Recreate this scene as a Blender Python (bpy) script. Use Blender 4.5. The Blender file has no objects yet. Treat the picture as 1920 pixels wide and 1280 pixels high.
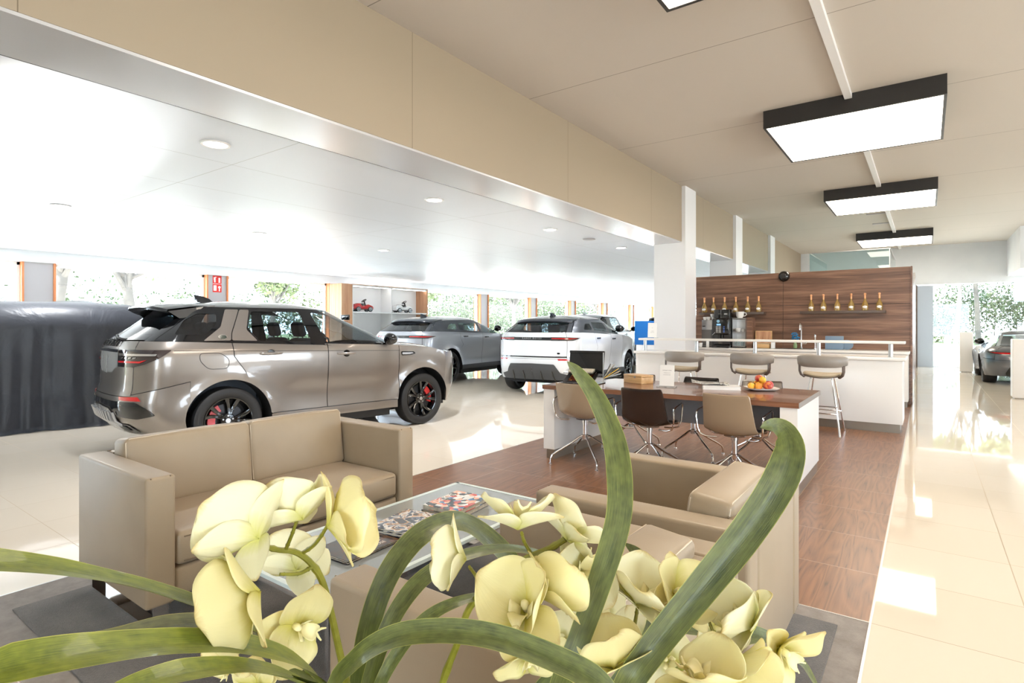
import bpy, bmesh, math, random
import numpy as np
from mathutils import Vector, Matrix, geometry, noise as mnoise

# ------------------------------------------------------------------ camera
scene = bpy.context.scene
CAM_H = 1.38
cd = bpy.data.cameras.new('camera')
cam = bpy.data.objects.new('camera', cd)
scene.collection.objects.link(cam)
cam.location = (0, 0, CAM_H)
cam.rotation_euler = (math.radians(90), 0, math.radians(36.2))
cd.sensor_width = 36.0
cd.lens = 1062 / 1920 * 36
cd.shift_y = -29 / 1920
cd.clip_start = 0.05
cd.clip_end = 400
scene.camera = cam

# ------------------------------------------------------------------ world, sun, exposure
world = bpy.data.worlds.new('world')
scene.world = world
world.use_nodes = True
wn = world.node_tree
bg = wn.nodes['Background']
bg.inputs[0].default_value = (0.74, 0.87, 1.0, 1)
bg.inputs[1].default_value = 9.4
sd = bpy.data.lights.new('sun', 'SUN')
sd.energy = 29
sd.angle = math.radians(0.6)
sd.color = (1.0, 0.97, 0.92)
sun = bpy.data.objects.new('sun', sd)
scene.collection.objects.link(sun)
sun.rotation_euler = Vector((0.22, 0.72, -0.95)).to_track_quat('-Z', 'Y').to_euler()
# added spot lamp standing in for sunlight reflected up onto the low ceiling
gd = bpy.data.lights.new('added_glint_spot', 'SPOT')
gd.energy = 26000
gd.spot_size = math.radians(7.5)
gd.spot_blend = 0.12
gd.shadow_soft_size = 0.12
gd.color = (1.0, 0.98, 0.95)
glint = bpy.data.objects.new('added_glint_spot', gd)
scene.collection.objects.link(glint)
glint.location = (-21.5, 3.1, 0.35)
glint.rotation_euler = (Vector((-9.3, 2.0, 3.04)) - Vector((-21.5, 3.1, 0.35))).to_track_quat('-Z', 'Y').to_euler()
scene.view_settings.view_transform = 'Standard'
scene.view_settings.look = 'None'
scene.view_settings.exposure = 0.3
scene.view_settings.gamma = 1.0
scene.view_settings.use_curve_mapping = False
LAMP_E = 8.0

C = scene.collection
PI = math.pi
rnd = random.Random(7)

def R(a):
    return math.radians(a)

def lin(c):
    c = c / 255.0
    return c / 12.92 if c <= 0.04045 else ((c + 0.055) / 1.055) ** 2.4

def rgb(r, g, b):
    return (lin(r), lin(g), lin(b), 1.0)

# ------------------------------------------------------------------ materials
def mat(name, col, rough=0.5, metal=0.0, coat=0.0, spec=0.5, emit=None, estr=0.0, alpha=1.0, trans=0.0, sheen=0.0, sss=0.0):
    m = bpy.data.materials.new(name)
    m.use_nodes = True
    b = m.node_tree.nodes['Principled BSDF']
    b.inputs['Base Color'].default_value = col
    b.inputs['Roughness'].default_value = rough
    b.inputs['Metallic'].default_value = metal
    b.inputs['Coat Weight'].default_value = coat
    b.inputs['Coat Roughness'].default_value = 0.03
    b.inputs['Specular IOR Level'].default_value = spec
    b.inputs['Transmission Weight'].default_value = trans
    b.inputs['Sheen Weight'].default_value = sheen
    b.inputs['Alpha'].default_value = alpha
    if emit:
        b.inputs['Emission Color'].default_value = emit
        b.inputs['Emission Strength'].default_value = estr
    return m

def nd(m, t, **kw):
    n = m.node_tree.nodes.new(t)
    for k, v in kw.items():
        setattr(n, k, v)
    return n

def lk(m, a, b):
    m.node_tree.links.new(a, b)

def bsdf(m):
    return m.node_tree.nodes['Principled BSDF']

def bump(m, height, strength=0.2, dist=0.01):
    b = nd(m, 'ShaderNodeBump')
    b.inputs['Strength'].default_value = strength
    b.inputs['Distance'].default_value = dist
    lk(m, height, b.inputs['Height'])
    lk(m, b.outputs[0], bsdf(m).inputs['Normal'])
    return b

def ramp(m, fac, stops):
    r = nd(m, 'ShaderNodeValToRGB')
    e = r.color_ramp.elements
    e[0].position, e[0].color = stops[0]
    e[1].position, e[1].color = stops[-1]
    for p, c in stops[1:-1]:
        x = e.new(p)
        x.color = c
    lk(m, fac, r.inputs[0])
    return r

def pos_scaled(m, sc, off=(0, 0, 0), obj=False):
    if obj:
        g = nd(m, 'ShaderNodeTexCoord').outputs['Object']
    else:
        g = nd(m, 'ShaderNodeNewGeometry').outputs['Position']
    mp = nd(m, 'ShaderNodeMapping')
    mp.inputs['Scale'].default_value = sc
    mp.inputs['Location'].default_value = off
    lk(m, g, mp.inputs[0])
    return mp.outputs[0]

def noise(m, vec, scale, detail=3, rough=0.5, dist=0.0):
    n = nd(m, 'ShaderNodeTexNoise')
    n.inputs['Scale'].default_value = scale
    n.inputs['Detail'].default_value = detail
    n.inputs['Roughness'].default_value = rough
    n.inputs['Distortion'].default_value = dist
    lk(m, vec, n.inputs['Vector'])
    return n.outputs[0]

def mathn(m, op, a, b=None, c=None):
    n = nd(m, 'ShaderNodeMath', operation=op)
    for i, v in enumerate((a, b, c)):
        if v is None:
            continue
        if isinstance(v, (int, float)):
            n.inputs[i].default_value = v
        else:
            lk(m, v, n.inputs[i])
    return n.outputs[0]

def mixc(m, fac, a, b, mode='MIX'):
    n = nd(m, 'ShaderNodeMix', data_type='RGBA', blend_type=mode)
    if isinstance(fac, (int, float)):
        n.inputs[0].default_value = fac
    else:
        lk(m, fac, n.inputs[0])
    for i, v in ((6, a), (7, b)):
        if isinstance(v, tuple):
            n.inputs[i].default_value = v
        else:
            lk(m, v, n.inputs[i])
    return n.outputs[2]

def noisy(name, c1, c2, scale=4.0, rough=0.5, bumps=0.0, bscale=200, **kw):
    m = mat(name, c1, rough, **kw)
    v = pos_scaled(m, (1, 1, 1), obj=True)
    n = noise(m, v, scale, 4)
    lk(m, ramp(m, n, [(0.3, c1), (0.7, c2)]).outputs[0], bsdf(m).inputs['Base Color'])
    if bumps:
        bump(m, noise(m, v, bscale, 3), bumps, 0.002)
    return m

def wood(name, dark, mid, light, along='x', rough=0.35, fine=38.0, coat=0.0, wave=1.0, obj=False):
    """long-grain timber: streaks stretched along one axis"""
    m = mat(name, mid, rough, coat=coat)
    st = {'x': (0.35, fine * 0.2, fine * 0.2), 'y': (fine * 0.2, 0.35, fine * 0.2), 'z': (fine * 0.2, fine * 0.2, 0.35)}[along]
    v = pos_scaled(m, st, obj=obj)
    n1 = noise(m, v, 1.6, 6, 0.62, 0.35 * wave)
    st2 = tuple(a * 3.2 if a > 1 else a * 2.2 for a in st)
    v2 = pos_scaled(m, st2, obj=obj)
    n2 = noise(m, v2, 2.2, 4, 0.6, 0.2)
    f = mathn(m, 'MULTIPLY_ADD', n2, 0.38, mathn(m, 'MULTIPLY', n1, 0.62))
    r = ramp(m, f, [(0.36, dark), (0.5, mid), (0.64, light)])
    lk(m, r.outputs[0], bsdf(m).inputs['Base Color'])
    return m

def tile_nodes(m, sx, sy, ox, oy, grout=0.004, obj=False):
    """returns (grout mask, random per tile) from world position"""
    v = pos_scaled(m, (1 / sx, 1 / sy, 1), (-ox / sx, -oy / sy, 0))
    s = nd(m, 'ShaderNodeSeparateXYZ')
    lk(m, v, s.inputs[0])
    fx = mathn(m, 'FRACT', s.outputs[0])
    fy = mathn(m, 'FRACT', s.outputs[1])
    gx = mathn(m, 'LESS_THAN', mathn(m, 'MINIMUM', fx, mathn(m, 'SUBTRACT', 1.0, fx)), grout / sx / 2)
    gy = mathn(m, 'LESS_THAN', mathn(m, 'MINIMUM', fy, mathn(m, 'SUBTRACT', 1.0, fy)), grout / sy / 2)
    g = mathn(m, 'MAXIMUM', gx, gy)
    cx = mathn(m, 'FLOOR', s.outputs[0])
    cy = mathn(m, 'FLOOR', s.outputs[1])
    cb = nd(m, 'ShaderNodeCombineXYZ')
    lk(m, cx, cb.inputs[0])
    lk(m, cy, cb.inputs[1])
    w = nd(m, 'ShaderNodeTexWhiteNoise', noise_dimensions='2D')
    lk(m, cb.outputs[0], w.inputs['Vector'])
    return g, w.outputs['Value'], w.outputs['Color'], s, (fx, fy)

M = {}
# polished cream porcelain
m = mat('polished cream floor tile', rgb(226, 214, 196), 0.04, spec=0.5)
g, rv, rc, s, _ = tile_nodes(m, 0.6, 0.617, -0.211, 3.11, 0.005)
base = mixc(m, mathn(m, 'MULTIPLY', rv, 0.5), rgb(232, 221, 204), rgb(226, 213, 193))
lk(m, mixc(m, g, base, rgb(176, 158, 132)), bsdf(m).inputs['Base Color'])
lk(m, mathn(m, 'MULTIPLY_ADD', g, 0.5, 0.035), bsdf(m).inputs['Roughness'])
M['tile'] = m
# wood-look floor tile: tiles of about 0.61 x 0.62 m in which the figure changes
m = mat('brown wood look floor tile', rgb(120, 76, 50), 0.28)
g, rv, rc, s, _ = tile_nodes(m, 0.618, 0.617, -0.835, 3.11, 0.0045)
v = nd(m, 'ShaderNodeNewGeometry').outputs['Position']
off = nd(m, 'ShaderNodeVectorMath', operation='MULTIPLY_ADD')
lk(m, rc, off.inputs[0])
off.inputs[1].default_value = (7, 7, 3)
lk(m, v, off.inputs[2])
mp = nd(m, 'ShaderNodeMapping')
mp.inputs['Scale'].default_value = (7.5, 0.75, 1)
lk(m, off.outputs[0], mp.inputs[0])
n1 = noise(m, mp.outputs[0], 1.0, 2, 0.45, 0.45)
wv = nd(m, 'ShaderNodeMath', operation='PINGPONG')
lk(m, mathn(m, 'MULTIPLY', n1, 11.0), wv.inputs[0])
wv.inputs[1].default_value = 0.5
mp2 = nd(m, 'ShaderNodeMapping')
mp2.inputs['Scale'].default_value = (60, 2.4, 1)
lk(m, off.outputs[0], mp2.inputs[0])
n2 = noise(m, mp2.outputs[0], 1.0, 3, 0.6, 0.3)
f = mathn(m, 'ADD', mathn(m, 'MULTIPLY', wv.outputs[0], 0.55), mathn(m, 'MULTIPLY', n2, 0.5))
col = ramp(m, f, [(0.18, rgb(78, 48, 30)), (0.26, rgb(116, 76, 48)), (0.44, rgb(138, 92, 58)), (0.7, rgb(158, 108, 70))]).outputs[0]
col = mixc(m, mathn(m, 'MULTIPLY', n1, 0.4), col, rgb(98, 62, 40))
lk(m, mixc(m, g, col, rgb(176, 148, 126)), bsdf(m).inputs['Base Color'])
M['woodtile'] = m
# carpet border and dark rug
m = mat('taupe carpet tile border', rgb(126, 117, 110), 0.9, sheen=0.2)
v = pos_scaled(m, (1, 1, 1))
lk(m, ramp(m, noise(m, v, 9, 6, 0.7), [(0.3, rgb(124, 115, 108)), (0.7, rgb(156, 147, 140))]).outputs[0], bsdf(m).inputs['Base Color'])
bump(m, noise(m, v, 300, 3), 0.4, 0.004)
M['carpet'] = m
m = mat('charcoal cut pile rug', rgb(80, 74, 70), 0.95, sheen=0.25)
v = pos_scaled(m, (1, 1, 1))
n = mathn(m, 'ADD', mathn(m, 'MULTIPLY', noise(m, v, 5, 4), 0.6), mathn(m, 'MULTIPLY', noise(m, v, 160, 2), 0.4))
lk(m, ramp(m, n, [(0.35, rgb(76, 70, 65)), (0.65, rgb(110, 103, 97))]).outputs[0], bsdf(m).inputs['Base Color'])
bump(m, noise(m, v, 260, 3), 0.7, 0.006)
M['rug'] = m
# ceilings and walls
m = mat('matt white plaster ceiling', rgb(202, 194, 184), 0.8)
v = pos_scaled(m, (1, 1, 1))
s = nd(m, 'ShaderNodeSeparateXYZ'); lk(m, v, s.inputs[0])
fy = mathn(m, 'FRACT', mathn(m, 'DIVIDE', mathn(m, 'SUBTRACT', s.outputs[1], 3.15), 2.43))
gl = mathn(m, 'LESS_THAN', fy, 0.004)
lk(m, mixc(m, gl, rgb(202, 194, 184), rgb(140, 132, 122)), bsdf(m).inputs['Base Color'])
bump(m, noise(m, v, 120, 3), 0.05, 0.002)
M['ceil_high'] = m
m = mat('white panel ceiling', rgb(226, 233, 244), 0.45)  # blue cast of the daylight is put into this white base colour
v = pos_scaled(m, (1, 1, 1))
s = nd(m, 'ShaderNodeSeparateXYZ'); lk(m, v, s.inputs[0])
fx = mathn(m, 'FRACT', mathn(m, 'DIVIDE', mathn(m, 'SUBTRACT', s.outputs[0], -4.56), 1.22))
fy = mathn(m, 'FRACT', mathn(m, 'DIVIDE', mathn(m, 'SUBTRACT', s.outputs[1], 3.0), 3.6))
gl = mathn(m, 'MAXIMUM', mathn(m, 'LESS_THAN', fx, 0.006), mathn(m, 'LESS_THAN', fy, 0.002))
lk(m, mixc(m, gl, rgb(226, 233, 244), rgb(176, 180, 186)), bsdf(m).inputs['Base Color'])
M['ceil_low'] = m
m = mat('cream beam panel', rgb(164, 149, 128), 0.6)
v = pos_scaled(m, (1, 1, 1))
s = nd(m, 'ShaderNodeSeparateXYZ'); lk(m, v, s.inputs[0])
fy = mathn(m, 'FRACT', mathn(m, 'DIVIDE', mathn(m, 'SUBTRACT', s.outputs[1], 3.672), 2.813))
gl = mathn(m, 'LESS_THAN', fy, 0.0022)
lk(m, mixc(m, gl, rgb(164, 149, 128), rgb(120, 106, 88)), bsdf(m).inputs['Base Color'])
M['beam'] = m
M['soffit'] = mat('satin silver soffit panel', rgb(214, 214, 216), 0.22, metal=0.25)
M['col'] = mat('white painted column', rgb(232, 232, 234), 0.5)
M['wall'] = noisy('off white wall paint', rgb(224, 226, 229), rgb(230, 232, 234), 2, 0.7)
M['warmwall'] = mat('warm white wall paint', rgb(224, 216, 202), 0.7)
M['black'] = mat('black rubber', rgb(24, 24, 26), 0.6)
M['gap'] = mat('dark shadow gap', rgb(40, 40, 42), 0.8)
M['chrome'] = mat('polished chrome', (0.82, 0.82, 0.84, 1), 0.06, metal=1.0)
M['steel'] = mat('brushed stainless steel', (0.52, 0.51, 0.5, 1), 0.3, metal=1.0)
M['kick'] = mat('bronze steel plinth', rgb(150, 140, 128), 0.3, metal=0.8)
M['lacquer'] = mat('white satin lacquer', rgb(236, 232, 227), 0.3, coat=0.1)
M['walnut'] = wood('walnut wall panel', rgb(82, 56, 43), rgb(124, 90, 70), rgb(158, 120, 97), 'x', 0.35)
M['walnut_top'] = wood('walnut table top', rgb(92, 58, 42), rgb(124, 82, 60), rgb(152, 106, 80), 'x', 0.22, coat=0.3)
M['edgeband'] = mat('grey table edge band', rgb(128, 116, 106), 0.4)
M['orange'] = wood('orange stained pine edge', rgb(196, 112, 66), rgb(214, 134, 84), rgb(226, 156, 108), 'z', 0.4)
M['oak'] = wood('pale walnut cabinet side', rgb(170, 118, 84), rgb(196, 146, 110), rgb(214, 168, 132), 'z', 0.4)
M['pillar'] = mat('brushed grey pillar cladding', rgb(176, 172, 174), 0.35, metal=0.3)
m = mat('taupe leather', rgb(158, 139, 113), 0.42, sheen=0.1)
v = pos_scaled(m, (1, 1, 1), obj=True)
lk(m, ramp(m, noise(m, v, 3, 3), [(0.3, rgb(155, 136, 111)), (0.7, rgb(164, 145, 119))]).outputs[0], bsdf(m).inputs['Base Color'])
bump(m, mathn(m, 'ADD', noise(m, v, 320, 2), mathn(m, 'MULTIPLY', noise(m, v, 7, 2), 2.0)), 0.09, 0.004)
M['leather'] = m
M['stitch'] = mat('cream stitching thread', rgb(214, 200, 178), 0.7)
M['piping'] = mat('taupe leather piping', rgb(120, 102, 80), 0.5)
M['grey_leather'] = noisy('warm grey leather', rgb(142, 133, 124), rgb(150, 141, 132), 4, 0.4)
M['beige_leather'] = noisy('sand leather', rgb(176, 160, 134), rgb(184, 168, 142), 4, 0.45)
M['beige_shell'] = mat('glossy beige plastic', rgb(164, 142, 116), 0.12, coat=0.5)
M['dark_shell'] = mat('glossy dark brown plastic', rgb(48, 38, 34), 0.1, coat=0.6)
M['taupe_shell'] = mat('glossy taupe plastic', rgb(96, 84, 76), 0.2, coat=0.4)
M['black_leather'] = mat('black leather', rgb(30, 29, 30), 0.35)
M['brownstrut'] = mat('brown stool frame', rgb(92, 76, 66), 0.35)
M['white'] = mat('plain white plastic', rgb(238, 238, 238), 0.35)
M['porcelain'] = mat('white porcelain', rgb(244, 242, 238), 0.1, coat=0.5)
M['blackplastic'] = mat('gloss black plastic', rgb(16, 17, 19), 0.12, coat=0.6)
M['mattblack'] = mat('matt black metal', rgb(38, 35, 33), 0.5)
M['paper'] = mat('white paper', rgb(240, 238, 234), 0.7)
M['ink'] = mat('dark grey ink', rgb(80, 80, 84), 0.8)
M['red'] = mat('red sign print', rgb(212, 44, 34), 0.4)
M['bamboo'] = wood('bamboo box', rgb(196, 150, 98), rgb(214, 172, 118), rgb(228, 190, 140), 'x', 0.4, obj=True)

def thin_glass(name, tint, gloss_rough=0.0, refl=1.0):
    m = bpy.data.materials.new(name)
    m.use_nodes = True
    nt = m.node_tree
    nt.nodes.clear()
    out = nt.nodes.new('ShaderNodeOutputMaterial')
    tr = nt.nodes.new('ShaderNodeBsdfTransparent')
    tr.inputs[0].default_value = tint
    gl = nt.nodes.new('ShaderNodeBsdfGlossy')
    gl.inputs[0].default_value = (1, 1, 1, 1)
    gl.inputs['Roughness'].default_value = gloss_rough
    fr = nt.nodes.new('ShaderNodeLayerWeight')
    pw = nt.nodes.new('ShaderNodeMath')
    pw.operation = 'POWER'
    pw.inputs[1].default_value = 5.0
    nt.links.new(fr.outputs['Facing'], pw.inputs[0])
    mu = nt.nodes.new('ShaderNodeMath')
    mu.operation = 'MULTIPLY_ADD'
    mu.inputs[1].default_value = 0.8
    mu.inputs[2].default_value = 0.045 * refl
    mx = nt.nodes.new('ShaderNodeMixShader')
    nt.links.new(pw.outputs[0], mu.inputs[0])
    nt.links.new(mu.outputs[0], mx.inputs[0])
    nt.links.new(tr.outputs[0], mx.inputs[1])
    nt.links.new(gl.outputs[0], mx.inputs[2])
    nt.links.new(mx.outputs[0], out.inputs[0])
    return m

M['glass'] = thin_glass('clear window glass', (0.97, 0.985, 0.985, 1))
M['tint'] = thin_glass('lightly tinted car glass', (0.42, 0.47, 0.49, 1), refl=1.3)
M['darktint'] = thin_glass('dark privacy glass', (0.16, 0.19, 0.21, 1), refl=1.6)
M['acrylic'] = thin_glass('clear acrylic', (0.9, 0.93, 0.93, 1))

# ------------------------------------------------------------------ mesh builder
class MB:
    def __init__(self):
        self.v = []
        self.f = []

    def add(self, vs, fs, T=None):
        o = len(self.v)
        if T is not None:
            vs = [T @ Vector(p) for p in vs]
        self.v.extend([tuple(p) for p in vs])
        self.f.extend([tuple(i + o for i in f) for f in fs])
        return self

    def box(self, x0, x1, y0, y1, z0, z1, T=None):
        vs = [(x, y, z) for z in (z0, z1) for y in (y0, y1) for x in (x0, x1)]
        fs = [(0, 2, 3, 1), (4, 5, 7, 6), (0, 1, 5, 4), (2, 6, 7, 3), (0, 4, 6, 2), (1, 3, 7, 5)]
        return self.add(vs, fs, T)

    def rbox(self, x0, x1, y0, y1, z0, z1, r=0.02, seg=3, T=None, puff=0.0):
        bm = bmesh.new()
        bmesh.ops.create_cube(bm, size=1.0)
        sx, sy, sz = x1 - x0, y1 - y0, z1 - z0
        for v in bm.verts:
            v.co = Vector((v.co.x * sx, v.co.y * sy, v.co.z * sz))
        bmesh.ops.bevel(bm, geom=list(bm.edges), offset=min(r, 0.49 * min(sx, sy, sz)), segments=seg, profile=0.5, affect='EDGES')
        if puff:
            bmesh.ops.subdivide_edges(bm, edges=[e for e in bm.edges if e.calc_length() > 0.2 * max(sx, sy, sz)], cuts=6, use_grid_fill=True)
            for v in bm.verts:
                n = Vector((v.co.x / sx * 2, v.co.y / sy * 2, v.co.z / sz * 2))
                w = [max(0, 1 - abs(c) ** 3) for c in n]
                v.co.x += math.copysign(puff, n.x) * w[1] * w[2] * abs(n.x)
                v.co.y += math.copysign(puff, n.y) * w[0] * w[2] * abs(n.y)
                v.co.z += math.copysign(puff, n.z) * w[0] * w[1] * abs(n.z)
        bm.verts.index_update()
        c = Vector(((x0 + x1) / 2, (y0 + y1) / 2, (z0 + z1) / 2))
        vs = [v.co + c for v in bm.verts]
        fs = [[v.index for v in f.verts] for f in bm.faces]
        bm.free()
        return self.add(vs, fs, T)

    def tube(self, pts, r, n=10, T=None, closed=False, caps=True, flat=None):
        P = [Vector(p) for p in pts]
        N = len(P)
        rr = r if isinstance(r, (list, tuple)) else [r] * N
        up = None
        vs, fs = [], []
        for i in range(N):
            if closed:
                t = P[(i + 1) % N] - P[i - 1]
            else:
                t = P[min(i + 1, N - 1)] - P[max(i - 1, 0)]
            t.normalize()
            if up is None:
                a = Vector((0, 0, 1)) if abs(t.z) < 0.9 else Vector((1, 0, 0))
                up = (a - t * a.dot(t)).normalized()
            else:
                up = (up - t * up.dot(t)).normalized()
            sd_ = t.cross(up)
            for k in range(n):
                a = 2 * PI * k / n
                ry = rr[i] * (flat if flat else 1.0)
                vs.append(P[i] + up * (math.cos(a) * ry) + sd_ * (math.sin(a) * rr[i]))
        m_ = N if closed else N - 1
        for i in range(m_):
            j = (i + 1) % N
            for k in range(n):
                k2 = (k + 1) % n
                fs.append((i * n + k, i * n + k2, j * n + k2, j * n + k))
        if caps and not closed:
            fs.append(tuple(range(n - 1, -1, -1)))
            fs.append(tuple((N - 1) * n + k for k in range(n)))
        return self.add(vs, fs, T)

    def lathe(self, prof, n=32, T=None, cap0=True, cap1=True):
        """profile of (radius, z)"""
        vs, fs = [], []
        for r_, z in prof:
            for k in range(n):
                a = 2 * PI * k / n
                vs.append((r_ * math.cos(a), r_ * math.sin(a), z))
        L = len(prof)
        for i in range(L - 1):
            for k in range(n):
                k2 = (k + 1) % n
                fs.append((i * n + k, i * n + k2, (i + 1) * n + k2, (i + 1) * n + k))
        if cap0 and prof[0][0] > 1e-5:
            fs.append(tuple(range(n - 1, -1, -1)))
        if cap1 and prof[-1][0] > 1e-5:
            fs.append(tuple((L - 1) * n + k for k in range(n)))
        return self.add(vs, fs, T)

    def prism(self, poly, z0, z1, T=None):
        n = len(poly)
        vs = [(x, y, z0) for x, y in poly] + [(x, y, z1) for x, y in poly]
        fs = [tuple(range(n - 1, -1, -1)), tuple(range(n, 2 * n))]
        fs += [(i, (i + 1) % n, n + (i + 1) % n, n + i) for i in range(n)]
        return self.add(vs, fs, T)

    def grid(self, rows, T=None, closeu=False):
        """rows: list of lists of points"""
        h, w = len(rows), len(rows[0])
        vs = [p for r_ in rows for p in r_]
        fs = []
        for i in range(h - 1):
            for j in range(w - 1 if not closeu else w):
                j2 = (j + 1) % w
                fs.append((i * w + j, i * w + j2, (i + 1) * w + j2, (i + 1) * w + j))
        return self.add(vs, fs, T)

    def build(self, name, material, parent=None, angle=38, thick=None, subd=0, loc=None):
        me = bpy.data.meshes.new(name)
        me.from_pydata(self.v, [], self.f)
        me.validate()
        me.update()
        bm = bmesh.new()
        bm.from_mesh(me)
        bmesh.ops.remove_doubles(bm, verts=bm.verts, dist=1e-5)
        bmesh.ops.recalc_face_normals(bm, faces=bm.faces)
        bm.to_mesh(me)
        bm.free()
        me.polygons.foreach_set('use_smooth', [True] * len(me.polygons))
        if angle:
            me.set_sharp_from_angle(angle=R(angle))
        mats = material if isinstance(material, (list, tuple)) else [material]
        for mm in mats:
            me.materials.append(mm)
        o = bpy.data.objects.new(name, me)
        C.objects.link(o)
        if parent is not None:
            o.parent = parent
        if thick:
            md = o.modifiers.new('thickness', 'SOLIDIFY')
            md.thickness = thick
            md.offset = 0
        if subd:
            md = o.modifiers.new('smooth', 'SUBSURF')
            md.levels = md.render_levels = subd
        if loc:
            o.location = loc
        return o

def Tm(loc=(0, 0, 0), rz=0, rx=0, ry=0, sc=1):
    return Matrix.Translation(loc) @ Matrix.Rotation(rz, 4, 'Z') @ Matrix.Rotation(ry, 4, 'Y') @ Matrix.Rotation(rx, 4, 'X') @ Matrix.Scale(sc, 4)

def thing(name, label, cat, loc=(0, 0, 0), rz=0, group=None):
    o = bpy.data.objects.new(name, None)
    o.empty_display_size = 0.1
    C.objects.link(o)
    o.location = loc
    o.rotation_euler = (0, 0, rz)
    o['label'] = label
    o['category'] = cat
    if group:
        o['group'] = group
    return o

def tag(o, label, cat, group=None, kind=None):
    o['label'] = label
    o['category'] = cat
    if group:
        o['group'] = group
    if kind:
        o['kind'] = kind
    return o

def struct(name, mb, m_, label=None, **kw):
    o = mb.build(name, m_, **kw)
    o['kind'] = 'structure'
    if label:
        o['label'] = label
    return o

def dup(root, loc=None, rz=None, label=None, group=None):
    r = root.copy()
    C.objects.link(r)
    if loc is not None:
        r.location = loc
    if rz is not None:
        r.rotation_euler = (0, 0, rz)
    if label:
        r['label'] = label
    if group:
        r['group'] = group
    for ch in [c for c in bpy.data.objects if c.parent == root]:
        c2 = ch.copy()
        C.objects.link(c2)
        c2.parent = r
        for g_ in [c for c in bpy.data.objects if c.parent == ch]:
            g2 = g_.copy()
            C.objects.link(g2)
            g2.parent = c2
    return r

def text_mb(txt, size, extrude=0.0, space=1.0, align='CENTER'):
    cu = bpy.data.curves.new('lettering', 'FONT')
    cu.body = txt
    cu.size = size
    cu.extrude = extrude
    cu.align_x = align
    cu.space_character = space
    cu.resolution_u = 2
    o = bpy.data.objects.new('lettering', cu)
    C.objects.link(o)
    bpy.context.view_layer.update()
    me = bpy.data.meshes.new_from_object(o)
    vs = [tuple(v.co) for v in me.vertices]
    fs = [tuple(p.vertices) for p in me.polygons]
    bpy.data.objects.remove(o)
    bpy.data.meshes.remove(me)
    bpy.data.curves.remove(cu)
    return vs, fs
# ------------------------------------------------------------------ light boxes first (they light the room)
def light_box(x0, x1, y0, y1, label):
    t = thing('ceiling_light', label, 'ceiling light', ((x0 + x1) / 2, (y0 + y1) / 2, 3.87), 0, 'large rectangular ceiling light boxes')
    w, d = (x1 - x0) / 2, (y1 - y0) / 2
    b = MB()
    for a in ((-w, w, -d, -d + 0.03), (-w, w, d - 0.03, d), (-w, -w + 0.03, -d + 0.03, d - 0.03), (w - 0.03, w, -d + 0.03, d - 0.03)):
        b.box(a[0], a[1], a[2], a[3], 0, 0.22)
    b.box(-w + 0.03, w - 0.03, -d + 0.03, d - 0.03, 0.1, 0.22)
    b.build('frame', M['mattblack'], t)
    MB().box(-w + 0.03, w - 0.03, -d + 0.03, d - 0.03, 0.006, 0.03).build('diffuser', M['lamp'], t)
    return t
M['lamp'] = mat('glowing lamp diffuser', rgb(255, 250, 240), 0.5, emit=(1.0, 0.88, 0.73, 1), estr=LAMP_E)
light_box(-1.665, 0.18, 7.65, 9.5, 'large black framed ceiling light box, nearest and biggest of the three in full view')
light_box(-1.665, 0.17, 12.85, 14.7, 'black framed ceiling light box, middle of the row')
light_box(-1.675, 0.15, 19.4, 21.3, 'black framed ceiling light box furthest away, above the far window end')
light_box(-1.665, 0.18, 2.5, 4.36, 'black framed ceiling light box whose bright corner just shows at the top edge')
for i, (y0, y1) in enumerate(((4.36, 7.65), (9.5, 12.85), (14.7, 19.4), (21.3, 23.7))):
    tag(MB().box(-0.775, -0.70, y0, y1, 4.03, 4.09).build('cable_trunking', M['white']),
        ['white square cable trunking on the ceiling before the nearest light box', 'white cable trunking between the nearest and the middle light box',
         'white cable trunking between the middle and the furthest light box', 'white cable trunking behind the furthest light box'][i], 'cable trunking')

# ------------------------------------------------------------------ floor
b = MB()
for a in ((-16, -3.82, -5, 40), (-3.82, -0.211, 12.3, 40), (-0.211, 7.5, -5, 40)):
    b.box(a[0], a[1], a[2], a[3], -0.1, 0)
struct('floor', b, M['tile'], 'polished cream tile floor')
b = MB().box(-3.82, -0.211, 3.11, 12.3, -0.1, 0)
b.box(-3.82, -0.211, -5, 0.648, -0.1, 0)
struct('floor', b, M['woodtile'], 'brown wood look tile floor')
struct('floor', MB().box(-3.82, -0.211, 0.648, 3.11, -0.1, 0), M['carpet'], 'taupe carpet border around the dark rug')
tag(MB().rbox(-3.58, -0.33, 0.785, 2.985, 0.0, 0.009, 0.004, 2).build('rug', M['rug']),
    'charcoal rug inlaid under the sofa and armchairs', 'rug')
b = MB()
b.box(-0.216, -0.206, -5, 12.3, -0.004, 0.0012)
b.box(-3.824, -3.816, -5, 12.3, -0.004, 0.0012)
b.box(-3.82, -0.211, 3.107, 3.113, -0.004, 0.0014)
struct('trim_1', b, M['steel'], 'thin metal floor edge strips')

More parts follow.
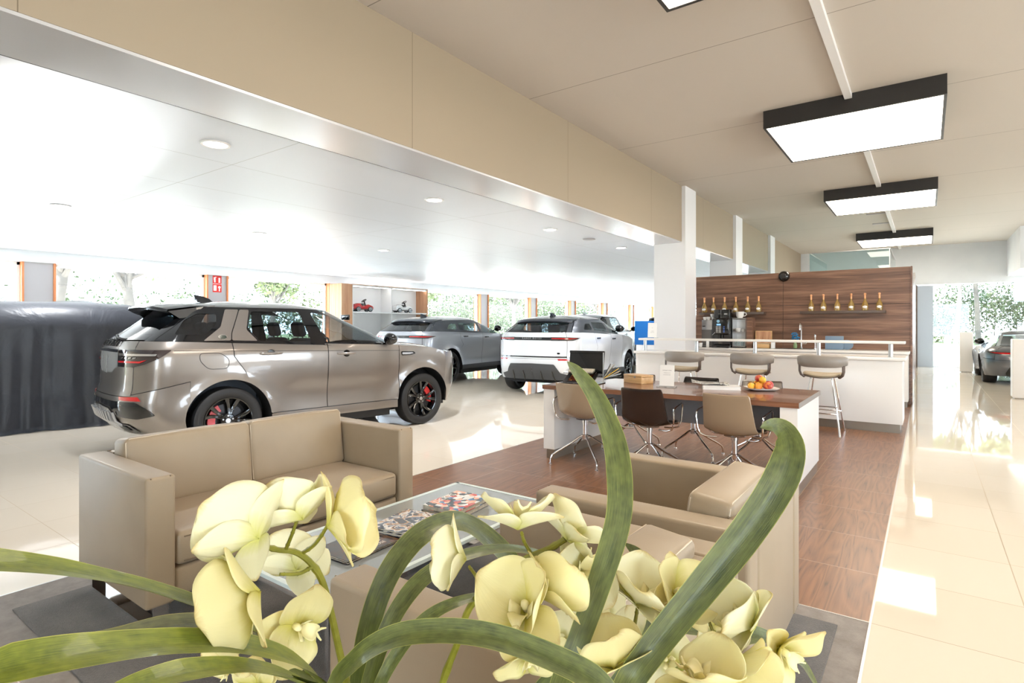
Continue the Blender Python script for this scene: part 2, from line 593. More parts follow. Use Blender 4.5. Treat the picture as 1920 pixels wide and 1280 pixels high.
# ------------------------------------------------------------------ ceilings, beam, columns
struct('ceiling', MB().box(-3.83, 7.5, -5, 24, 4.09, 4.3), M['ceil_high'], 'high warm white ceiling')
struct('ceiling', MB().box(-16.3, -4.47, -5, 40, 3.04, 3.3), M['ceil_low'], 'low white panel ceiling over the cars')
b = MB().box(-4.47, -3.83, -5, 23.7, 3.02, 4.09)
struct('trim_2', b, M['beam'], 'long cream boxed beam between the two ceilings')
struct('trim_3', MB().box(-4.46, -3.835, -5, 23.7, 3.0, 3.02), M['soffit'], 'satin underside panel of the beam')
struct('trim_4', MB().box(-4.485, -4.462, -5, 23.7, 3.005, 3.045), M['gap'], 'dark shadow gap along the beam')
def column(y0, y1, n, label):
    b = MB().box(-4.39, -3.757, y0, y1, 0, 4.09)
    return struct('trim_%d' % n, b, M['col'], label)
column(10.8, 11.42, 5, 'white square column at the left end of the bar')
column(14.4, 15.0, 6, 'white column behind the walnut wall')
column(18.2, 18.8, 7, 'white column further back')
# ------------------------------------------------------------------ walls
b = MB().box(-16.3, -3.5, -5.2, -5, 0, 4.3).box(3.5, 7.7, -5.2, -5, 0, 4.3).box(-3.5, -0.5, -5.2, -5, 0, 4.3).box(2.5, 3.5, -5.2, -5, 0, 4.3).box(-3.5, 3.5, -5.2, -5, 0, 0.6).box(-3.5, 3.5, -5.2, -5, 3.0, 4.3)
struct('wall_back', b, M['warmwall'])
struct('window_1', MB().box(-3.5, 3.5, -5.12, -5.1, 0.6, 3.0), M['glass'], 'window behind the viewpoint')
b = MB()
b.box(7.5, 7.7, -5, 24, 3.2, 4.3); b.box(7.5, 7.7, -5, 24, 0, 0.3)
for y0, y1 in ((-5, -3), (1.5, 5.5), (9, 15.5), (19, 24)):
    b.box(7.5, 7.7, y0, y1, 0.3, 3.2)
struct('wall_right', b, M['warmwall'])
# far wall: grey panel at left of the opening, lintel above
b = MB()
b.box(-3.83, 7.5, 23.7, 23.95, 2.78, 4.3)
b.box(-3.83, -0.27, 23.7, 23.95, 0, 2.78)
b.box(5.4, 7.5, 23.7, 23.95, 0, 2.78)
struct('wall_front', b, M['wall'])
struct('door_1', MB().box(-0.25, 0.18, 23.62, 23.74, 0, 2.74), mat('pale grey sliding door leaf', rgb(176, 186, 198), 0.5), 'pale grey door panel beside the far window')
struct('trim_8', MB().box(-0.29, -0.25, 23.58, 23.78, 0, 2.76), M['brownstrut'], 'thin brown door jamb')
struct('trim_9', MB().box(2.05, 7.5, 20.5, 23.7, 2.95, 4.09), M['wall'], 'white boxed bulkhead at the far right of the ceiling')
struct('window_1', MB().box(0.18, 5.4, 23.8, 23.83, 0.03, 2.78), M['glass'], 'large far window onto the garden')
struct('trim_10', MB().box(0.18, 5.4, 23.76, 23.86, 0, 0.04), M['steel'], 'low metal sill of the far window')
struct('wall_side', MB().box(-4.1, -3.83, 23.95, 40, 0, 3.3), M['wall'])
# left facade: grey pillars with orange edges, glass bays
ys = [3.95 + 3.93 * k for k in range(-2, 10)]
for i, y in enumerate(ys):
    if y > 39.5:
        continue
    p = struct('trim_%d' % (11 + i), MB().box(-16.25, -15.95, y - 0.26, y + 0.26, 0, 2.8), M['pillar'], 'grey clad window pillar')
    MB().box(-16.27, -15.9, y - 0.3, y - 0.26, 0, 2.8).box(-16.27, -15.9, y + 0.26, y + 0.3, 0, 2.8).build('edge_board', M['orange'], p)
edges = [-5] + ys + [40]
n = 2
for i in range(len(edges) - 1):
    a, c = edges[i] + (0.3 if i else 0), edges[i + 1] - 0.3
    if c - a < 0.5:
        continue
    w = struct('window_%d' % n, MB().box(-16.12, -16.1, a, c, 0.05, 2.78), M['glass'], 'tall glass bay in the left facade')
    fb = MB()
    fb.box(-16.16, -16.06, a, c, 0, 0.06).box(-16.16, -16.06, a, c, 2.72, 2.8)
    fb.box(-16.16, -16.06, a, a + 0.05, 0, 2.8).box(-16.16, -16.06, c - 0.05, c, 0, 2.8)
    fb.build('window_frame', M['white'], w)
    n += 1
struct('wall_left', MB().box(-16.3, -15.86, -5, 40, 2.79, 3.04), M['wall'], 'white soffit band above the left windows')
struct('window_%d' % n, MB().box(-16, -4.1, 39.9, 39.93, 0, 3.04), M['glass'], 'glass end of the showroom')

# ------------------------------------------------------------------ downlights of the low ceiling
M['down'] = mat('glowing downlight', rgb(255, 255, 255), 0.5, emit=(1, 0.97, 0.92, 1), estr=12)
def downlight(x, y, label):
    t = thing('downlight', label, 'ceiling light', (x, y, 3.04), 0, 'round downlights in the low ceiling')
    MB().lathe([(0.10, 0.0), (0.125, 0.0), (0.13, -0.004), (0.12, -0.014), (0.10, -0.012), (0.10, 0)], 28, cap0=False, cap1=False).build('trim_ring', M['white'], t)
    MB().lathe([(0.0, -0.004), (0.10, -0.004), (0.10, -0.001)], 28, cap0=False, cap1=False).build('lens', M['down'], t)
    return t
DL = [(-5.23, 2.57, 'round downlight nearest the camera in the low ceiling beside the beam'),
      (-5.22, 5.40, 'round downlight second from the camera along the beam'),
      (-5.22, 8.24, 'round downlight third from the camera along the beam'),
      (-5.22, 11.04, 'round downlight beside the beam just before the white column'),
      (-9.63, 2.62, 'round downlight above the covered car at the left'),
      (-9.63, 5.50, 'round downlight above the bonnet end of the grey off-roader'),
      (-9.6, 8.36, 'round downlight over the floor between the grey and silver cars')]
for x, y, l in DL:
    t = downlight(x, y, l)
    ld = bpy.data.lights.new('downlight_lamp', 'SPOT')
    ld.energy = 220; ld.spot_size = R(120); ld.spot_blend = 0.9; ld.shadow_soft_size = 0.09; ld.color = (0.95, 0.97, 1.0)
    lo = bpy.data.objects.new('downlight_lamp', ld); C.objects.link(lo); lo.parent = t; lo.location = (0, 0, -0.03)
tag(MB().lathe([(0.0, 0), (0.12, 0), (0.12, -0.012), (0.06, -0.02), (0.0, -0.02)], 24, Tm((-5.2, 9.6, 3.04))).build('smoke_detector', M['pillar']),
    'flat grey round speaker grille in the low ceiling near the column', 'speaker')
for k, (x, y) in enumerate(((-0.98, 16.2), (-0.96, 17.8))):
    tag(MB().box(x - 0.2, x + 0.2, y - 0.05, y + 0.05, 4.075, 4.09).build('ceiling_vent', M['pillar']),
        ['slim ceiling vent behind the middle light box', 'slim ceiling vent just before the furthest light box'][k], 'ceiling vent')

# glass enclosure above the walnut wall
t = thing('glass_partition', 'clear glass partition rising behind the walnut wall', 'glass partition', (-1.54, 16.0, 0))
MB().box(-0.84, 0.84, -0.006, 0.006, 0, 3.2).box(0.834, 0.846, 0, 3, 0, 3.2).box(-0.846, -0.834, 0, 3, 0, 3.2).build('pane', thin_glass('greenish partition glass', (0.8, 0.9, 0.91, 1)), t)
MB().box(-0.86, 0.86, -0.015, 0.015, 3.2, 3.22).box(0.83, 0.86, 0, 3, 3.2, 3.22).box(-0.86, -0.83, 0, 3, 3.2, 3.22).box(0.83, 0.85, -0.012, 0.012, 0, 3.2).build('rail', M['steel'], t)

# ------------------------------------------------------------------ pillar sign
t = thing('fire_equipment_sign', 'red and white fire equipment sign on the second grey pillar', 'sign', (-15.945, 7.88, 2.32))
T0 = Matrix.Translation((0, 0, 0))
MB().box(-0.004, 0.004, -0.12, 0.12, 0, 0.46).build('plate', M['red'], t)
b = MB()
b.box(0.004, 0.007, -0.12, 0.12, 0.225, 0.235)
b.box(0.004, 0.007, -0.085, -0.045, 0.27, 0.41).box(0.004, 0.007, -0.06, -0.02, 0.41, 0.425).box(0.004, 0.007, -0.095, -0.085, 0.33, 0.42)
for k in range(4):
    b.prism([(0.03 + 0.0, 0.27 + k * 0.035), (0.09, 0.27 + k * 0.035), (0.075, 0.295 + k * 0.035), (0.045, 0.3 + k * 0.035)], 0.004, 0.007,
            Matrix(((0, 0, 1, 0), (1, 0, 0, 0), (0, 1, 0, 0), (0, 0, 0, 1))))
b.box(0.004, 0.007, -0.1, -0.02, 0.04, 0.19)
b.lathe([(0.0, 0.0), (0.035, 0.0), (0.035, 0.003)], 20, Matrix.Translation((0.004, 0.06, 0.14)) @ Matrix.Rotation(PI / 2, 4, 'Y'))
b.box(0.004, 0.007, 0.045, 0.075, 0.03, 0.12)
b.build('pictogram', M['white'], t)

# ------------------------------------------------------------------ display cabinet with toy cars
t = thing('display_cabinet', 'white open display cabinet with walnut sides by the left windows', 'display cabinet', (-15, 13.4, 0))
b = MB()
y0, y1 = -1.66, 1.72
b.box(-0.6, -0.56, y0, y1, 0, 2.72)
for z in (0.0, 0.9, 1.81, 2.68):
    b.box(-0.6, 0.0, y0, y1, z, z + 0.045)
b.box(-0.6, 0, -0.0, 0.04, 0.9, 2.7).box(-0.6, 0, y0, y0 + 0.04, 0, 2.7)
b.build('shelf_case', M['white'], t)
for a_, c_ in ((y0 + 0.06, -0.03), (0.06, y1 - 0.02)):
    MB().box(-0.1, -0.06, a_, c_, 2.672, 2.68).build('light_strip', M['down'], t)
b = MB().box(-0.62, 0.01, y0 - 0.42, y0, 0, 2.74)
b.box(-0.62, 0.01, y1, y1 + 0.05, 0, 2.74).box(-0.62, 0.012, y0, y1, 2.725, 2.745)
b.build('side_panel', M['oak'], t)
# ------------------------------------------------------------------ upholstery helpers
def seam_loop(mb, x0, x1, y0, y1, z0, z1, axis, at, r=0.0035, inset=0.02):
    """piping round one face of a box"""
    if axis == 'x':
        c = [(at, y0 + inset, z0 + inset), (at, y1 - inset, z0 + inset), (at, y1 - inset, z1 - inset), (at, y0 + inset, z1 - inset)]
    elif axis == 'y':
        c = [(x0 + inset, at, z0 + inset), (x1 - inset, at, z0 + inset), (x1 - inset, at, z1 - inset), (x0 + inset, at, z1 - inset)]
    else:
        c = [(x0 + inset, y0 + inset, at), (x1 - inset, y0 + inset, at), (x1 - inset, y1 - inset, at), (x0 + inset, y1 - inset, at)]
    mb.tube(c, r, 6, closed=True)

def lounge(name, label, cat, loc, rz, width, nseat, group=None, cush_dz=0.0):
    """faces local +X; width along Y; origin at floor centre. depth .83"""
    t = thing(name, label, cat, loc, rz, group)
    W, D, ah, at_ = width / 2, 0.415, 0.70, 0.125
    zb = 0.12
    # arms
    for s in (-1, 1):
        y0, y1 = sorted((s * W, s * (W - at_)))
        a = MB().rbox(-D, D, y0, y1, zb, ah, 0.015, 4).build('arm', M['leather'], t)
        p = MB()
        seam_loop(p, -D, D, y0, y1, zb, ah, 'y', y0 + 0.0225 if s < 0 else y1 - 0.0225, inset=0.004)
        seam_loop(p, -D, D, y0, y1, zb, ah, 'y', y1 - 0.0225 if s < 0 else y0 + 0.0225, inset=0.004)
        p.build('seam', M['piping'], a)
    # back frame
    a = MB().rbox(-D, -D + 0.12, -W + at_ + 0.002, W - at_ - 0.002, zb, ah, 0.022, 4).build('back_frame', M['leather'], t)
    MB().tube([(-D + 0.02, -W + at_, ah - 0.002), (-D + 0.02, W - at_, ah - 0.002)], 0.003, 6).tube([(-D + 0.1, -W + at_, ah - 0.002), (-D + 0.1, W - at_, ah - 0.002)], 0.003, 6).build('seam', M['piping'], a)
    # base rail
    MB().rbox(-D + 0.12, D - 0.02, -W + at_ + 0.003, W - at_ - 0.003, zb + 0.01, 0.265, 0.015, 3).build('seat_frame', M['leather'], t)
    sw = (2 * (W - at_) - 0.012) / nseat
    for k in range(nseat):
        ya = -W + at_ + 0.006 + k * sw
        yb = ya + sw - 0.006
        c = MB().rbox(-D + 0.2, D - 0.005, ya, yb, 0.272, 0.425, 0.028, 4, puff=0.012).build('seat_cushion', M['leather'], t)
        p = MB()
        for z in (0.293, 0.404):
            p.tube([(D - 0.0035, ya + 0.03, z), (D - 0.0035, yb - 0.03, z)], 0.003, 6)
        p.build('seam', M['piping'], c)
        T = Matrix.Translation((-D + 0.125, 0, 0.40)) @ Matrix.Rotation(R(-7), 4, 'Y')
        c = MB().rbox(0.0, 0.165, ya, yb, 0.0, 0.37 + cush_dz, 0.026, 4, T=T, puff=0.01).build('back_cushion', M['leather'], t)
        p = MB()
        for x in (0.012, 0.153):
            p.tube([T @ Vector(q) for q in [(x, ya + 0.004, 0.02), (x, ya + 0.004, 0.346 + cush_dz), (x, ya + 0.022, 0.366 + cush_dz), (x, yb - 0.022, 0.366 + cush_dz), (x, yb - 0.004, 0.346 + cush_dz), (x, yb - 0.004, 0.02)]], 0.0028, 6)
        p.build('seam', M['stitch'], c)
    for s in (-1, 1):
        y = s * (W - 0.07)
        b = MB()
        b.box(-D + 0.06, D - 0.02, y - 0.03, y + 0.03, 0.0, 0.012)
        b.box(-D + 0.06, -D + 0.072, y - 0.03, y + 0.03, 0.012, zb + 0.01).box(D - 0.032, D - 0.02, y - 0.03, y + 0.03, 0.012, zb + 0.01)
        b.build('leg', M['chrome'], t)
    return t

lounge('sofa', 'two seat taupe leather sofa with chrome runners, backing onto the cars', 'sofa', (-3.165, 1.85, 0.0095), 0, 1.6, 2)
lounge('armchair', 'taupe leather armchair nearest the camera, behind the orchid', 'armchair', (-0.875, 1.365, 0.0095), PI, 0.87, 1, 'taupe lounge armchairs', -0.022)
lounge('armchair', 'taupe leather armchair in front of the long table', 'armchair', (-0.875, 2.365, 0.0095), PI, 0.89, 1, 'taupe lounge armchairs', -0.022)

# ------------------------------------------------------------------ coffee table
tt = thing('coffee_table', 'low chrome framed coffee table with grey glass top', 'coffee table', (-2.04, 1.95, 0.0))
M['tabletop'] = mat('grey back painted glass', rgb(150, 155, 156), 0.05, coat=1.0)
M['glassedge'] = mat('pale glass edge', rgb(220, 232, 230), 0.1)
tw, td = 0.335, 0.72
b = MB().box(-tw, tw, -td, td, 0.388, 0.399)
b.build('glass_top', M['tabletop'], tt)
b = MB()
for a in ((-tw - 0.004, tw + 0.004, -td - 0.004, -td + 0.02), (-tw - 0.004, tw + 0.004, td - 0.02, td + 0.004), (-tw - 0.004, -tw + 0.02, -td, td), (tw - 0.02, tw + 0.004, -td, td)):
    b.box(a[0], a[1], a[2], a[3], 0.386, 0.401)
b.build('glass_edge', M['glassedge'], tt)
b = MB()
q = 0.011
for y in (-td + 0.004, td - 0.004 - 2 * q):
    b.box(-tw, tw, y, y + 2 * q, 0.362, 0.386)
for x in (-tw, tw - 2 * q):
    b.box(x, x + 2 * q, -td, td, 0.362, 0.386)
b.build('frame', M['chrome'], tt)
for x in (-tw, tw - 2 * q):
    for y in (-td + 0.002, td - 0.002 - 2 * q):
        MB().box(x, x + 2 * q, y, y + 2 * q, 0.009, 0.362).build('leg', M['chrome'], tt)

# magazines -------------------------------------------------------------------
def cover(name, cols, scale, kind='noise', seed=0.0):
    m = mat(name, cols[0], 0.18, coat=0.6)
    v = pos_scaled(m, (scale, scale * (1.8 if kind == 'stripe' else 1), 1), (seed, seed * 1.7, 0), obj=True)
    if kind == 'cells':
        vo = nd(m, 'ShaderNodeTexVoronoi'); vo.inputs['Scale'].default_value = 1.0
        w = nd(m, 'ShaderNodeVectorMath', operation='ADD')
        ns = nd(m, 'ShaderNodeTexNoise'); ns.inputs['Scale'].default_value = 0.7; lk(m, v, ns.inputs[0])
        lk(m, v, w.inputs[0]); lk(m, ns.outputs[1], w.inputs[1])
        lk(m, w.outputs[0], vo.inputs['Vector'])
        f = nd(m, 'ShaderNodeSeparateColor'); lk(m, vo.outputs['Color'], f.inputs[0])
        fac = f.outputs[0]
    else:
        fac = noise(m, v, 1.0, 2, 0.5, 1.2)
    k = len(cols)
    r = nd(m, 'ShaderNodeValToRGB')
    r.color_ramp.interpolation = 'CONSTANT'
    e = r.color_ramp.elements
    lo, hi = (0.0, 1.0) if kind == 'cells' else (0.32, 0.66)
    e[0].position = 0; e[0].color = cols[0]
    e[1].position = lo + (hi - lo) / k; e[1].color = cols[1]
    for i in range(2, k):
        x = e.new(lo + (hi - lo) * i / k); x.color = cols[i]
    lk(m, fac, r.inputs[0])
    lk(m, r.outputs[0], bsdf(m).inputs['Base Color'])
    return m
M['pages'] = noisy('cream page block', rgb(214, 206, 190), rgb(180, 170, 152), 60, 0.8)

def book(name, label, x, y, z, rz, w, l, h, cov, group=None, texts=(), barcode=False, spine=None):
    t = thing(name, label, 'magazine' if name == 'magazine' else 'book', (x, y, z), R(rz), group)
    MB().box(-w / 2 + 0.002, w / 2 - 0.004, -l / 2 + 0.003, l / 2 - 0.003, 0.0012, h - 0.0012).build('page_block', M['pages'], t)
    b = MB().box(-w / 2, w / 2, -l / 2, l / 2, h - 0.0012, h)
    b.box(-w / 2, w / 2, -l / 2, l / 2, 0, 0.0012).box(-w / 2, -w / 2 + 0.0015, -l / 2, l / 2, 0.0012, h - 0.0012)
    b.build('cover', cov, t)
    if spine:
        MB().box(-w / 2 - 0.0008, -w / 2, -l / 2, l / 2, 0, h).build('spine', spine, t)
    for (tx, sz, px, py, c) in texts:
        vs, fs = text_mb(tx, sz)
        MB().add(vs, fs, Tm((px, py, h + 0.0006), rz=R(90))).build('title_lettering', M[c], t, angle=None)
    if barcode:
        b = MB().box(-w / 2 + 0.01, -w / 2 + 0.055, -l / 2 + 0.008, -l / 2 + 0.04, h, h + 0.0006)
        b.build('label_patch', M['paper'], t)
        b = MB()
        for k in range(9):
            b.box(-w / 2 + 0.014 + k * 0.0042, -w / 2 + 0.0155 + k * 0.0042, -l / 2 + 0.014, -l / 2 + 0.036, h + 0.0006, h + 0.0009)
        b.build('barcode', M['ink'], t)
    return t
K, W_ = rgb(28, 28, 32), rgb(235, 233, 230)
cA = cover('graphic magazine cover', [rgb(200, 60, 50), W_, K, rgb(236, 178, 150), rgb(70, 120, 170), K, W_, rgb(236, 160, 130)], 34, 'cells')
cB = cover('photo magazine cover', [rgb(40, 42, 54), rgb(110, 116, 130), rgb(214, 206, 198), rgb(190, 150, 120), rgb(60, 50, 48)], 16, 'noise', 2.0)
cC = cover('dark magazine cover', [rgb(26, 26, 30), rgb(34, 34, 40), rgb(60, 46, 36), rgb(120, 70, 30), rgb(30, 30, 34)], 12, 'noise', 5.0)
zt = 0.4015
book('magazine', 'thick white edged book under the bright graphic magazine', -2.03, 2.27, zt, 6, 0.23, 0.30, 0.022, mat('grey book cover', rgb(150, 148, 146), 0.3, coat=0.3), 'magazines on the coffee table')
book('magazine', 'bright red, blue and black graphic magazine at the far end of the glass table', -2.03, 2.275, zt + 0.0222, 5, 0.225, 0.295, 0.022, cA, 'magazines on the coffee table', [('DCKRS', 0.055, -0.065, 0.0, 'paper')])
book('magazine', 'grey spined magazine lying under the landscape photo magazine', -2.035, 1.91, zt + 0.0165, 10, 0.225, 0.29, 0.011, cB, 'magazines on the coffee table')
book('magazine', 'magazine with a black and tan photo cover, in the middle of the glass table', -2.03, 1.915, zt + 0.0277, 9, 0.22, 0.285, 0.009, cB, 'magazines on the coffee table', [('TOP TRENDS', 0.022, 0.07, -0.02, 'paper')])
book('magazine', 'black magazine at the bottom of the nearest stack', -2.035, 1.62, zt, 3, 0.225, 0.30, 0.008, cC, 'magazines on the coffee table')
book('magazine', 'black magazine with white title lines and barcode on top of the nearest stack', -2.03, 1.615, zt + 0.0082, 2, 0.22, 0.295, 0.008, cC, 'magazines on the coffee table',
     [('ULTIMATE', 0.04, 0.05, 0.0, 'paper'), ('TOTAL HOUSE', 0.028, 0.085, 0.0, 'paper')], barcode=True)

# ------------------------------------------------------------------ conference table
ct = thing('conference_table', 'long walnut topped table on white slab legs', 'table', (-2.035, 5.54, 0))
MB().box(-1.215, 1.215, -0.56, 0.56, 0.722, 0.765).build('tabletop', M['walnut_top'], ct)
MB().box(-1.217, -1.215, -0.56, 0.56, 0.722, 0.765).build('edge_band', M['edgeband'], ct)
MB().box(1.215, 1.2175, -0.56, 0.56, 0.722, 0.765).build('edge_band', M['edgeband'], ct)
for x0, x1 in ((-1.205, -1.075), (1.075, 1.205)):
    s = MB().box(x0, x1, -0.55, 0.55, 0.10, 0.722).build('leg', M['lacquer'], ct)
    MB().box(x0 + 0.025, x1 - 0.01, -0.53, 0.53, 0.0, 0.10).build('plinth', M['kick'], s)
MB().box(-1.075, 1.075, 0.02, 0.04, 0.42, 0.722).build('modesty_panel', mat('grey modesty panel', rgb(150, 150, 152), 0.4), ct)

# shell chairs ------------------------------------------------------------------
def shell_chair(name, label, loc, rz, m_shell, m_pad, group):
    """faces local +Y"""
    t = thing(name, label, 'chair', loc, rz, group)
    # profile from seat front to back top: (y, z, halfwidth, side curl)
    pr = [(0.235, 0.432, 0.20, 0.0), (0.21, 0.448, 0.215, 0.01), (0.12, 0.455, 0.225, 0.02), (0.0, 0.45, 0.228, 0.028), (-0.10, 0.449, 0.226, 0.04),
          (-0.165, 0.466, 0.222, 0.055), (-0.205, 0.51, 0.218, 0.06), (-0.225, 0.57, 0.214, 0.055), (-0.24, 0.64, 0.208, 0.05), (-0.256, 0.72, 0.202, 0.04), (-0.27, 0.79, 0.196, 0.03), (-0.275, 0.812, 0.188, 0.025)]
    def surf(i, u, off=0.0):
        y, z, hw, c = pr[i]
        a = pr[max(i - 1, 0)]; d = pr[min(i + 1, len(pr) - 1)]
        ty, tz = d[0] - a[0], d[1] - a[1]
        l = math.hypot(ty, tz)
        ny, nz = (tz / l, -ty / l)         # towards the sitter: forward/up
        k = c * abs(u) ** 2.2 + off
        return (u * hw, y + ny * k, z + nz * k)
    us = [-1 + 2 * k / 14 for k in range(15)]
    for i in range(len(us)):
        pass
    def sheet(off, shrink=1.0):
        return [[surf(i, u * shrink, off) for u in us] for i in range(len(pr))]
    b = MB()
    A, B_ = sheet(0.0), sheet(0.014)
    b.grid(A); b.grid(B_)
    h, w = len(A), len(A[0])
    for rows in ([(A[0], B_[0]), (A[-1], B_[-1]), ([r_[0] for r_ in A], [r_[0] for r_ in B_]), ([r_[-1] for r_ in A], [r_[-1] for r_ in B_])]):
        b.grid([rows[0], rows[1]])
    b.build('seat_shell', m_shell, t, angle=50, subd=1)
    MB().grid([[surf(i, u * 0.93, 0.02) for u in us] for i in range(0, len(pr) - 1)]).build('cushion_pad', m_pad, t, thick=0.012)
    b = MB().lathe([(0.024, 0.26), (0.024, 0.40), (0.03, 0.40), (0.03, 0.43), (0.09, 0.436)], 20)
    b.lathe([(0.032, 0.235), (0.034, 0.28), (0.026, 0.285)], 20)
    b.build('column', M['chrome'], t)
    for k in range(4):
        a = R(45 + 90 * k + 8)
        ca, sa = math.cos(a), math.sin(a)
        pts = [(0.02 * ca, 0.02 * sa, 0.27), (0.05 * ca, 0.05 * sa, 0.262), (0.16 * ca, 0.16 * sa, 0.19), (0.30 * ca, 0.30 * sa, 0.115), (0.345 * ca, 0.345 * sa, 0.085), (0.36 * ca, 0.36 * sa, 0.05), (0.362 * ca, 0.362 * sa, 0.012)]
        b = MB().tube(pts, 0.0095, 8)
        b.lathe([(0.018, 0.0), (0.018, 0.004), (0.01, 0.012)], 12, Tm((0.362 * ca, 0.362 * sa, 0)))
        b.build('leg', M['chrome'], t)
    for s in (-1, 1):
        pts = [(s * 0.12, -0.10, 0.43), (s * 0.20, -0.13, 0.43), (s * 0.25, -0.14, 0.45), (s * 0.268, -0.15, 0.50), (s * 0.275, -0.17, 0.60), (s * 0.275, -0.155, 0.635), (s * 0.278, -0.1, 0.65), (s * 0.278, 0.07, 0.665), (s * 0.278, 0.105, 0.655),
               (s * 0.275, 0.115, 0.62), (s * 0.268, 0.09, 0.50), (s * 0.25, 0.08, 0.445), (s * 0.20, 0.07, 0.43), (s * 0.12, 0.06, 0.43)]
        MB().tube(pts, 0.0075, 8).build('armrest', M['chrome'], t)
    return t
G1 = 'glossy shell chairs round the walnut table'
shell_chair('swivel_chair', 'beige shell chair at the left end of the near side of the table', (-2.80, 5.08, 0), R(-6), M['beige_shell'], M['beige_leather'], G1)
shell_chair('swivel_chair', 'glossy black brown shell chair in the middle of the near side', (-2.10, 5.06, 0), R(4), M['dark_shell'], M['black_leather'], G1)
shell_chair('swivel_chair', 'beige shell chair nearest the right end of the table, back to the camera', (-1.33, 5.06, 0), R(-3), M['beige_shell'], M['black_leather'], G1)
shell_chair('swivel_chair', 'grey chair on the bar side of the table, mostly hidden behind the acrylic sign', (-2.72, 6.02, 0), R(180), M['taupe_shell'], M['grey_leather'], G1)
shell_chair('swivel_chair', 'black leather chair on the bar side of the table, between sign and fruit', (-2.01, 6.02, 0), R(177), M['dark_shell'], M['black_leather'], G1)
shell_chair('swivel_chair', 'taupe chair on the bar side of the table, behind the fruit plate', (-1.36, 6.02, 0), R(183), M['taupe_shell'], M['grey_leather'], G1)

# things on the conference table ---------------------------------------------------
TZ = 0.7655
t = thing('sample_holder', 'black folding sample binder standing open on the left end of the long table', 'binder', (-2.99, 5.40, TZ), R(8))
b = MB().box(-0.21, 0.21, -0.14, 0.10, 0, 0.008)
b.build('base', M['blackplastic'], t)
T = Tm((0, 0.06, 0.1), rx=R(-12))
MB().box(-0.2, 0.2, -0.004, 0.004, 0.0, 0.235, T).box(-0.2, 0.2, -0.02, 0.006, 0.22, 0.245, T).build('back_board', M['blackplastic'], t)
b = MB()
b.box(-0.2, 0.16, -0.13, 0.0, -0.004, 0.004, Tm((0, 0.03, 0.14), rx=R(14)))
b.build('shelf_flap', M['blackplastic'], t)
MB().box(-0.15, 0.12, -0.11, -0.01, 0.0045, 0.018, Tm((0, 0.03, 0.14), rx=R(14))).build('sample_book', M['pages'], t)
b = MB().box(-0.2, 0.14, -0.17, 0.02, 0, 0.012, Tm((0.02, 0.0, 0.082), rx=R(24)))
b.build('open_folder', M['mattblack'], t)
MB().box(-0.15, 0.1, -0.15, 0.0, 0.0125, 0.0135, Tm((0.02, 0.0, 0.082), rx=R(24))).build('picture_page', cover('orange and black picture page', [rgb(20, 18, 20), rgb(120, 50, 34), rgb(22, 20, 22), rgb(170, 110, 60), rgb(18, 18, 20)], 26, 'noise', 1.0), t)
for k in range(7):
    a = R(-58 + 8 * k)
    T = Tm((0.205, 0.04, 0.05), ry=R(28 + 9 * k), rz=R(12))
    MB().box(-0.003, 0.003, -0.09, 0.09, 0.02, 0.19, T).build('sample_leaf', [M['blackplastic'], M['pages'], M['blackplastic'], mat('yellow sample leaf', rgb(236, 190, 40), 0.5), M['pages'], M['blackplastic'], M['mattblack']][k], t)
MB().tube([(0.2, 0.05, 0.0), (0.2, 0.06, 0.33)], 0.006, 8).build('hinge_post', M['steel'], t)

t = thing('wooden_box', 'closed bamboo tea box on the long table', 'box', (-2.52, 5.76, TZ), R(-24))
MB().rbox(-0.14, 0.14, -0.085, 0.085, 0, 0.068, 0.003, 2).build('body', M['bamboo'], t)
MB().rbox(-0.142, 0.142, -0.087, 0.087, 0.069, 0.09, 0.004, 2).build('lid', M['bamboo'], t)
MB().box(0.03, 0.05, -0.0895, -0.087, 0.058, 0.08).build('clasp', M['steel'], t)

def acrylic_sign(label, loc, rz, lines, w=0.148, h=0.21):
    t = thing('table_sign', label, 'sign', loc, rz)
    MB().rbox(-w / 2 - 0.02, w / 2 + 0.02, -0.04, 0.04, 0, 0.012, 0.002, 2).build('foot', M['acrylic'], t)
    T = Tm((0, 0, 0.012), rx=R(-6))
    MB().box(-w / 2, w / 2, -0.001, 0.001, 0, h, T).build('paper_sheet', M['paper'], t)
    MB().box(-w / 2 - 0.002, w / 2 + 0.002, 0.0015, 0.004, 0, h + 0.003, T).build('back_plate', M['acrylic'], t)
    b = MB()
    for tx, sz, z in lines:
        vs, fs = text_mb(tx, sz)
        b.add(vs, fs, T @ Matrix.Translation((0, -0.0018, z)) @ Matrix.Rotation(PI / 2, 4, 'X'))
    b.build('lettering', M['ink'], t, angle=None)
    return t
acrylic_sign('small acrylic sign with three grey text lines on the long table', (-2.115, 5.53, TZ), R(4),
             [('ontvangst ruimte', 0.0135, 0.152), ('welkom bij ons', 0.011, 0.127), ('neem plaats hier', 0.011, 0.108)])
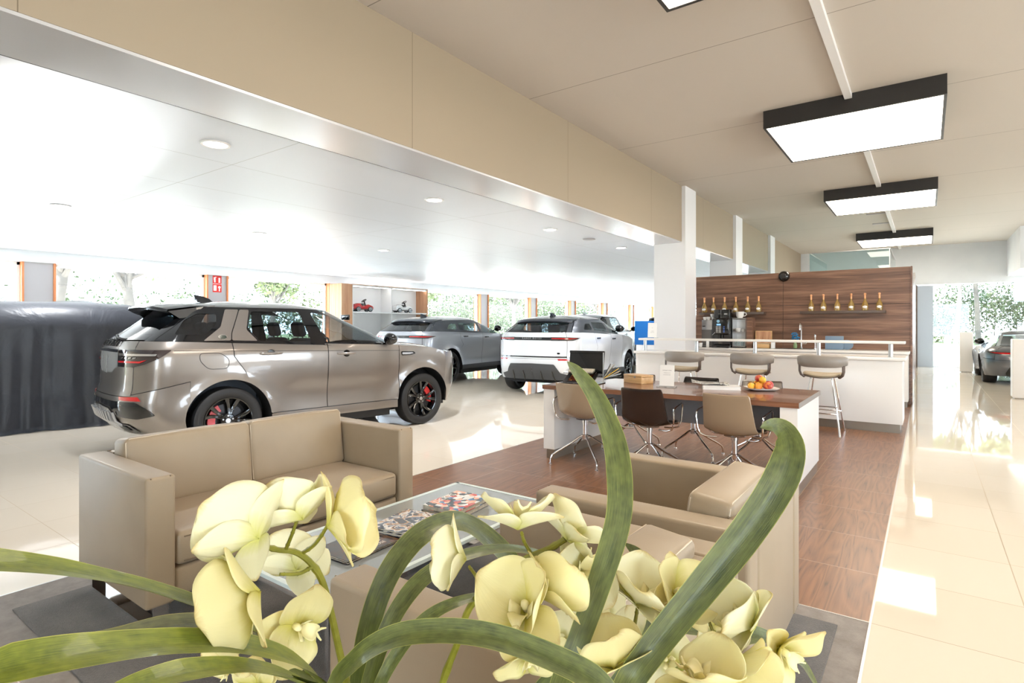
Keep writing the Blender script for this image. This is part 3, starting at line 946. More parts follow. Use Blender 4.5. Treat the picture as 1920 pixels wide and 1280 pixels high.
# magazines and newspaper
t = thing('book', 'thick white book on the long table beside the fruit', 'book', (-1.63, 5.70, TZ), R(20))
MB().rbox(-0.17, 0.17, -0.12, 0.12, 0, 0.028, 0.003, 2).build('page_block', M['paper'], t)
MB().box(-0.173, 0.173, -0.123, 0.123, 0.028, 0.03).box(-0.173, 0.173, -0.123, 0.123, -0.0, 0.002).build('cover', M['white'], t)
b = MB()
rows = []
for j in range(9):
    y = -0.1 + 0.2 * j / 8
    rows.append([(x, y, 0.034 + 0.012 * math.sin(4 * x * 8 + j) * (abs(x) / 0.17) + 0.02 * (j / 8) * max(0, -x) * 5) for x in [-0.17 + 0.34 * k / 14 for k in range(15)]])
b.grid(rows)
o = tag(b.build('newspaper', cover('newsprint', [rgb(235, 233, 228), rgb(90, 90, 92), rgb(225, 222, 215), rgb(60, 70, 80), rgb(230, 228, 222)], 40, 'noise', 3.0), None, thick=0.006),
        'crumpled folded newspaper on top of the white book', 'newspaper')
o.location = (-1.75, 5.74, TZ + 0.012)
o.rotation_euler = (0, 0, R(24))

# fruit plate --------------------------------------------------------------------
pl = MB()
def plate_ring(s, z, r_=0.5):
    pts = []
    for k in range(40):
        a = 2 * PI * k / 40
        c, s_ = math.cos(a), math.sin(a)
        q = (abs(c) ** 4 + abs(s_) ** 4) ** (-0.25)
        pts.append((c * q * s, s_ * q * s, z))
    return pts
rows = [plate_ring(0.001, 0.004), plate_ring(0.09, 0.004), plate_ring(0.115, 0.01), plate_ring(0.145, 0.026), plate_ring(0.147, 0.03), plate_ring(0.14, 0.028), plate_ring(0.112, 0.016), plate_ring(0.088, 0.01), plate_ring(0.001, 0.01)]
pl.grid(rows, closeu=True)
PX, PY = -1.28, 5.80
o = tag(pl.build('fruit_plate', M['porcelain'], loc=(PX, PY, TZ - 0.0035)), 'square white plate of fruit on the long table', 'plate')
o.rotation_euler = (0, 0, R(32))

def fruit(kind, label, x, y, z, r_, c1, c2, cat, elong=1.0, seed=0):
    m = mat(kind + ' skin', c1, 0.35, coat=0.1)
    v = pos_scaled(m, (1, 1, 1), (seed, seed, 0), obj=True)
    lk(m, ramp(m, noise(m, v, 16, 3, 0.6, 0.3), [(0.42, c1), (0.6, c2)]).outputs[0], bsdf(m).inputs['Base Color'])
    t = thing(kind, label, cat, (x, y, z), seed * 1.3, 'fruit on the white plate')
    prof = []
    N_ = 16
    for i in range(N_ + 1):
        a = PI * i / N_
        rr = r_ * math.sin(a) * (1 + 0.06 * math.cos(a))
        zz = -r_ * elong * math.cos(a)
        dim = 0.16 * r_ * math.exp(-(rr / (0.32 * r_)) ** 2)
        prof.append((rr, zz - math.copysign(dim, zz)))
    T = Tm((0, 0, 0), rx=seed * 0.7, ry=seed * 0.4)
    MB().lathe(prof, 24, T, False, False).build('skin', m, t)
    MB().tube([T @ Vector((0, 0, r_ * elong * 0.8)), T @ Vector((0.002, 0.001, r_ * elong * 1.05))], 0.0018, 6).build('stalk', M['brownstrut'], t)
    return t
yel, org, rd, grn, ora = rgb(240, 186, 60), rgb(232, 130, 50), rgb(168, 48, 50), rgb(150, 140, 60), rgb(240, 160, 60)
FR = [('peach', 'yellow peach at the front left corner of the fruit plate', -0.075, -0.065, 0.04, 0.034, yel, ora, 'peach'),
      ('mandarin', 'orange mandarin at the front of the fruit plate', -0.005, -0.075, 0.04, 0.033, ora, org, 'mandarin'),
      ('peach', 'red blushed peach at the right of the fruit plate', 0.07, -0.05, 0.046, 0.039, org, rd, 'peach'),
      ('pear', 'green brown pear at the left of the fruit plate', -0.095, 0.01, 0.044, 0.037, grn, rgb(130, 90, 50), 'pear'),
      ('mandarin', 'yellow mandarin in the middle of the bottom layer', -0.02, -0.005, 0.044, 0.036, yel, ora, 'mandarin'),
      ('mandarin', 'yellow fruit at the back left of the plate', -0.06, 0.07, 0.044, 0.036, yel, org, 'mandarin'),
      ('apple', 'dark red apple at the back right of the fruit heap', 0.06, 0.04, 0.048, 0.041, rd, rgb(190, 70, 60), 'apple'),
      ('mandarin', 'orange mandarin hidden at the back of the plate', 0.015, 0.085, 0.044, 0.036, ora, org, 'mandarin'),
      ('peach', 'orange and red peach at the very top of the fruit heap', -0.03, 0.045, 0.104, 0.038, org, rd, 'peach'),
      ('mandarin', 'small yellow mandarin in the top layer facing the camera', 0.015, -0.02, 0.1, 0.032, yel, ora, 'mandarin')]
for i, (k_, l_, x, y, z, r_, c1, c2, cat) in enumerate(FR):
    fruit(k_, l_, PX + x, PY + y, TZ + z, r_, c1, c2, cat, 1.0 if k_ != 'pear' else 1.15, seed=0.6 + i)

# ------------------------------------------------------------------ bar
bt = thing('bar_counter', 'long white bar counter with raised shelf and steel plinth', 'bar counter', (-2.05, 9.1, 0))
MB().rbox(-1.83, 1.805, -0.33, 0.33, 0.115, 0.93, 0.004, 2).build('front_panel', M['lacquer'], bt)
MB().rbox(-1.86, 1.84, -0.37, 0.36, 0.932, 0.972, 0.008, 3).build('worktop', M['lacquer'], bt)
MB().box(-1.78, 1.775, -0.29, 0.33, 0.0, 0.115).build('plinth', M['kick'], bt)
MB().rbox(-1.8, 1.83, -0.30, -0.02, 1.148, 1.18, 0.004, 2).build('raised_shelf', M['lacquer'], bt)
for x in (-1.74, -0.88, -0.01, 0.83, 1.67):
    MB().lathe([(0.036, 0.972), (0.036, 0.977), (0.026, 0.98), (0.026, 1.143), (0.034, 1.148)], 20, Tm((x, -0.16, 0))).build('shelf_post', M['steel'], bt)

def bar_stool(label, loc, rz):
    """faces +Y"""
    t = thing('bar_stool', label, 'bar stool', loc, rz, 'grey leather bar stools at the white bar')
    # seat
    rows = []
    for k, (s, z) in enumerate(((0.001, 0.742), (0.1, 0.742), (0.17, 0.76), (0.20, 0.765), (0.214, 0.748), (0.205, 0.728), (0.15, 0.72), (0.001, 0.718))):
        rows.append([(math.cos(a) * s * 1.08, math.sin(a) * s, z + (0.02 * (math.cos(a) ** 2) * (s / 0.2) if s > 0.05 else 0)) for a in [2 * PI * i / 36 for i in range(36)]])
    MB().grid(rows, closeu=True).build('seat', M['beige_leather'], t)
    rows = []
    for k, (s, z) in enumerate(((0.001, 0.716), (0.15, 0.717), (0.212, 0.727), (0.216, 0.716), (0.15, 0.706), (0.001, 0.704))):
        rows.append([(math.cos(a) * s * 1.08, math.sin(a) * s, z + (0.02 * (math.cos(a) ** 2) * (s / 0.2) if s > 0.05 else 0)) for a in [2 * PI * i / 36 for i in range(36)]])
    MB().grid(rows, closeu=True).build('seat_pan', M['brownstrut'], t)
    # back band: wraps behind (-Y)
    rows = []
    sec = [(0.0, -0.078), (-0.016, -0.068), (-0.022, 0.0), (-0.016, 0.07), (0.0, 0.08), (0.016, 0.07), (0.022, 0.0), (0.016, -0.068)]
    for i in range(25):
        a = R(180 + 10 + 160 * i / 24)
        rr = 0.27
        fall = abs((i - 12) / 12.0) ** 3
        rows.append([((rr + dx) * math.cos(a) * 1.02, (rr + dx) * math.sin(a) * 0.98 + 0.0, 0.93 + dz * (1 - 0.3 * fall)) for dx, dz in sec])
    b = MB().grid(rows, closeu=True)
    n_ = len(sec)
    b.f.append(tuple(range(n_))); b.f.append(tuple(24 * n_ + k for k in range(n_)))
    b.build('backrest', M['grey_leather'], t, angle=60)
    for s in (-1, 1):
        b = MB()
        b.tube([(s * 0.20, -0.10, 0.722), (s * 0.235, -0.12, 0.75), (s * 0.25, -0.13, 0.80), (s * 0.25, -0.13, 0.88)], [0.03, 0.028, 0.026, 0.026], 10, flat=0.5)
        b.build('back_strut', M['brownstrut'], t)
    P = []
    for sx in (-1, 1):
        for sy in (-1, 1):
            top, bot = Vector((sx * 0.12, sy * 0.11, 0.712)), Vector((sx * 0.225, sy * 0.26, 0.0))
            MB().tube([top, bot], 0.0105, 8).build('leg', M['chrome'], t)
            P.append(top + (bot - top) * ((0.712 - 0.27) / 0.712))
    b = MB()
    for i, j in ((0, 1), (1, 3), (3, 2), (2, 0)):
        b.tube([P[i], P[j]], 0.008, 8)
    b.tube([P[0] + Vector((0, 0, 0.09)), P[2] + Vector((0, 0, 0.09))], 0.006, 6)
    b.build('footrest', M['chrome'], t)
    return t
bar_stool('grey leather bar stool at the left of the bar, behind the acrylic sign', (-2.9, 8.33, 0), R(2))
bar_stool('grey leather bar stool in the middle, above the fruit plate', (-1.95, 8.33, 0), R(-3))
bar_stool('grey leather bar stool at the right, standing clear of the long table', (-1.09, 8.33, 0), R(0))
t = acrylic_sign('white paper sign in an acrylic holder on the left end of the bar shelf', (-3.67, 8.95, 1.1805), R(8), [('~', 0.03, 0.15), ('wij helpen u', 0.012, 0.1), ('graag verder', 0.012, 0.08)], 0.15, 0.24)

# walnut back wall -----------------------------------------------------------------
ww = thing('walnut_wall', 'tall walnut panelled wall behind the bar', 'wall panelling', (-2.03, 12.2, 0))
for x0, x1 in ((-1.98, -0.262), (-0.256, 1.805)):
    for z0, z1 in ((0.0, 1.778), (1.786, 2.43)):
        MB().box(x0, x1, 0, 0.02, z0, z1).build('panel', M['walnut'], ww)
MB().box(-1.98, 1.8, 0.02, 0.25, 0, 2.425).build('core', M['black'], ww)
MB().box(1.806, 1.83, -0.02, 0.26, 0, 2.435).build('end_panel', M['walnut'], ww)
tag(MB().box(-0.5, -0.2, 12.5, 13.9, 0, 2.32).build('tall_cabinet', M['lacquer']), 'tall white cabinet end just behind the walnut wall', 'cabinet')
t = thing('cabinet_door', 'walnut door leaf standing open behind the walnut wall', 'door', (-0.17, 12.9, 0))
MB().box(-0.025, 0.0, -0.3, 0.6, 0.42, 2.35).build('leaf', M['walnut'], t)
MB().box(-0.028, 0.0, -0.302, -0.3, 0.42, 2.35).build('edge', M['chrome'], t)

for i, (x0, x1, lb) in enumerate(((-3.88, -2.60, 'brown wall shelf at the left holding six champagne bottles above the coffee machine'), (-1.96, -0.585, 'brown wall shelf at the right holding six champagne bottles above the tap'))):
    tag(MB().rbox(x0, x1, 12.0, 12.2, 1.612, 1.662, 0.003, 2).build('wall_shelf', M['brownstrut']), lb, 'shelf')

M['wine'] = mat('golden champagne glass', rgb(214, 176, 96), 0.05, trans=0.55, coat=0.5)
M['copper'] = mat('copper foil', rgb(232, 170, 122), 0.35, metal=0.5)
def bottle(label, x, y, z, group):
    t = thing('champagne_bottle', label, 'bottle', (x, y, z), 0, group)
    MB().lathe([(0.0, 0.0), (0.044, 0.0), (0.05, 0.006), (0.052, 0.03), (0.052, 0.09), (0.048, 0.12), (0.036, 0.15), (0.022, 0.178), (0.0155, 0.205), (0.0145, 0.235)], 20, None, False, True).build('glass_body', M['wine'], t)
    MB().lathe([(0.0152, 0.215), (0.0165, 0.25), (0.0165, 0.285), (0.02, 0.29), (0.021, 0.305), (0.016, 0.317), (0.0, 0.319)], 16, None, False, False).build('foil_cap', M['copper'], t)
    rows = []
    for i in range(7):
        v_ = -1 + 2 * i / 6
        wv_ = math.sqrt(max(0.0, 1 - v_ * v_)) if abs(v_) < 1 else 0.02
        rows.append([(0.0528 * math.sin(0.78 * u * wv_), -0.0528 * math.cos(0.78 * u * wv_), 0.066 + 0.024 * v_) for u in (-1, -0.6, -0.2, 0.2, 0.6, 1)])
    l = MB().grid(rows).build('paper_label', M['paper'], t)
    return t
BX = [(-3.80, 'leftmost'), (-3.61, 'second from the left'), (-3.385, 'third from the left'), (-3.16, 'fourth from the left'), (-2.93, 'fifth from the left'), (-2.72, 'rightmost')]
for x, w in BX:
    bottle('champagne bottle with copper foil, %s on the left wall shelf' % w, x, 12.1, 1.6625, 'champagne bottles on the left shelf')
for x, w in [(-1.777, 'leftmost'), (-1.57, 'second from the left'), (-1.342, 'third from the left'), (-1.119, 'third from the right'), (-0.902, 'second from the right'), (-0.682, 'rightmost')]:
    bottle('champagne bottle with copper foil, %s on the right wall shelf' % w, x, 12.1, 1.6625, 'champagne bottles on the right shelf')
t = thing('wall_speaker', 'small round black speaker at the top of the walnut wall', 'speaker', (-2.27, 12.2, 2.36))
MB().lathe([(0.0, 0.1), (0.04, 0.098), (0.075, 0.085), (0.1, 0.05), (0.105, 0.0)], 28, Matrix.Rotation(PI / 2, 4, 'X'), False, True).build('housing', M['blackplastic'], t)
MB().lathe([(0.05, 0.097), (0.045, 0.104), (0.0, 0.108)], 24, Matrix.Rotation(PI / 2, 4, 'X'), False, False).build('cone', M['mattblack'], t)

# back counter
bc = thing('back_counter', 'white back counter along the walnut wall', 'counter', (-2.03, 11.9, 0))
MB().box(-1.95, 1.78, -0.27, 0.298, 0.1, 0.895).build('cabinet_body', M['lacquer'], bc)
MB().box(-1.76, 1.76, -0.22, 0.298, 0, 0.1).build('plinth', M['kick'], bc)
MB().rbox(-1.97, 1.8, -0.3, 0.298, 0.9, 0.945, 0.004, 2).build('worktop', M['lacquer'], bc)
CZ = 0.9455
t = thing('milk_fridge', 'slim silver milk fridge left of the coffee machine', 'fridge', (-3.63, 11.9, CZ))
MB().rbox(-0.115, 0.115, -0.15, 0.2, 0.02, 0.56, 0.006, 2).build('body', M['steel'], t)
MB().box(-0.115, 0.115, -0.155, -0.15, 0.03, 0.36).build('door', mat('smoked grey fridge door', rgb(120, 116, 112), 0.2, metal=0.4), t)
MB().box(-0.10, -0.04, -0.158, -0.15, 0.42, 0.44).box(0.09, 0.115, -0.16, -0.15, 0.02, 0.37).build('handle', M['blackplastic'], t)
MB().box(-0.11, 0.11, -0.14, 0.18, 0, 0.02).build('foot', M['black'], t)
t = thing('coffee_machine', 'large gloss black coffee machine with keypad on the back counter', 'coffee machine', (-3.33, 11.78, CZ))
MB().rbox(-0.17, 0.17, -0.10, 0.26, 0.05, 0.58, 0.012, 3).rbox(-0.17, 0.17, -0.18, -0.08, 0.26, 0.58, 0.03, 4).build('body', M['blackplastic'], t)
MB().rbox(-0.14, 0.165, -0.12, 0.18, 0.585, 0.765, 0.008, 3).build('bean_hopper', M['blackplastic'], t)
MB().box(-0.005, 0.0, -0.122, -0.118, 0.6, 0.76).box(0.06, 0.12, -0.124, -0.12, 0.66, 0.69).build('hopper_trim', M['steel'], t)
MB().rbox(-0.17, 0.17, -0.2, 0.1, 0.0, 0.05, 0.006, 2).build('drip_tray', M['blackplastic'], t)
MB().tube([(-0.03, -0.13, 0.26), (-0.03, -0.14, 0.19)], 0.02, 12).tube([(0.03, -0.13, 0.26), (0.03, -0.14, 0.2)], 0.012, 12).build('spout', M['mattblack'], t)
MB().tube([(-0.16, -0.17, 0.25), (-0.1, -0.2, 0.3), (-0.09, -0.2, 0.31)], 0.006, 8).build('steam_wand', M['chrome'], t)
MB().lathe([(0, 0), (0.03, 0), (0.03, 0.004), (0, 0.004)], 24, Tm((-0.04, -0.18, 0.53), rx=PI / 2)).build('round_badge', mat('pale blue badge', rgb(150, 200, 225), 0.3), t)
b = MB()
for r_ in range(4):
    for c in range(2):
        b.rbox(-0.085 + c * 0.055, -0.04 + c * 0.055, -0.187, -0.178, 0.3 + r_ * 0.034, 0.328 + r_ * 0.034, 0.003, 1)
b.build('key', M['steel'], t)
MB().box(-0.07, 0.01, -0.186, -0.179, 0.445, 0.48).build('display', mat('blue lcd', rgb(120, 170, 215), 0.2, emit=(0.3, 0.55, 0.9, 1), estr=0.6), t)
b = MB()
for r_ in range(4):
    b.box(0.06, 0.085, -0.186, -0.179, 0.31 + r_ * 0.034, 0.33 + r_ * 0.034)
b.build('blue_key', mat('blue key', rgb(70, 110, 190), 0.3), t)
t = thing('cup_rack', 'steel cup warmer rack with shelves right of the coffee machine', 'cup rack', (-3.02, 11.92, CZ))
b = MB()
for z in (0.0, 0.28, 0.56):
    b.box(-0.125, 0.125, -0.14, 0.18, z + 0.02, z + 0.035)
b.box(-0.125, -0.12, -0.14, 0.18, 0.02, 0.57).box(0.12, 0.125, -0.14, 0.18, 0.02, 0.57).box(-0.125, 0.125, 0.175, 0.18, 0.02, 0.57)
b.build('shelf_case', M['steel'], t)
MB().box(-0.12, 0.12, -0.13, 0.17, 0, 0.02).build('foot', M['black'], t)
b = MB().box(0.126, 0.23, -0.05, 0.22, 0, 0.6)
tag(b.build('side_cabinet', M['walnut'], loc=(-3.02, 11.92, CZ)), 'narrow walnut box standing against the right of the cup rack', 'cabinet')

def cup(label, x, y, z, s=1.0, rz=0.0, tip=False, cat='cup', mt='porcelain', handle=True, name='coffee_cup'):
    t = thing(name, label, cat, (x, y, z), rz, 'white cups round the coffee machine')
    MB().lathe([(0.0, 0.004), (0.02 * s, 0.0), (0.024 * s, 0.0), (0.034 * s, 0.02 * s), (0.04 * s, 0.06 * s), (0.037 * s, 0.06 * s), (0.031 * s, 0.022 * s), (0.0, 0.008)], 20, None, False, False).build('bowl', M[mt], t)
    if handle:
        MB().tube([(0.036 * s, 0, 0.05 * s), (0.055 * s, 0, 0.048 * s), (0.06 * s, 0, 0.034 * s), (0.05 * s, 0, 0.02 * s), (0.033 * s, 0, 0.018 * s)], 0.004 * s, 6).build('handle', M[mt], t)
    return t
FZ = CZ + 0.5605
cup('white cup at the left front of the silver fridge top', -3.70, 11.82, FZ, 1, 0.5)
cup('white cup at the centre of the silver fridge top', -3.62, 11.80, FZ, 1.05, 1.2)
cup('white cup at the right of the silver fridge top beside the machine', -3.55, 11.90, FZ, 1.05, -0.4)
cup('white cup at the back of the silver fridge top', -3.67, 11.96, FZ, 1, 2.0)
cup('white cup stacked on top of another on the silver fridge', -3.585, 11.93, FZ + 0.061, 1.0, 0.2)
cup('large white pot on top of the steel cup rack', -3.03, 11.9, CZ + 0.5955, 2.1, 0, name='teapot', cat='pot')
cup('upturned white cup in the middle of the cup rack', -3.05, 11.86, CZ + 0.3155, 1.3, 2.6)
cup('white cup at the right of the middle rack shelf', -2.965, 11.9, CZ + 0.3155, 0.9, -2.0)
for k, x in enumerate((-3.10, -3.04, -2.98, -2.93)):
    t = thing('drinking_glass', ['clear glass at the left of the lowest rack shelf', 'second clear glass on the lowest rack shelf', 'third clear glass on the lowest rack shelf', 'clear glass at the right of the lowest rack shelf'][k], 'glass', (x, 11.86, CZ + 0.0355), 0, 'glasses on the cup rack')
    MB().lathe([(0.0, 0.004), (0.02, 0.0), (0.026, 0.1), (0.024, 0.1), (0.018, 0.008), (0, 0.008)], 16, None, False, False).build('tumbler', M['acrylic'], t)
for k, (x, s, l) in enumerate(((-3.76, 1.5, 'white bowl at the far left of the back counter'), )):
    cup(l, x, 11.67, CZ, s, 0, handle=False, name='bowl', cat='bowl')
tag(MB().lathe([(0, 0), (0.03, 0), (0.03, 0.12), (0.018, 0.14), (0.018, 0.17), (0, 0.172)], 18).build('jug', M['porcelain'], loc=(-3.60, 11.67, CZ)), 'small white jug in front of the silver fridge', 'jug')
t = thing('wooden_box', 'open bamboo box with raised lid on the back counter', 'box', (-2.61, 11.92, CZ))
b = MB().box(-0.155, 0.155, -0.1, -0.092, 0, 0.085).box(-0.155, 0.155, 0.092, 0.1, 0, 0.085).box(-0.155, -0.147, -0.1, 0.1, 0, 0.085).box(0.147, 0.155, -0.1, 0.1, 0, 0.085).box(-0.155, 0.155, -0.1, 0.1, 0, 0.008)
b.build('tray', M['bamboo'], t)
T = Tm((0, 0.1, 0.085), rx=R(-4))
MB().box(-0.14, 0.14, 0.0, 0.006, 0.01, 0.24, T).build('lid_inlay', M['oak'], t)
MB().box(-0.155, 0.155, -0.006, 0.008, 0.0, 0.014, T).box(-0.155, 0.155, -0.006, 0.008, 0.24, 0.254, T).box(-0.155, -0.14, -0.006, 0.008, 0, 0.25, T).box(0.14, 0.155, -0.006, 0.008, 0, 0.25, T).build('lid', M['bamboo'], t)
b = MB()
for k in range(9):
    b.box(-0.14 + k * 0.031, -0.135 + k * 0.031 + 0.018, -0.08, 0.08, 0.01, 0.09)
b.build('tea_sachet', M['pages'], t)
t = thing('storage_jar', 'white bottle with a grey cap beside the bamboo box', 'jar', (-2.4, 11.85, CZ))
MB().rbox(-0.035, 0.035, -0.03, 0.03, 0, 0.12, 0.006, 2).build('body', M['white'], t)
MB().box(-0.03, 0.03, -0.025, 0.025, 0.12, 0.15).build('cap', M['steel'], t)
t = thing('kitchen_tap', 'tall chrome tap on the back counter', 'tap', (-1.94, 12.05, CZ))
MB().tube([(0, 0, 0), (0, 0, 0.42), (0, -0.02, 0.46), (0, -0.07, 0.49), (0, -0.13, 0.47), (0, -0.15, 0.42), (0, -0.15, 0.36)], 0.014, 12).lathe([(0.03, 0), (0.03, 0.02), (0.02, 0.03)], 16).build('spout', M['chrome'], t)
MB().tube([(0.0, 0, 0.1), (0.08, 0, 0.1), (0.1, 0, 0.13)], 0.011, 10).build('lever', M['chrome'], t)
t = thing('glass_vase', 'small glass vase with blue flowers beside the tap', 'vase', (-2.04, 12.02, CZ))
MB().lathe([(0, 0), (0.03, 0.0), (0.036, 0.06), (0.022, 0.12), (0.028, 0.15)], 18, None, False, False).build('vase_glass', mat('green tinted glass', rgb(150, 180, 120), 0.1, alpha=0.7), t)
b = MB()
for k in range(26):
    a = rnd.random() * 6.28
    r_ = 0.02 + 0.055 * rnd.random()
    b.lathe([(0, -0.014), (0.014, -0.006), (0.017, 0.004), (0.008, 0.014), (0, 0.015)], 8, Tm((r_ * math.cos(a), r_ * math.sin(a), 0.17 + 0.13 * rnd.random())), False, False)
b.build('blossom', mat('bright blue blossom', rgb(40, 130, 180), 0.6), t)
t = thing('sink', 'steel sink rim in the back counter', 'sink', (-2.05, 11.8, CZ))
MB().rbox(-0.3, 0.35, -0.15, -0.12, 0, 0.006, 0.002, 1).rbox(-0.3, 0.35, 0.12, 0.15, 0, 0.006, 0.002, 1).rbox(-0.3, -0.27, -0.12, 0.12, 0, 0.006, 0.002, 1).rbox(0.32, 0.35, -0.12, 0.12, 0, 0.006, 0.002, 1).build('rim', M['steel'], t)
MB().box(-0.27, 0.32, -0.12, 0.12, 0, 0.003).build('basin', M['gap'], t)
t = thing('soap_dispenser', 'small chrome soap pump beside the sink', 'dispenser', (-1.66, 11.75, CZ))
MB().lathe([(0.02, 0), (0.02, 0.03), (0.01, 0.04), (0.01, 0.22), (0.018, 0.24), (0.015, 0.27), (0, 0.275)], 16).tube([(0, 0, 0.255), (0.0, -0.05, 0.28)], 0.008, 8).build('pump', M['chrome'], t)
bl = mat('slate blue cutting board', rgb(120, 142, 164), 0.4)
tag(MB().rbox(-0.15, 0.15, -0.008, 0.008, 0, 0.25, 0.006, 2, Tm((0, 0, 0), rx=R(-6))).build('cutting_board', bl, loc=(-1.38, 12.0, CZ)), 'square slate blue board leaning on the walnut wall', 'cutting board')
tag(MB().prism([(0.1 * math.cos(a) * 1.1, 0.09 + 0.09 * math.sin(a)) for a in [2 * PI * k / 28 for k in range(28)]], -0.006, 0.006, Tm((0, 0, 0), rx=R(84))).build('cutting_board', bl, loc=(-1.19, 12.05, CZ)), 'round slate blue board behind the square one', 'cutting board')
# ------------------------------------------------------------------ cars
def interp(x, tab):
    xs = [t[0] for t in tab]
    ysv = [t[1] for t in tab]
    return float(np.interp(x, xs, ysv))

def smooth_tab(tab, lo, hi, n=160):
    """resample a table with smoothing so that creases stay soft"""
    xs = np.linspace(lo, hi, n)
    yv = np.interp(xs, [t[0] for t in tab], [t[1] for t in tab])
    k = np.array([1, 2, 3, 2, 1.0]); k /= k.sum()
    yp = np.pad(yv, 2, mode='edge')
    yv = np.convolve(yp, k, mode='valid')
    return xs, yv

def round_poly(pts, r=0.03, seg=4):
    out = []
    n = len(pts)
    for i in range(n):
        p = Vector(pts[i][:2]); a = Vector(pts[i - 1][:2]); b = Vector(pts[(i + 1) % n][:2])
        rr = pts[i][2] if len(pts[i]) > 2 else r
        rr = min(rr, 0.45 * (a - p).length, 0.45 * (b - p).length)
        if rr < 1e-4:
            out.append(tuple(p)); continue
        p0 = p + (a - p).normalized() * rr
        p1 = p + (b - p).normalized() * rr
        for k in range(seg + 1):
            t = k / seg
            q = p0 * (1 - t) ** 2 + p * 2 * t * (1 - t) + p1 * t * t
            out.append((q.x, q.y))
    return out

def subdiv_poly(pts, step):
    out = []
    n = len(pts)
    for i in range(n):
        a, b = pts[i], pts[(i + 1) % n]
        d = math.hypot(b[0] - a[0], b[1] - a[1])
        k = max(1, int(math.ceil(d / step)))
        for j in range(k):
            out.append((a[0] + (b[0] - a[0]) * j / k, a[1] + (b[1] - a[1]) * j / k))
    return out

def in_poly(P, poly):
    x, y = P[:, 0], P[:, 1]
    ins = np.zeros(len(P), bool)
    n = len(poly)
    for i in range(n):
        x0, y0 = poly[i]; x1, y1 = poly[(i + 1) % n]
        if y0 == y1:
            continue
        c = ((y0 > y) != (y1 > y)) & (x < (x1 - x0) * (y - y0) / (y1 - y0) + x0)
        ins ^= c
    return ins

def edge_dist(P, poly):
    d = np.full(len(P), 1e9)
    n = len(poly)
    for i in range(n):
        a = np.array(poly[i]); b = np.array(poly[(i + 1) % n])
        ab = b - a
        t = np.clip(((P - a) @ ab) / max(ab @ ab, 1e-12), 0, 1)
        d = np.minimum(d, np.linalg.norm(P - (a + t[:, None] * ab), axis=1))
    return d

def fill(poly, holes=(), step=0.06):
    """triangulated 2-D region with interior points"""
    loops = [subdiv_poly(poly, step)] + [subdiv_poly(h, step) for h in holes]
    V, E_ = [], []
    for lp in loops:
        o = len(V)
        V += lp
        E_ += [(o + i, o + (i + 1) % len(lp)) for i in range(len(lp))]
    pa = np.array(loops[0])
    x0, y0 = pa.min(0); x1, y1 = pa.max(0)
    gx = np.arange(x0 + step / 2, x1, step); gy = np.arange(y0 + step / 2, y1, step * 0.75)
    if len(gx) and len(gy):
        G = np.array([(a + (0.5 * step if j % 2 else 0), b) for j, b in enumerate(gy) for a in gx])
        ok = in_poly(G, loops[0])
        for h in loops[1:]:
            ok &= ~in_poly(G, h)
        for lp in loops:
            ok &= edge_dist(G, lp) > step * 0.35
        V += [tuple(p) for p in G[ok]]
    r = geometry.delaunay_2d_cdt([Vector(p) for p in V], E_, [], 0, 1e-6)
    vs = [(p.x, p.y) for p in r[0]]
    A = np.array(vs)
    fs = [tuple(f) for f in r[2]]
    if not fs:
        return vs, fs
    cen = np.array([A[list(f)].mean(0) for f in fs])
    ok = in_poly(cen, loops[0])
    for h in loops[1:]:
        ok &= ~in_poly(cen, h)
    return vs, [f for f, k in zip(fs, ok) if k]

def arc(cx, cz, r_, a0, a1, n=24):
    return [(cx + r_ * math.cos(R(a0 + (a1 - a0) * k / n)), cz + r_ * math.sin(R(a0 + (a1 - a0) * k / n))) for k in range(n + 1)]

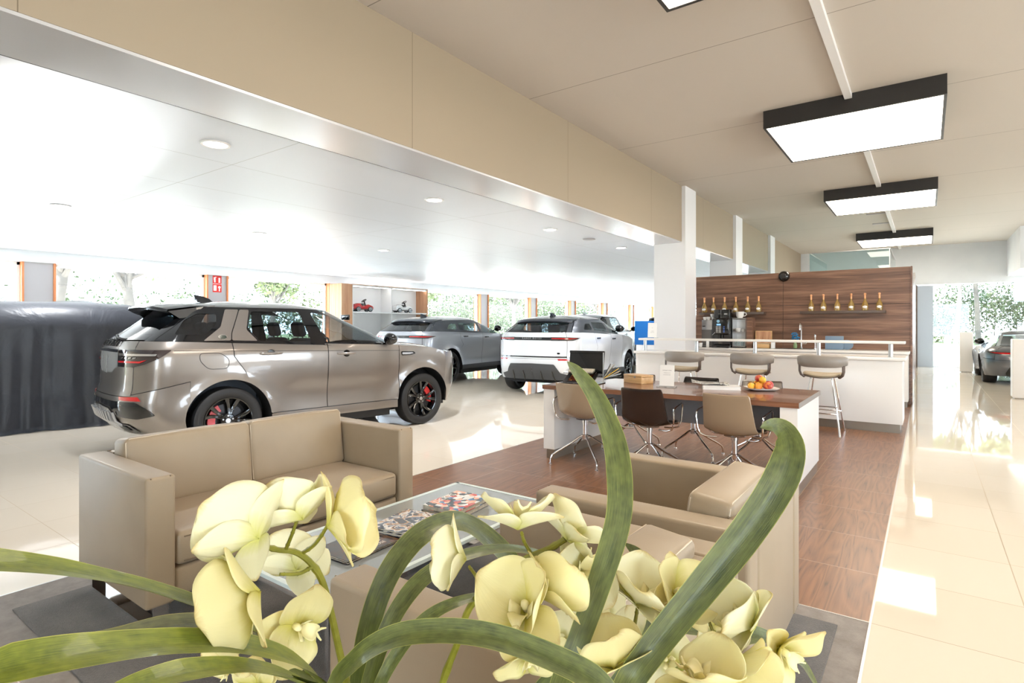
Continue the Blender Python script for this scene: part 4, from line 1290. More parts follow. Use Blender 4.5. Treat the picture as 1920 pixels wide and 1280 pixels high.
class Outline:
    """plan outline of the body at every height; x from rear bumper (0) to nose (L)"""
    def __init__(s, rear, front, half, rcr, rcf, m=2.5, taper=0.05):
        s.rear, s.front, s.half, s.rcr, s.rcf, s.m, s.taper = rear, front, half, rcr, rcf, m, taper
        s.tabs = {}
        for nme in ('rear', 'front', 'half', 'rcr', 'rcf'):
            t = getattr(s, nme)
            if not isinstance(t, list):
                t = [(0, t), (3, t)]
            s.tabs[nme] = smooth_tab(t, min(a[0] for a in t), max(a[0] for a in t), 120)

    def g(s, nme, z):
        xs, yv = s.tabs[nme]
        return np.interp(z, xs, yv)

    def side(s, x, z):
        xr, xf, b = s.g('rear', z), s.g('front', z), s.g('half', z)
        rr, rf = s.g('rcr', z), s.g('rcf', z)
        xc = 0.5 * (xr + xf); a = 0.5 * (xf - xr)
        y = b * (1 - s.taper * abs((x - xc) / a) ** 3)
        dr, df = x - xr, xf - x
        if dr < rr:
            y *= max(0.0, 1 - (1 - max(dr, 0) / rr) ** s.m) ** (1 / s.m)
        if df < rf:
            y *= max(0.0, 1 - (1 - max(df, 0) / rf) ** s.m) ** (1 / s.m)
        return y

    def rearx(s, y, z):
        xr, rr, b = s.g('rear', z), s.g('rcr', z), s.g('half', z) * (1 - s.taper)
        t = min(abs(y) / b, 0.9999)
        return xr + rr * (1 - (1 - t ** s.m) ** (1 / s.m))

    def frontx(s, y, z):
        xf, rf, b = s.g('front', z), s.g('rcf', z), s.g('half', z) * (1 - s.taper)
        t = min(abs(y) / b, 0.9999)
        return xf - rf * (1 - (1 - t ** s.m) ** (1 / s.m))

    def prep_wrap(s, z0, z1, xs, Lr, nz=36):
        """q: x for q>xs; rear of that, arc length scaled so that the centre line is q = xs-Lr"""
        s.xs, s.Lr, s.wz = xs, Lr, np.linspace(z0, z1, nz)
        s.wt = []
        for z in s.wz:
            xr, rr = s.g('rear', z), s.g('rcr', z)
            pts = []
            for k in range(61):
                ph = PI / 2 * k / 60
                d = rr * (1 - max(math.cos(ph), 0) ** (2 / s.m))
                x = xr + d
                pts.append((x, s.side(x, z)))
            x = xr + rr
            while x < xs - 0.01:
                pts.append((x, s.side(x, z)))
                x += 0.03
            pts.append((xs, s.side(xs, z)))
            P = np.array(pts)
            L_ = np.concatenate([[0], np.cumsum(np.linalg.norm(np.diff(P, axis=0), axis=1))])
            u = np.linspace(0, 1, 120)
            s.wt.append(np.stack([np.interp(u * L_[-1], L_, P[:, 0]), np.interp(u * L_[-1], L_, P[:, 1])], 1))
        s.wt = np.array(s.wt)

    def wrap(s, q, z):
        if q >= s.xs:
            return q, s.side(q, z)
        u = min(max((q - (s.xs - s.Lr)) / s.Lr, 0), 1) * 119
        f = min(max((z - s.wz[0]) / (s.wz[-1] - s.wz[0]), 0), 1) * (len(s.wz) - 1)
        i, j = int(min(u, 118)), int(min(f, len(s.wz) - 2))
        a, b = u - i, f - j
        w = s.wt
        p = (w[j, i] * (1 - a) + w[j, i + 1] * a) * (1 - b) + (w[j + 1, i] * (1 - a) + w[j + 1, i + 1] * a) * b
        return p[0], p[1]

def make_wheel(R0, width, m_rim, spokes, parent, x, y, z, side, twist=0.14, caliper=None, tyre_mat=None):
    """side +1: outer face towards +y"""
    w = bpy.data.objects.new('wheel', None)
    w.empty_display_size = 0.1
    C.objects.link(w)
    w.parent = parent
    w.location = (x, y, z)
    T = Matrix.Rotation(-PI / 2 * side, 4, 'X')      # local z -> outward
    h = width / 2
    rr = R0 * 0.69
    prof = [(rr, -h * 0.85), (R0 * 0.86, -h), (R0 * 0.96, -h * 0.9), (R0 * 0.995, -h * 0.7), (R0, -h * 0.3), (R0, h * 0.3), (R0 * 0.995, h * 0.7), (R0 * 0.97, h * 0.88), (R0 * 0.92, h * 0.98), (R0 * 0.86, h), (R0 * 0.78, h * 0.98), (rr * 1.02, h * 0.86), (rr, h * 0.8)]
    MB().lathe(prof, 56, T, False, False).build('tyre', tyre_mat or M['tyre'], w, angle=30)
    b = MB()
    b.lathe([(rr * 0.99, h * 0.82), (rr * 1.0, h * 0.88), (rr * 0.96, h * 0.86), (rr * 0.93, h * 0.7), (rr * 0.9, h * 0.2), (rr * 0.88, -h * 0.8), (rr, -h * 0.85)], 56, T, False, False)
    n = spokes
    for k in range(n):
        for d in (-1, 1):
            a0 = 2 * PI * k / n + d * 0.5 / n
            a1 = a0 + twist + d * 0.16 * 5 / n
            ri, ro = 0.055, rr * 0.97
            rows = []
            for i in range(7):
                t_ = i / 6
                r_ = ri + (ro - ri) * t_
                a = a0 + (a1 - a0) * t_ ** 1.2
                wd = 0.016 + 0.006 * t_
                zt_ = h * (0.62 + 0.22 * t_ ** 2) - 0.012 * math.sin(PI * t_)
                ca, sa = math.cos(a), math.sin(a)
                rows.append([(r_ * ca - sa * wd * 1.4, r_ * sa + ca * wd * 1.4, zt_ - 0.045), (r_ * ca - sa * wd, r_ * sa + ca * wd, zt_ - 0.006), (r_ * ca - sa * wd * 0.5, r_ * sa + ca * wd * 0.5, zt_),
                             (r_ * ca + sa * wd * 0.5, r_ * sa - ca * wd * 0.5, zt_), (r_ * ca + sa * wd, r_ * sa - ca * wd, zt_ - 0.006), (r_ * ca + sa * wd * 1.4, r_ * sa - ca * wd * 1.4, zt_ - 0.045)])
            b.grid(rows, T)
    b.lathe([(0.0, h * 0.66), (0.032, h * 0.66), (0.036, h * 0.62), (0.075, h * 0.6), (0.085, h * 0.5), (0.085, h * 0.2)], 30, T, False, False)
    b.build('rim', m_rim, w, angle=30)
    b = MB()
    for k in range(5):
        a = 2 * PI * k / 5 + 0.3
        b.lathe([(0.0, h * 0.6 + 0.006), (0.009, h * 0.6 + 0.006), (0.011, h * 0.58)], 10, T @ Matrix.Translation((0.055 * math.cos(a), 0.055 * math.sin(a), 0)), False, False)
    b.lathe([(0.0, h * 0.67), (0.026, h * 0.67), (0.028, h * 0.65)], 20, T, False, False)
    b.build('hub_cap', M['steel'], w)
    b = MB().lathe([(0.06, h * 0.1), (rr * 0.72, h * 0.1), (rr * 0.72, h * 0.0), (0.06, h * 0.0)], 40, T, False, False)
    b.build('brake_disc', M['discmetal'], w)
    MB().lathe([(0.0, -h * 0.2), (rr * 0.9, -h * 0.2)], 40, T, False, False).build('wheel_back', M['black'], w)
    if caliper:
        b = MB()
        rows = []
        for i in range(9):
            a = R(-40 + 80 * i / 8) + (0 if side > 0 else 0)
            ca, sa = math.cos(a), math.sin(a)
            r1, r2 = rr * 0.5, rr * 0.8
            rows.append([(r1 * ca, r1 * sa, h * 0.12), (r1 * ca, r1 * sa, h * 0.42), (r2 * ca, r2 * sa, h * 0.42), (r2 * ca, r2 * sa, h * 0.12)])
        b.grid(rows, T @ Matrix.Rotation(R(200 if x < 2 else -20) * side, 4, 'Z'))
        b.build('brake_caliper', caliper, w)
    return w

def paint(name, col, metal=0.0, rough=0.3):
    m = mat(name, col, rough, metal=metal, coat=1.0)
    bsdf(m).inputs['Coat Roughness'].default_value = 0.02
    return m
M['tyre'] = mat('black tyre rubber', rgb(26, 26, 28), 0.55)
M['discmetal'] = mat('dark brake metal', rgb(60, 60, 62), 0.35, metal=0.8)
M['silver'] = paint('warm grey metallic paint', rgb(134, 126, 119), 0.6, 0.28)
M['whitepaint'] = paint('white car paint', rgb(232, 234, 238))
M['greypaint'] = paint('silver grey metallic paint', rgb(172, 176, 184), 0.5, 0.3)
M['darkpaint'] = paint('dark blue black paint', rgb(24, 30, 42), 0.3)
M['gunmetal'] = paint('gunmetal grey paint', rgb(104, 106, 112), 0.55, 0.3)
M['roofblack'] = paint('gloss black roof paint', rgb(22, 24, 28))
M['roofgrey'] = paint('graphite roof paint', rgb(64, 68, 76), 0.3)
M['trimblack'] = mat('gloss black trim', rgb(14, 15, 17), 0.08, coat=0.6)
M['cladding'] = mat('grey bumper cladding', rgb(70, 72, 76), 0.45)
M['skid'] = mat('satin aluminium skid plate', rgb(190, 192, 196), 0.25, metal=0.7)
M['lampred'] = mat('red lamp lens', rgb(190, 20, 26), 0.08, coat=0.8, emit=(0.6, 0.01, 0.01, 1), estr=0.12)
M['lampsmoke'] = mat('smoked lamp lens', rgb(44, 34, 36), 0.05, coat=1.0)
M['lampclear'] = mat('bright lamp lens', rgb(210, 206, 204), 0.06, metal=0.7, coat=1.0)
M['mirrorplate'] = mat('plate recess whitened as if reflecting windows', rgb(235, 238, 240), 0.08, metal=0.55)  # whitened base stands in for bright windows reflected in the plate recess
M['seat'] = mat('charcoal seat fabric', rgb(46, 54, 62), 0.6)
M['seatlight'] = mat('pale grey seat leather', rgb(170, 172, 172), 0.5)
M['calred'] = mat('red brake caliper', rgb(190, 30, 30), 0.3, coat=0.5)

def suv(sp):
    """sp: dictionary of dimensions. local frame: +x forward, +y left, z up; origin under the rear axle centre"""
    t = thing('car', sp['label'], 'car', sp['loc'], sp['rz'])
    t.scale = (sp.get('sc', 1.0),) * 3
    L, W2, H = sp['L'], sp['W2'], sp['H']
    xa, xb = sp['axr'], sp['axr'] + sp['wb']
    wr = sp['wr']
    belt_r, belt_f = sp['belt_r'], sp['belt_f']
    zt = sp['zt']                      # height where the roof dome starts
    paintm, roofm = M[sp['paint']], M[sp['roof']]
    low = Outline(sp['rear'], sp['frontl'], sp['half'], sp['rcr'], sp['rcf'], sp.get('m', 2.5), sp.get('taper', 0.05))
    up = Outline(sp['rear'], sp['frontu'], sp['half'], sp['rcru'], sp['rcfu'], sp.get('m', 2.5), sp.get('taperu', 0.07))
    low.prep_wrap(0.16, max(belt_r, belt_f) + 0.05, xa, sp['Lr'])
    qc = xa - sp['Lr']
    zdrop = sp.get('zdrop', [(0, 0), (6, 0)])
    zxs, zys = smooth_tab(zdrop, -0.5, L + 0.5, 200)
    def fin(x, y, z):
        bz = sp.get('bz', 1.04)
        if z > bz:
            z = z + (z - bz) / (H - bz) * float(np.interp(x, zxs, zys))
        return (x - xa, y, z)
    def flare(x, z):
        o = 0.0
        for cx in (xa, xb):
            d = math.hypot(x - cx, z - wr)
            o = max(o, sp.get('flare', 0.022) * math.exp(-((d - sp['arch']) / 0.055) ** 2) if z > 0.15 else 0)
        if sp.get('scoop', 0):
            o -= sp['scoop'] * math.exp(-((z - 0.55) / 0.17) ** 2) * (1 / (1 + math.exp(-(x - xa - 0.65) * 10))) * (1 / (1 + math.exp((x - xb + 0.6) * 10)))
        return o
    def mp_low(q, z, off=0.0, sgn=-1):
        x, y = low.wrap(q, z)
        if y > 0.3:
            y += flare(x, z) * min(1, (y - 0.3) / 0.3)
        if off:
            x2, y2 = low.wrap(q + 0.01, z); x1, y1 = low.wrap(q - 0.01, z)
            dx, dy = x2 - x1, y2 - y1
            l = math.hypot(dx, dy) or 1
            x, y = x - dy / l * off, y + dx / l * off
        return fin(x, sgn * y, z)
    def mp_up(x, z, off=0.0, sgn=-1):
        y = up.side(x, z)
        if off:
            y += off
        return fin(x, sgn * y, z)
    def mp_rear(y, z, off=0.0, o=None):
        return fin((o or up).rearx(y, z) - off, y, z)
    def mp_front(y, z, off=0.0):
        return fin(up.frontx(y, z) + off, y, z)

    def patch(name, poly, material, fn, holes=(), off=0.0, rad=0.03, step=0.07, sides=(-1, 1), parent=t, rnd_=True, lab=None, thick=None):
        pl_ = round_poly(poly, rad) if rnd_ else poly
        vs, fs = fill(pl_, holes, step)
        objs = []
        for sgn in sides:
            b = MB().add([fn(a, c, off, sgn) for a, c in vs], fs)
            o = b.build(name, material, parent, angle=60, thick=thick)
            if lab:
                o['label'] = lab
            objs.append(o)
        return objs

    gp = 0.0045
    ar = sp['arch']
    za = lambda r_, zz: math.sqrt(max(r_ * r_ - (wr - zz) ** 2, 0))
    zb = sp['zb']                       # bottom of the body side
    def belt(x):
        return belt_r + (belt_f - belt_r) * min(max((x - 0.3) / (xb - 0.6), 0), 1.2)
    def arch_pts(cx, a0=None, a1=None, rev=False, r_=ar):
        dz = wr - zb
        a_s = -math.degrees(math.asin(min(dz / r_, 0.99)))
        a0 = a_s if a0 is None else a0
        a1 = 180 - a_s if a1 is None else a1
        p = arc(cx, wr, r_, a0, a1, 28)
        return p[::-1] if rev else p
    # door shut lines
    d0, d1, d2 = sp['door_r'], sp['door_m'], sp['door_f']      # rear edge of rear door at belt, middle, front edge
    dz = wr - zb
    a_s = -math.degrees(math.asin(min(dz / ar, 0.99)))
    # rear quarter: from tailgate/bumper line to rear door; door rear edge curves over the arch
    ang_d = sp.get('ang_d', 42)
    pA = (xa + ar * math.cos(R(ang_d)) + 0.012, wr + ar * math.sin(R(ang_d)))
    door_edge = [(d0, belt(d0)), (d0 + 0.01, belt(d0) - 0.16), (d0 + 0.13, 0.94), pA]
    zq = sp['tg_low']                    # bottom of the tailgate / top of bumper at the side
    qt = sp['q_tg']                      # q of the tailgate side edge
    zbump = sp['z_bump']
    qb = sp['q_bumpjoint']
    # quarter panel polygon
    Q = [(qt + gp, belt(0) ), (d0 - gp, belt(d0))] + [(p[0] - gp, p[1]) for p in door_edge[1:]]
    Q += [p for p in arc(xa, wr, ar, ang_d, 150, 24)][1:]
    Q += [(qb, zbump + 0.02), (qt + gp, zq + 0.02)]
    patch('rear_quarter_panel', Q, paintm, mp_low, rnd_=False)
    # rear door
    D1 = [(d0 + gp, belt(d0)), (d1 - gp, belt(d1)), (d1 + 0.0 - gp, zb + 0.115)] + \
         [(xa + za(ar, zb + 0.115) + 0.01, zb + 0.115)] + arc(xa, wr, ar, math.degrees(math.asin((zb + 0.115 - wr) / ar)) + 1, ang_d, 12)[0:] + [(p[0] + gp, p[1]) for p in door_edge[::-1][1:-1]]
    for o in patch('rear_door', D1, paintm, mp_low, rnd_=False):
        pass
    x_f = d2
    D2 = [(d1 + gp, belt(d1)), (d2 - gp, belt(d2)), (d2 - gp, 0.62), (d2 - 0.03, zb + 0.115), (d1 + gp, zb + 0.115)]
    patch('front_door', D2, paintm, mp_low, rad=0.004)
    # sill
    S = [(xa + za(ar, zb + 0.11) + 0.004, zb + 0.107), (xb - za(ar, zb + 0.11) - 0.004, zb + 0.107), (xb - za(ar, zb) - 0.004, zb), (xa + za(ar, zb) + 0.004, zb)]
    patch('sill', S, M[sp.get('sill', sp['paint'])], mp_low, rad=0.004)
    # front wing: top follows the bonnet edge
    def hood_z(x):
        return interp(x, sp['hood'])
    xe = sp['front_end']
    top = [(x, hood_z(x)) for x in np.linspace(d2, xe, 14)]
    F_ = [(d2 + gp, belt(d2))] + [p for p in top[1:]] + [(xe, 0.62), (xb + ar + 0.02, 0.62)] + arc(xb, wr, ar, math.degrees(math.asin((0.62 - wr) / ar)), 180 - math.degrees(math.asin((zb + 0.05 - wr) / ar)), 26)[0:] + [(xb - za(ar, zb + 0.107) - 0.01, zb + 0.112), (d2 - 0.03 + gp, zb + 0.112), (d2 + gp, 0.62)]
    patch('front_wing', F_, paintm, mp_low, rnd_=False)
    # nose: grid across the front below the bonnet
    def nose(z0_, z1_, name, material, y1=None, off=0.0, nz=8, ny=22, parent=t):
        rows = []
        for i in range(nz + 1):
            z = z0_ + (z1_ - z0_) * i / nz
            yy = low.side(xe, z) if y1 is None else y1
            rows.append([fin(low.frontx(yy * (-1 + 2 * k / ny) , z) + off if abs(-1 + 2 * k / ny) < 0.999 or y1 else xe, yy * (-1 + 2 * k / ny), z) for k in range(ny + 1)])
        return MB().grid(rows).build(name, material, parent, angle=60)
    nose(zb, 0.62, 'front_bumper', paintm)
    nose(0.62, hood_z(xe) , 'nose_panel', paintm)
    nose(0.72, 0.92, 'grille', M['trimblack'], y1=0.52, off=0.012)
    nose(0.34, 0.5, 'lower_intake', M['trimblack'], y1=0.6, off=0.012)
    for sgn in (-1, 1):
        rows = []
        for z in (0.84, 0.9, 0.97):
            rows.append([fin(low.frontx(y, z) + 0.012, sgn * y, z) for y in (0.56, 0.62, 0.68, 0.74, 0.8)])
        MB().grid(rows).build('headlight', M['lampclear'], t, angle=60)
    # wings in front of the wheel, below .62
    Fb = [(xb + ar + 0.0, 0.62)] + [(xe, 0.62), (xe, zb)] + [(xb + za(ar, zb), zb)] + arc(xb, wr, ar, a_s, math.degrees(math.asin((0.62 - wr) / ar)), 10)
    patch('bumper_corner', Fb, paintm, mp_low, rnd_=False)
    # bonnet
    rows = []
    xs_ = list(np.linspace(d2 - 0.12, xe - 0.001, 12)) + list(np.linspace(xe, low.g('front', hood_z(xe)) - 0.004, 7))
    for x in xs_:
        zh = hood_z(min(x, xe)) - (0.05 * ((x - xe) / (L - xe + 0.01)) ** 2 if x > xe else 0)
        yy = low.side(x, hood_z(min(x, xe))) + (0 if x > xe else 0)
        crown = sp.get('crown', 0.06) * min(1, (low.g('front', 0.9) - x) / 0.5 + 0.12)
        rows.append([fin(x, yy * u, zh + crown * (1 - abs(u) ** 2.4)) for u in [-1 + 2 * k / 18 for k in range(19)]])
    MB().grid(rows).build('bonnet', paintm, t, angle=50)
    # ---- rear end
    cz0 = 0.0
    T_ = [(qc, belt(0)), (qt - gp, belt(0)), (qt - gp - sp.get('tg_in', 0.0), zq), (qc, zq)]
    # tailgate as one piece across: build with mirrored halves in a single mesh
    def both(name, poly, material, off=0.0, rad=0.0, holes=(), step=0.07, fn=mp_low, parent=t, lab=None, thick=None):
        pl_ = round_poly(poly, rad) if rad else poly
        vs, fs = fill(pl_, holes, step)
        b = MB()
        for sgn in (-1, 1):
            b.add([fn(a, c, off, sgn) for a, c in vs], fs)
        o = b.build(name, material, parent, angle=60, thick=thick)
        if lab:
            o['label'] = lab
        return o
    tg = both('tailgate', T_, paintm)
    B1 = [(qc, zq - 0.006), (qt - sp.get('tg_in', 0) , zq - 0.006), (qt, zq + 0.012), (qb - 0.004, zbump + 0.012)] + arc(xa, wr, ar, 150, 180 - a_s, 12) + [(xa - za(ar, zb) - 0.01, zb), (qc, sp.get('zbr', zb + 0.0))]
    bp = both('rear_bumper', B1, paintm)
    # recess and lamps
    for (nm, poly, mt, off, rad) in sp['rear_marks']:
        if nm.startswith('pair_'):
            patch(nm[5:], poly, M[mt], mp_low, off=off, rad=rad, step=0.05)
        else:
            both(nm, poly, M[mt], off=off, rad=rad, step=0.05)
    for (nm, poly, mt, off, rad) in sp.get('side_marks', []):
        patch(nm, poly, M[mt], mp_low, off=off, rad=rad, step=0.05)
    # arch lips
    for cx in (xa, xb):
        for sgn in (-1, 1):
            rows = []
            for k in range(33):
                a = a_s + (180 - 2 * a_s) * k / 32
                ca, sa = math.cos(R(a)), math.sin(R(a))
                rr_ = []
                for dr_, dd in ((0.0, 0.006), (0.0, -0.06), (-0.0, -0.25)):
                    xx, zz = cx + (ar + dr_) * ca, wr + (ar + dr_) * sa
                    p = mp_low(xx, max(zz, 0.17), 0.0, sgn)
                    rr_.append((p[0], p[1] - sgn * (-dd if dd > 0 else -dd) * (1 if dd < 0 else -1) * 1.0, zz))
                rows.append(rr_)
            MB().grid(rows).build('arch_liner', M['black'], t)
            if sp.get('lip'):
                rows = []
                for k in range(33):
                    a = a_s + (180 - 2 * a_s) * k / 32
                    ca, sa = math.cos(R(a)), math.sin(R(a))
                    rows.append([mp_low(cx + (ar + d_) * ca, max(wr + (ar + d_) * sa, zb), o_, sgn) for d_, o_ in ((0.0, -0.01), (0.0, 0.008), (sp['lip'], 0.008), (sp['lip'] + 0.004, -0.004))])
                MB().grid(rows).build('arch_trim', M[sp.get('lipmat', 'cladding')], t)
    # underbody
    b = MB()
    b.box(-xa + 0.35, -ar - 0.06 , -W2 + 0.2, W2 - 0.2, 0.24, 0.5)
    b.box(-ar - 0.06, ar + 0.06, -W2 + 0.34, W2 - 0.34, 0.22, 0.55)
    b.box(ar + 0.06, sp['wb'] - ar - 0.06, -W2 + 0.1, W2 - 0.1, 0.2, 0.5)
    b.box(sp['wb'] - ar - 0.06, sp['wb'] + ar + 0.06, -W2 + 0.36, W2 - 0.36, 0.22, 0.8)
    b.box(sp['wb'] + ar + 0.06, L - xa - 0.35, -W2 + 0.25, W2 - 0.25, 0.24, 0.7)
    b.build('underbody', M['black'], t)
    # inner liner (door cards)
    for sgn in (-1, 1):
        rows = []
        for z in (0.3, 0.6, 0.9, belt_f - 0.01):
            rows.append([mp_low(x, z, -0.07, sgn) for x in np.linspace(xa + 0.55, d2 - 0.02, 16)])
        MB().grid(rows).build('door_lining', M['seat'], t)
    # ---- greenhouse
    # boundaries: A pillar front edge and D pillar rear edge as fraction of half width
    fA, fD = 0.955, 0.93
    def xA(z):
        y = up.g('half', z) * (1 - up.taper) * fA
        return up.frontx(y, z)
    def xD(z):
        y = up.g('half', z) * (1 - up.taper) * fD
        return up.rearx(y, z)
    zlo = lambda x: belt(x) - 0.002
    nzs = 9
    zz0r, zz0f = belt(0) , belt(d2)
    Zr = np.linspace(zz0r, zt, nzs); Zf = np.linspace(zt, belt_f - 0.02, nzs)
    outer = [(xD(z), z) for z in Zr] + [(xA(z), z) for z in Zf]
    wins = [round_poly(w_, 0.035) for w_ in sp['windows']]
    # frame in black (pillars), holes where the glass is
    patch('window_frame', outer, M[sp.get('frame', 'trimblack')], mp_up, holes=wins, rnd_=False, step=0.09)
    for i, w_ in enumerate(wins):
        def fn(a, c, off, sgn):
            return mp_up(a, c, off - 0.006, sgn)
        patch('side_window', w_, M[sp.get('glass_side', ['tint'])[min(i, len(sp.get('glass_side', ['tint'])) - 1)]], fn, rnd_=False, step=0.12)
    for (nm, poly, mt, off, rad) in sp.get('up_marks', []):
        patch(nm, poly, M[mt], mp_up, off=off, rad=rad, step=0.06)
    # rear glass: (u = y/b fraction, z)
    def rg(u0, u1, z0_, z1_, name, material, off=0.0, nu=16, nz=8):
        rows = []
        for i in range(nz + 1):
            z = z0_ + (z1_ - z0_) * i / nz
            bb = up.g('half', z) * (1 - up.taper)
            rows.append([mp_rear(bb * (u0 + (u1 - u0) * k / nu), z, off) for k in range(nu + 1)])
        return MB().grid(rows).build(name, material, t, angle=60)
    rz1 = sp['rg_top']
    rg(-0.84, 0.84, belt(0) + 0.012, rz1, 'rear_window', M[sp.get('glass_rear', 'darktint')])
    # frame round it
    b = MB()
    for (u0, u1, z0_, z1_) in ((-fD, -0.84, belt(0), zt), (0.84, fD, belt(0), zt), (-0.84, 0.84, rz1, zt)):
        rows = []
        for i in range(9):
            z = z0_ + (z1_ - z0_) * i / 8
            bb = up.g('half', z) * (1 - up.taper)
            rows.append([mp_rear(bb * (u0 + (u1 - u0) * k / 8), z, 0) for k in range(9)])
        b.grid(rows)
    b.build('rear_window_frame', M[sp.get('frame', 'trimblack')], t, angle=60)
    # windscreen
    zw0 = belt_f - 0.0
    rows = []
    for i in range(11):
        z = zw0 + (zt - zw0) * i / 10
        bb = up.g('half', z) * (1 - up.taper)
        rows.append([mp_front(bb * fA * (-1 + 2 * k / 20), z) for k in range(21)])
    MB().grid(rows).build('windscreen', M['tint'], t, angle=60)
    # roof dome
    ring = []
    n_ = 72
    bb = up.g('half', zt)
    xr_, xf_ = up.g('rear', zt), up.g('front', zt)
    side_pts = []
    for k in range(41):
        tt_ = k / 40
        x = xr_ + (xf_ - xr_) * (0.5 - 0.5 * math.cos(PI * tt_))
        side_pts.append((x, up.side(x, zt)))
    ring = [(x, y) for x, y in side_pts] + [(x, -y) for x, y in side_pts[::-1][1:-1]]
    xc_ = 0.5 * (xr_ + xf_)
    rows = []
    for s_ in (1.0, 0.985, 0.95, 0.88, 0.76, 0.6, 0.42, 0.22, 0.02):
        rows.append([fin(xc_ + (x - xc_) * s_, y * s_, zt + (H - zt) * (1 - s_ ** 2.6)) for x, y in ring])
    rf = MB().grid(rows, closeu=True).build('roof', roofm, t, angle=60)
    if sp.get('spoiler'):
        so, sz0, sz1 = sp['spoiler']
        rows = []
        for (dx, zz, w_) in ((0.34, H - 0.055, 1.0), (0.1, H - 0.062, 1.0), (-so, H - 0.10, 0.96), (-so - 0.012, H - 0.125, 0.95), (-so + 0.02, H - 0.145, 0.94), (0.12, H - 0.15, 0.96)):
            bw = up.g('half', zt) * 0.93 * w_
            rows.append([fin(up.g('rear', zt) + dx + 0.05 * abs(u) ** 3 + (0.10 * abs(u) ** 6 if dx < 0 else 0), bw * u, zz + 0.0 + (0.02 * (1 - u * u)) - 0.03 * abs(u) ** 6 ) for u in [-1 + 2 * k / 20 for k in range(21)]])
        b = MB().grid(rows)
        # side fins of the spoiler
        for sgn in (-1, 1):
            bw = up.g('half', zt) * 0.93
            xr0 = up.g('rear', zt)
            b.grid([[fin(xr0 + 0.05 - so + 0.1, sgn * bw * 0.95, H - 0.15), fin(xr0 + 0.2, sgn * bw * 1.0, H - 0.10), fin(xr0 + 0.36, sgn * bw * 1.02, H - 0.08)],
                    [fin(xr0 + 0.0, sgn * bw * 0.99, H - 0.23), fin(xr0 + 0.2, sgn * bw * 1.03, H - 0.2), fin(xr0 + 0.34, sgn * bw * 1.04, H - 0.14)]])
        b.build('rear_spoiler', roofm, t, angle=60)
    # fin antenna
    fx = sp.get('fin_x', xr_ + 0.5)
    zf_ = H - 0.004
    b = MB()
    b.grid([[fin(fx + a, s_ * w_, zf_ + h_) for s_, w_ in ((-1, 0.03), (0, 0), (1, 0.03))] for a, h_ in ((0, 0), (0, 0))] and
           [[fin(fx + 0.0, -0.012, zf_ + 0.06), fin(fx + 0.0, 0.012, zf_ + 0.06)], [fin(fx + 0.05, -0.03, zf_ - 0.01), fin(fx + 0.05, 0.03, zf_ - 0.01)]])
    b = MB()
    prof = [(0.0, 0.075), (0.035, 0.073), (0.11, 0.055), (0.17, 0.03), (0.21, -0.01), (0.03, -0.02)]
    vs, fs = [], []
    for s_ in (-1, 1):
        vs += [fin(fx + a, s_ * (0.004 + 0.03 * (1 - h_ / 0.075)), zf_ + h_) for a, h_ in prof]
    k6 = len(prof)
    fs = [tuple(range(k6)), tuple(range(2 * k6 - 1, k6 - 1, -1))] + [(i, (i + 1) % k6, k6 + (i + 1) % k6, k6 + i) for i in range(k6)]
    b.add(vs, fs)
    b.build('antenna_fin', roofm, t, angle=30)
    # mirrors
    mx, mz = sp['mirror']
    for sgn in (-1, 1):
        yb_ = up.side(mx, mz) if mz > belt_f else low.side(mx, mz)
        b = MB()
        rows = []
        for k in range(9):
            s_ = -1 + 2 * k / 8
            rr_ = math.sqrt(max(0.02, 1 - s_ * s_))
            rows.append([(mx - xa + 0.02 + (0.085 + 0.03 * s_ * 0) * rr_ * math.cos(a) * (0.8 if math.cos(a) < 0 else 1.2), sgn * (yb_ + 0.16 + 0.115 * s_), mz + 0.04 + (0.085 - 0.012 * s_) * rr_ * math.sin(a)) for a in [2 * PI * i / 20 for i in range(20)]])
        b.grid(rows, closeu=True)
        b.f.append(tuple(range(len(b.v) - 20, len(b.v)))); b.f.append(tuple(range(20)))
        mo = b.build('wing_mirror', M['trimblack'], t, angle=50)
        MB().tube([(mx - xa + 0.03, sgn * (yb_ - 0.02), mz - 0.03), (mx - xa + 0.03, sgn * (yb_ + 0.08), mz - 0.01)], [0.03, 0.025], 10, flat=0.5).build('mirror_arm', M['trimblack'], mo)
    # door handles
    for hx, hz in sp['handles']:
        for sgn in (-1, 1):
            p = mp_low(hx, hz, 0.0, sgn)
            b = MB()
            T = Matrix.Translation(p)
            if sp.get('flush'):
                b.rbox(-0.11, 0.11, -0.008, 0.008, -0.014, 0.014, 0.006, 2, T)
                b.build('door_handle', M['trimblack'], t)
            else:
                rows = []
                pts = [(-0.13, 0.004), (-0.11, 0.02), (-0.05, 0.034), (0.05, 0.034), (0.11, 0.02), (0.13, 0.004)]
                b.tube([T @ Vector((a, sgn * c, 0)) for a, c in pts], [0.01, 0.014, 0.016, 0.016, 0.014, 0.01], 10)
                h = b.build('door_handle', paintm, t)
                T2 = T @ Matrix.Rotation(PI / 2, 4, 'X')
                MB().lathe([(0.0, 0.0), (0.045, 0.001), (0.047, -0.004), (0.047, 0.004)], 24, T2, False, False).build('handle_cup', M['trimblack'], h)
    # seats
    sm = M[sp.get('seatmat', 'seat')]
    fz = 0.30
    seats = [(sp['seat_f'], -0.37), (sp['seat_f'], 0.37), (sp['seat_r'], -0.42), (sp['seat_r'], 0.0), (sp['seat_r'], 0.42)]
    hz = sp.get('seat_h', 1.28)
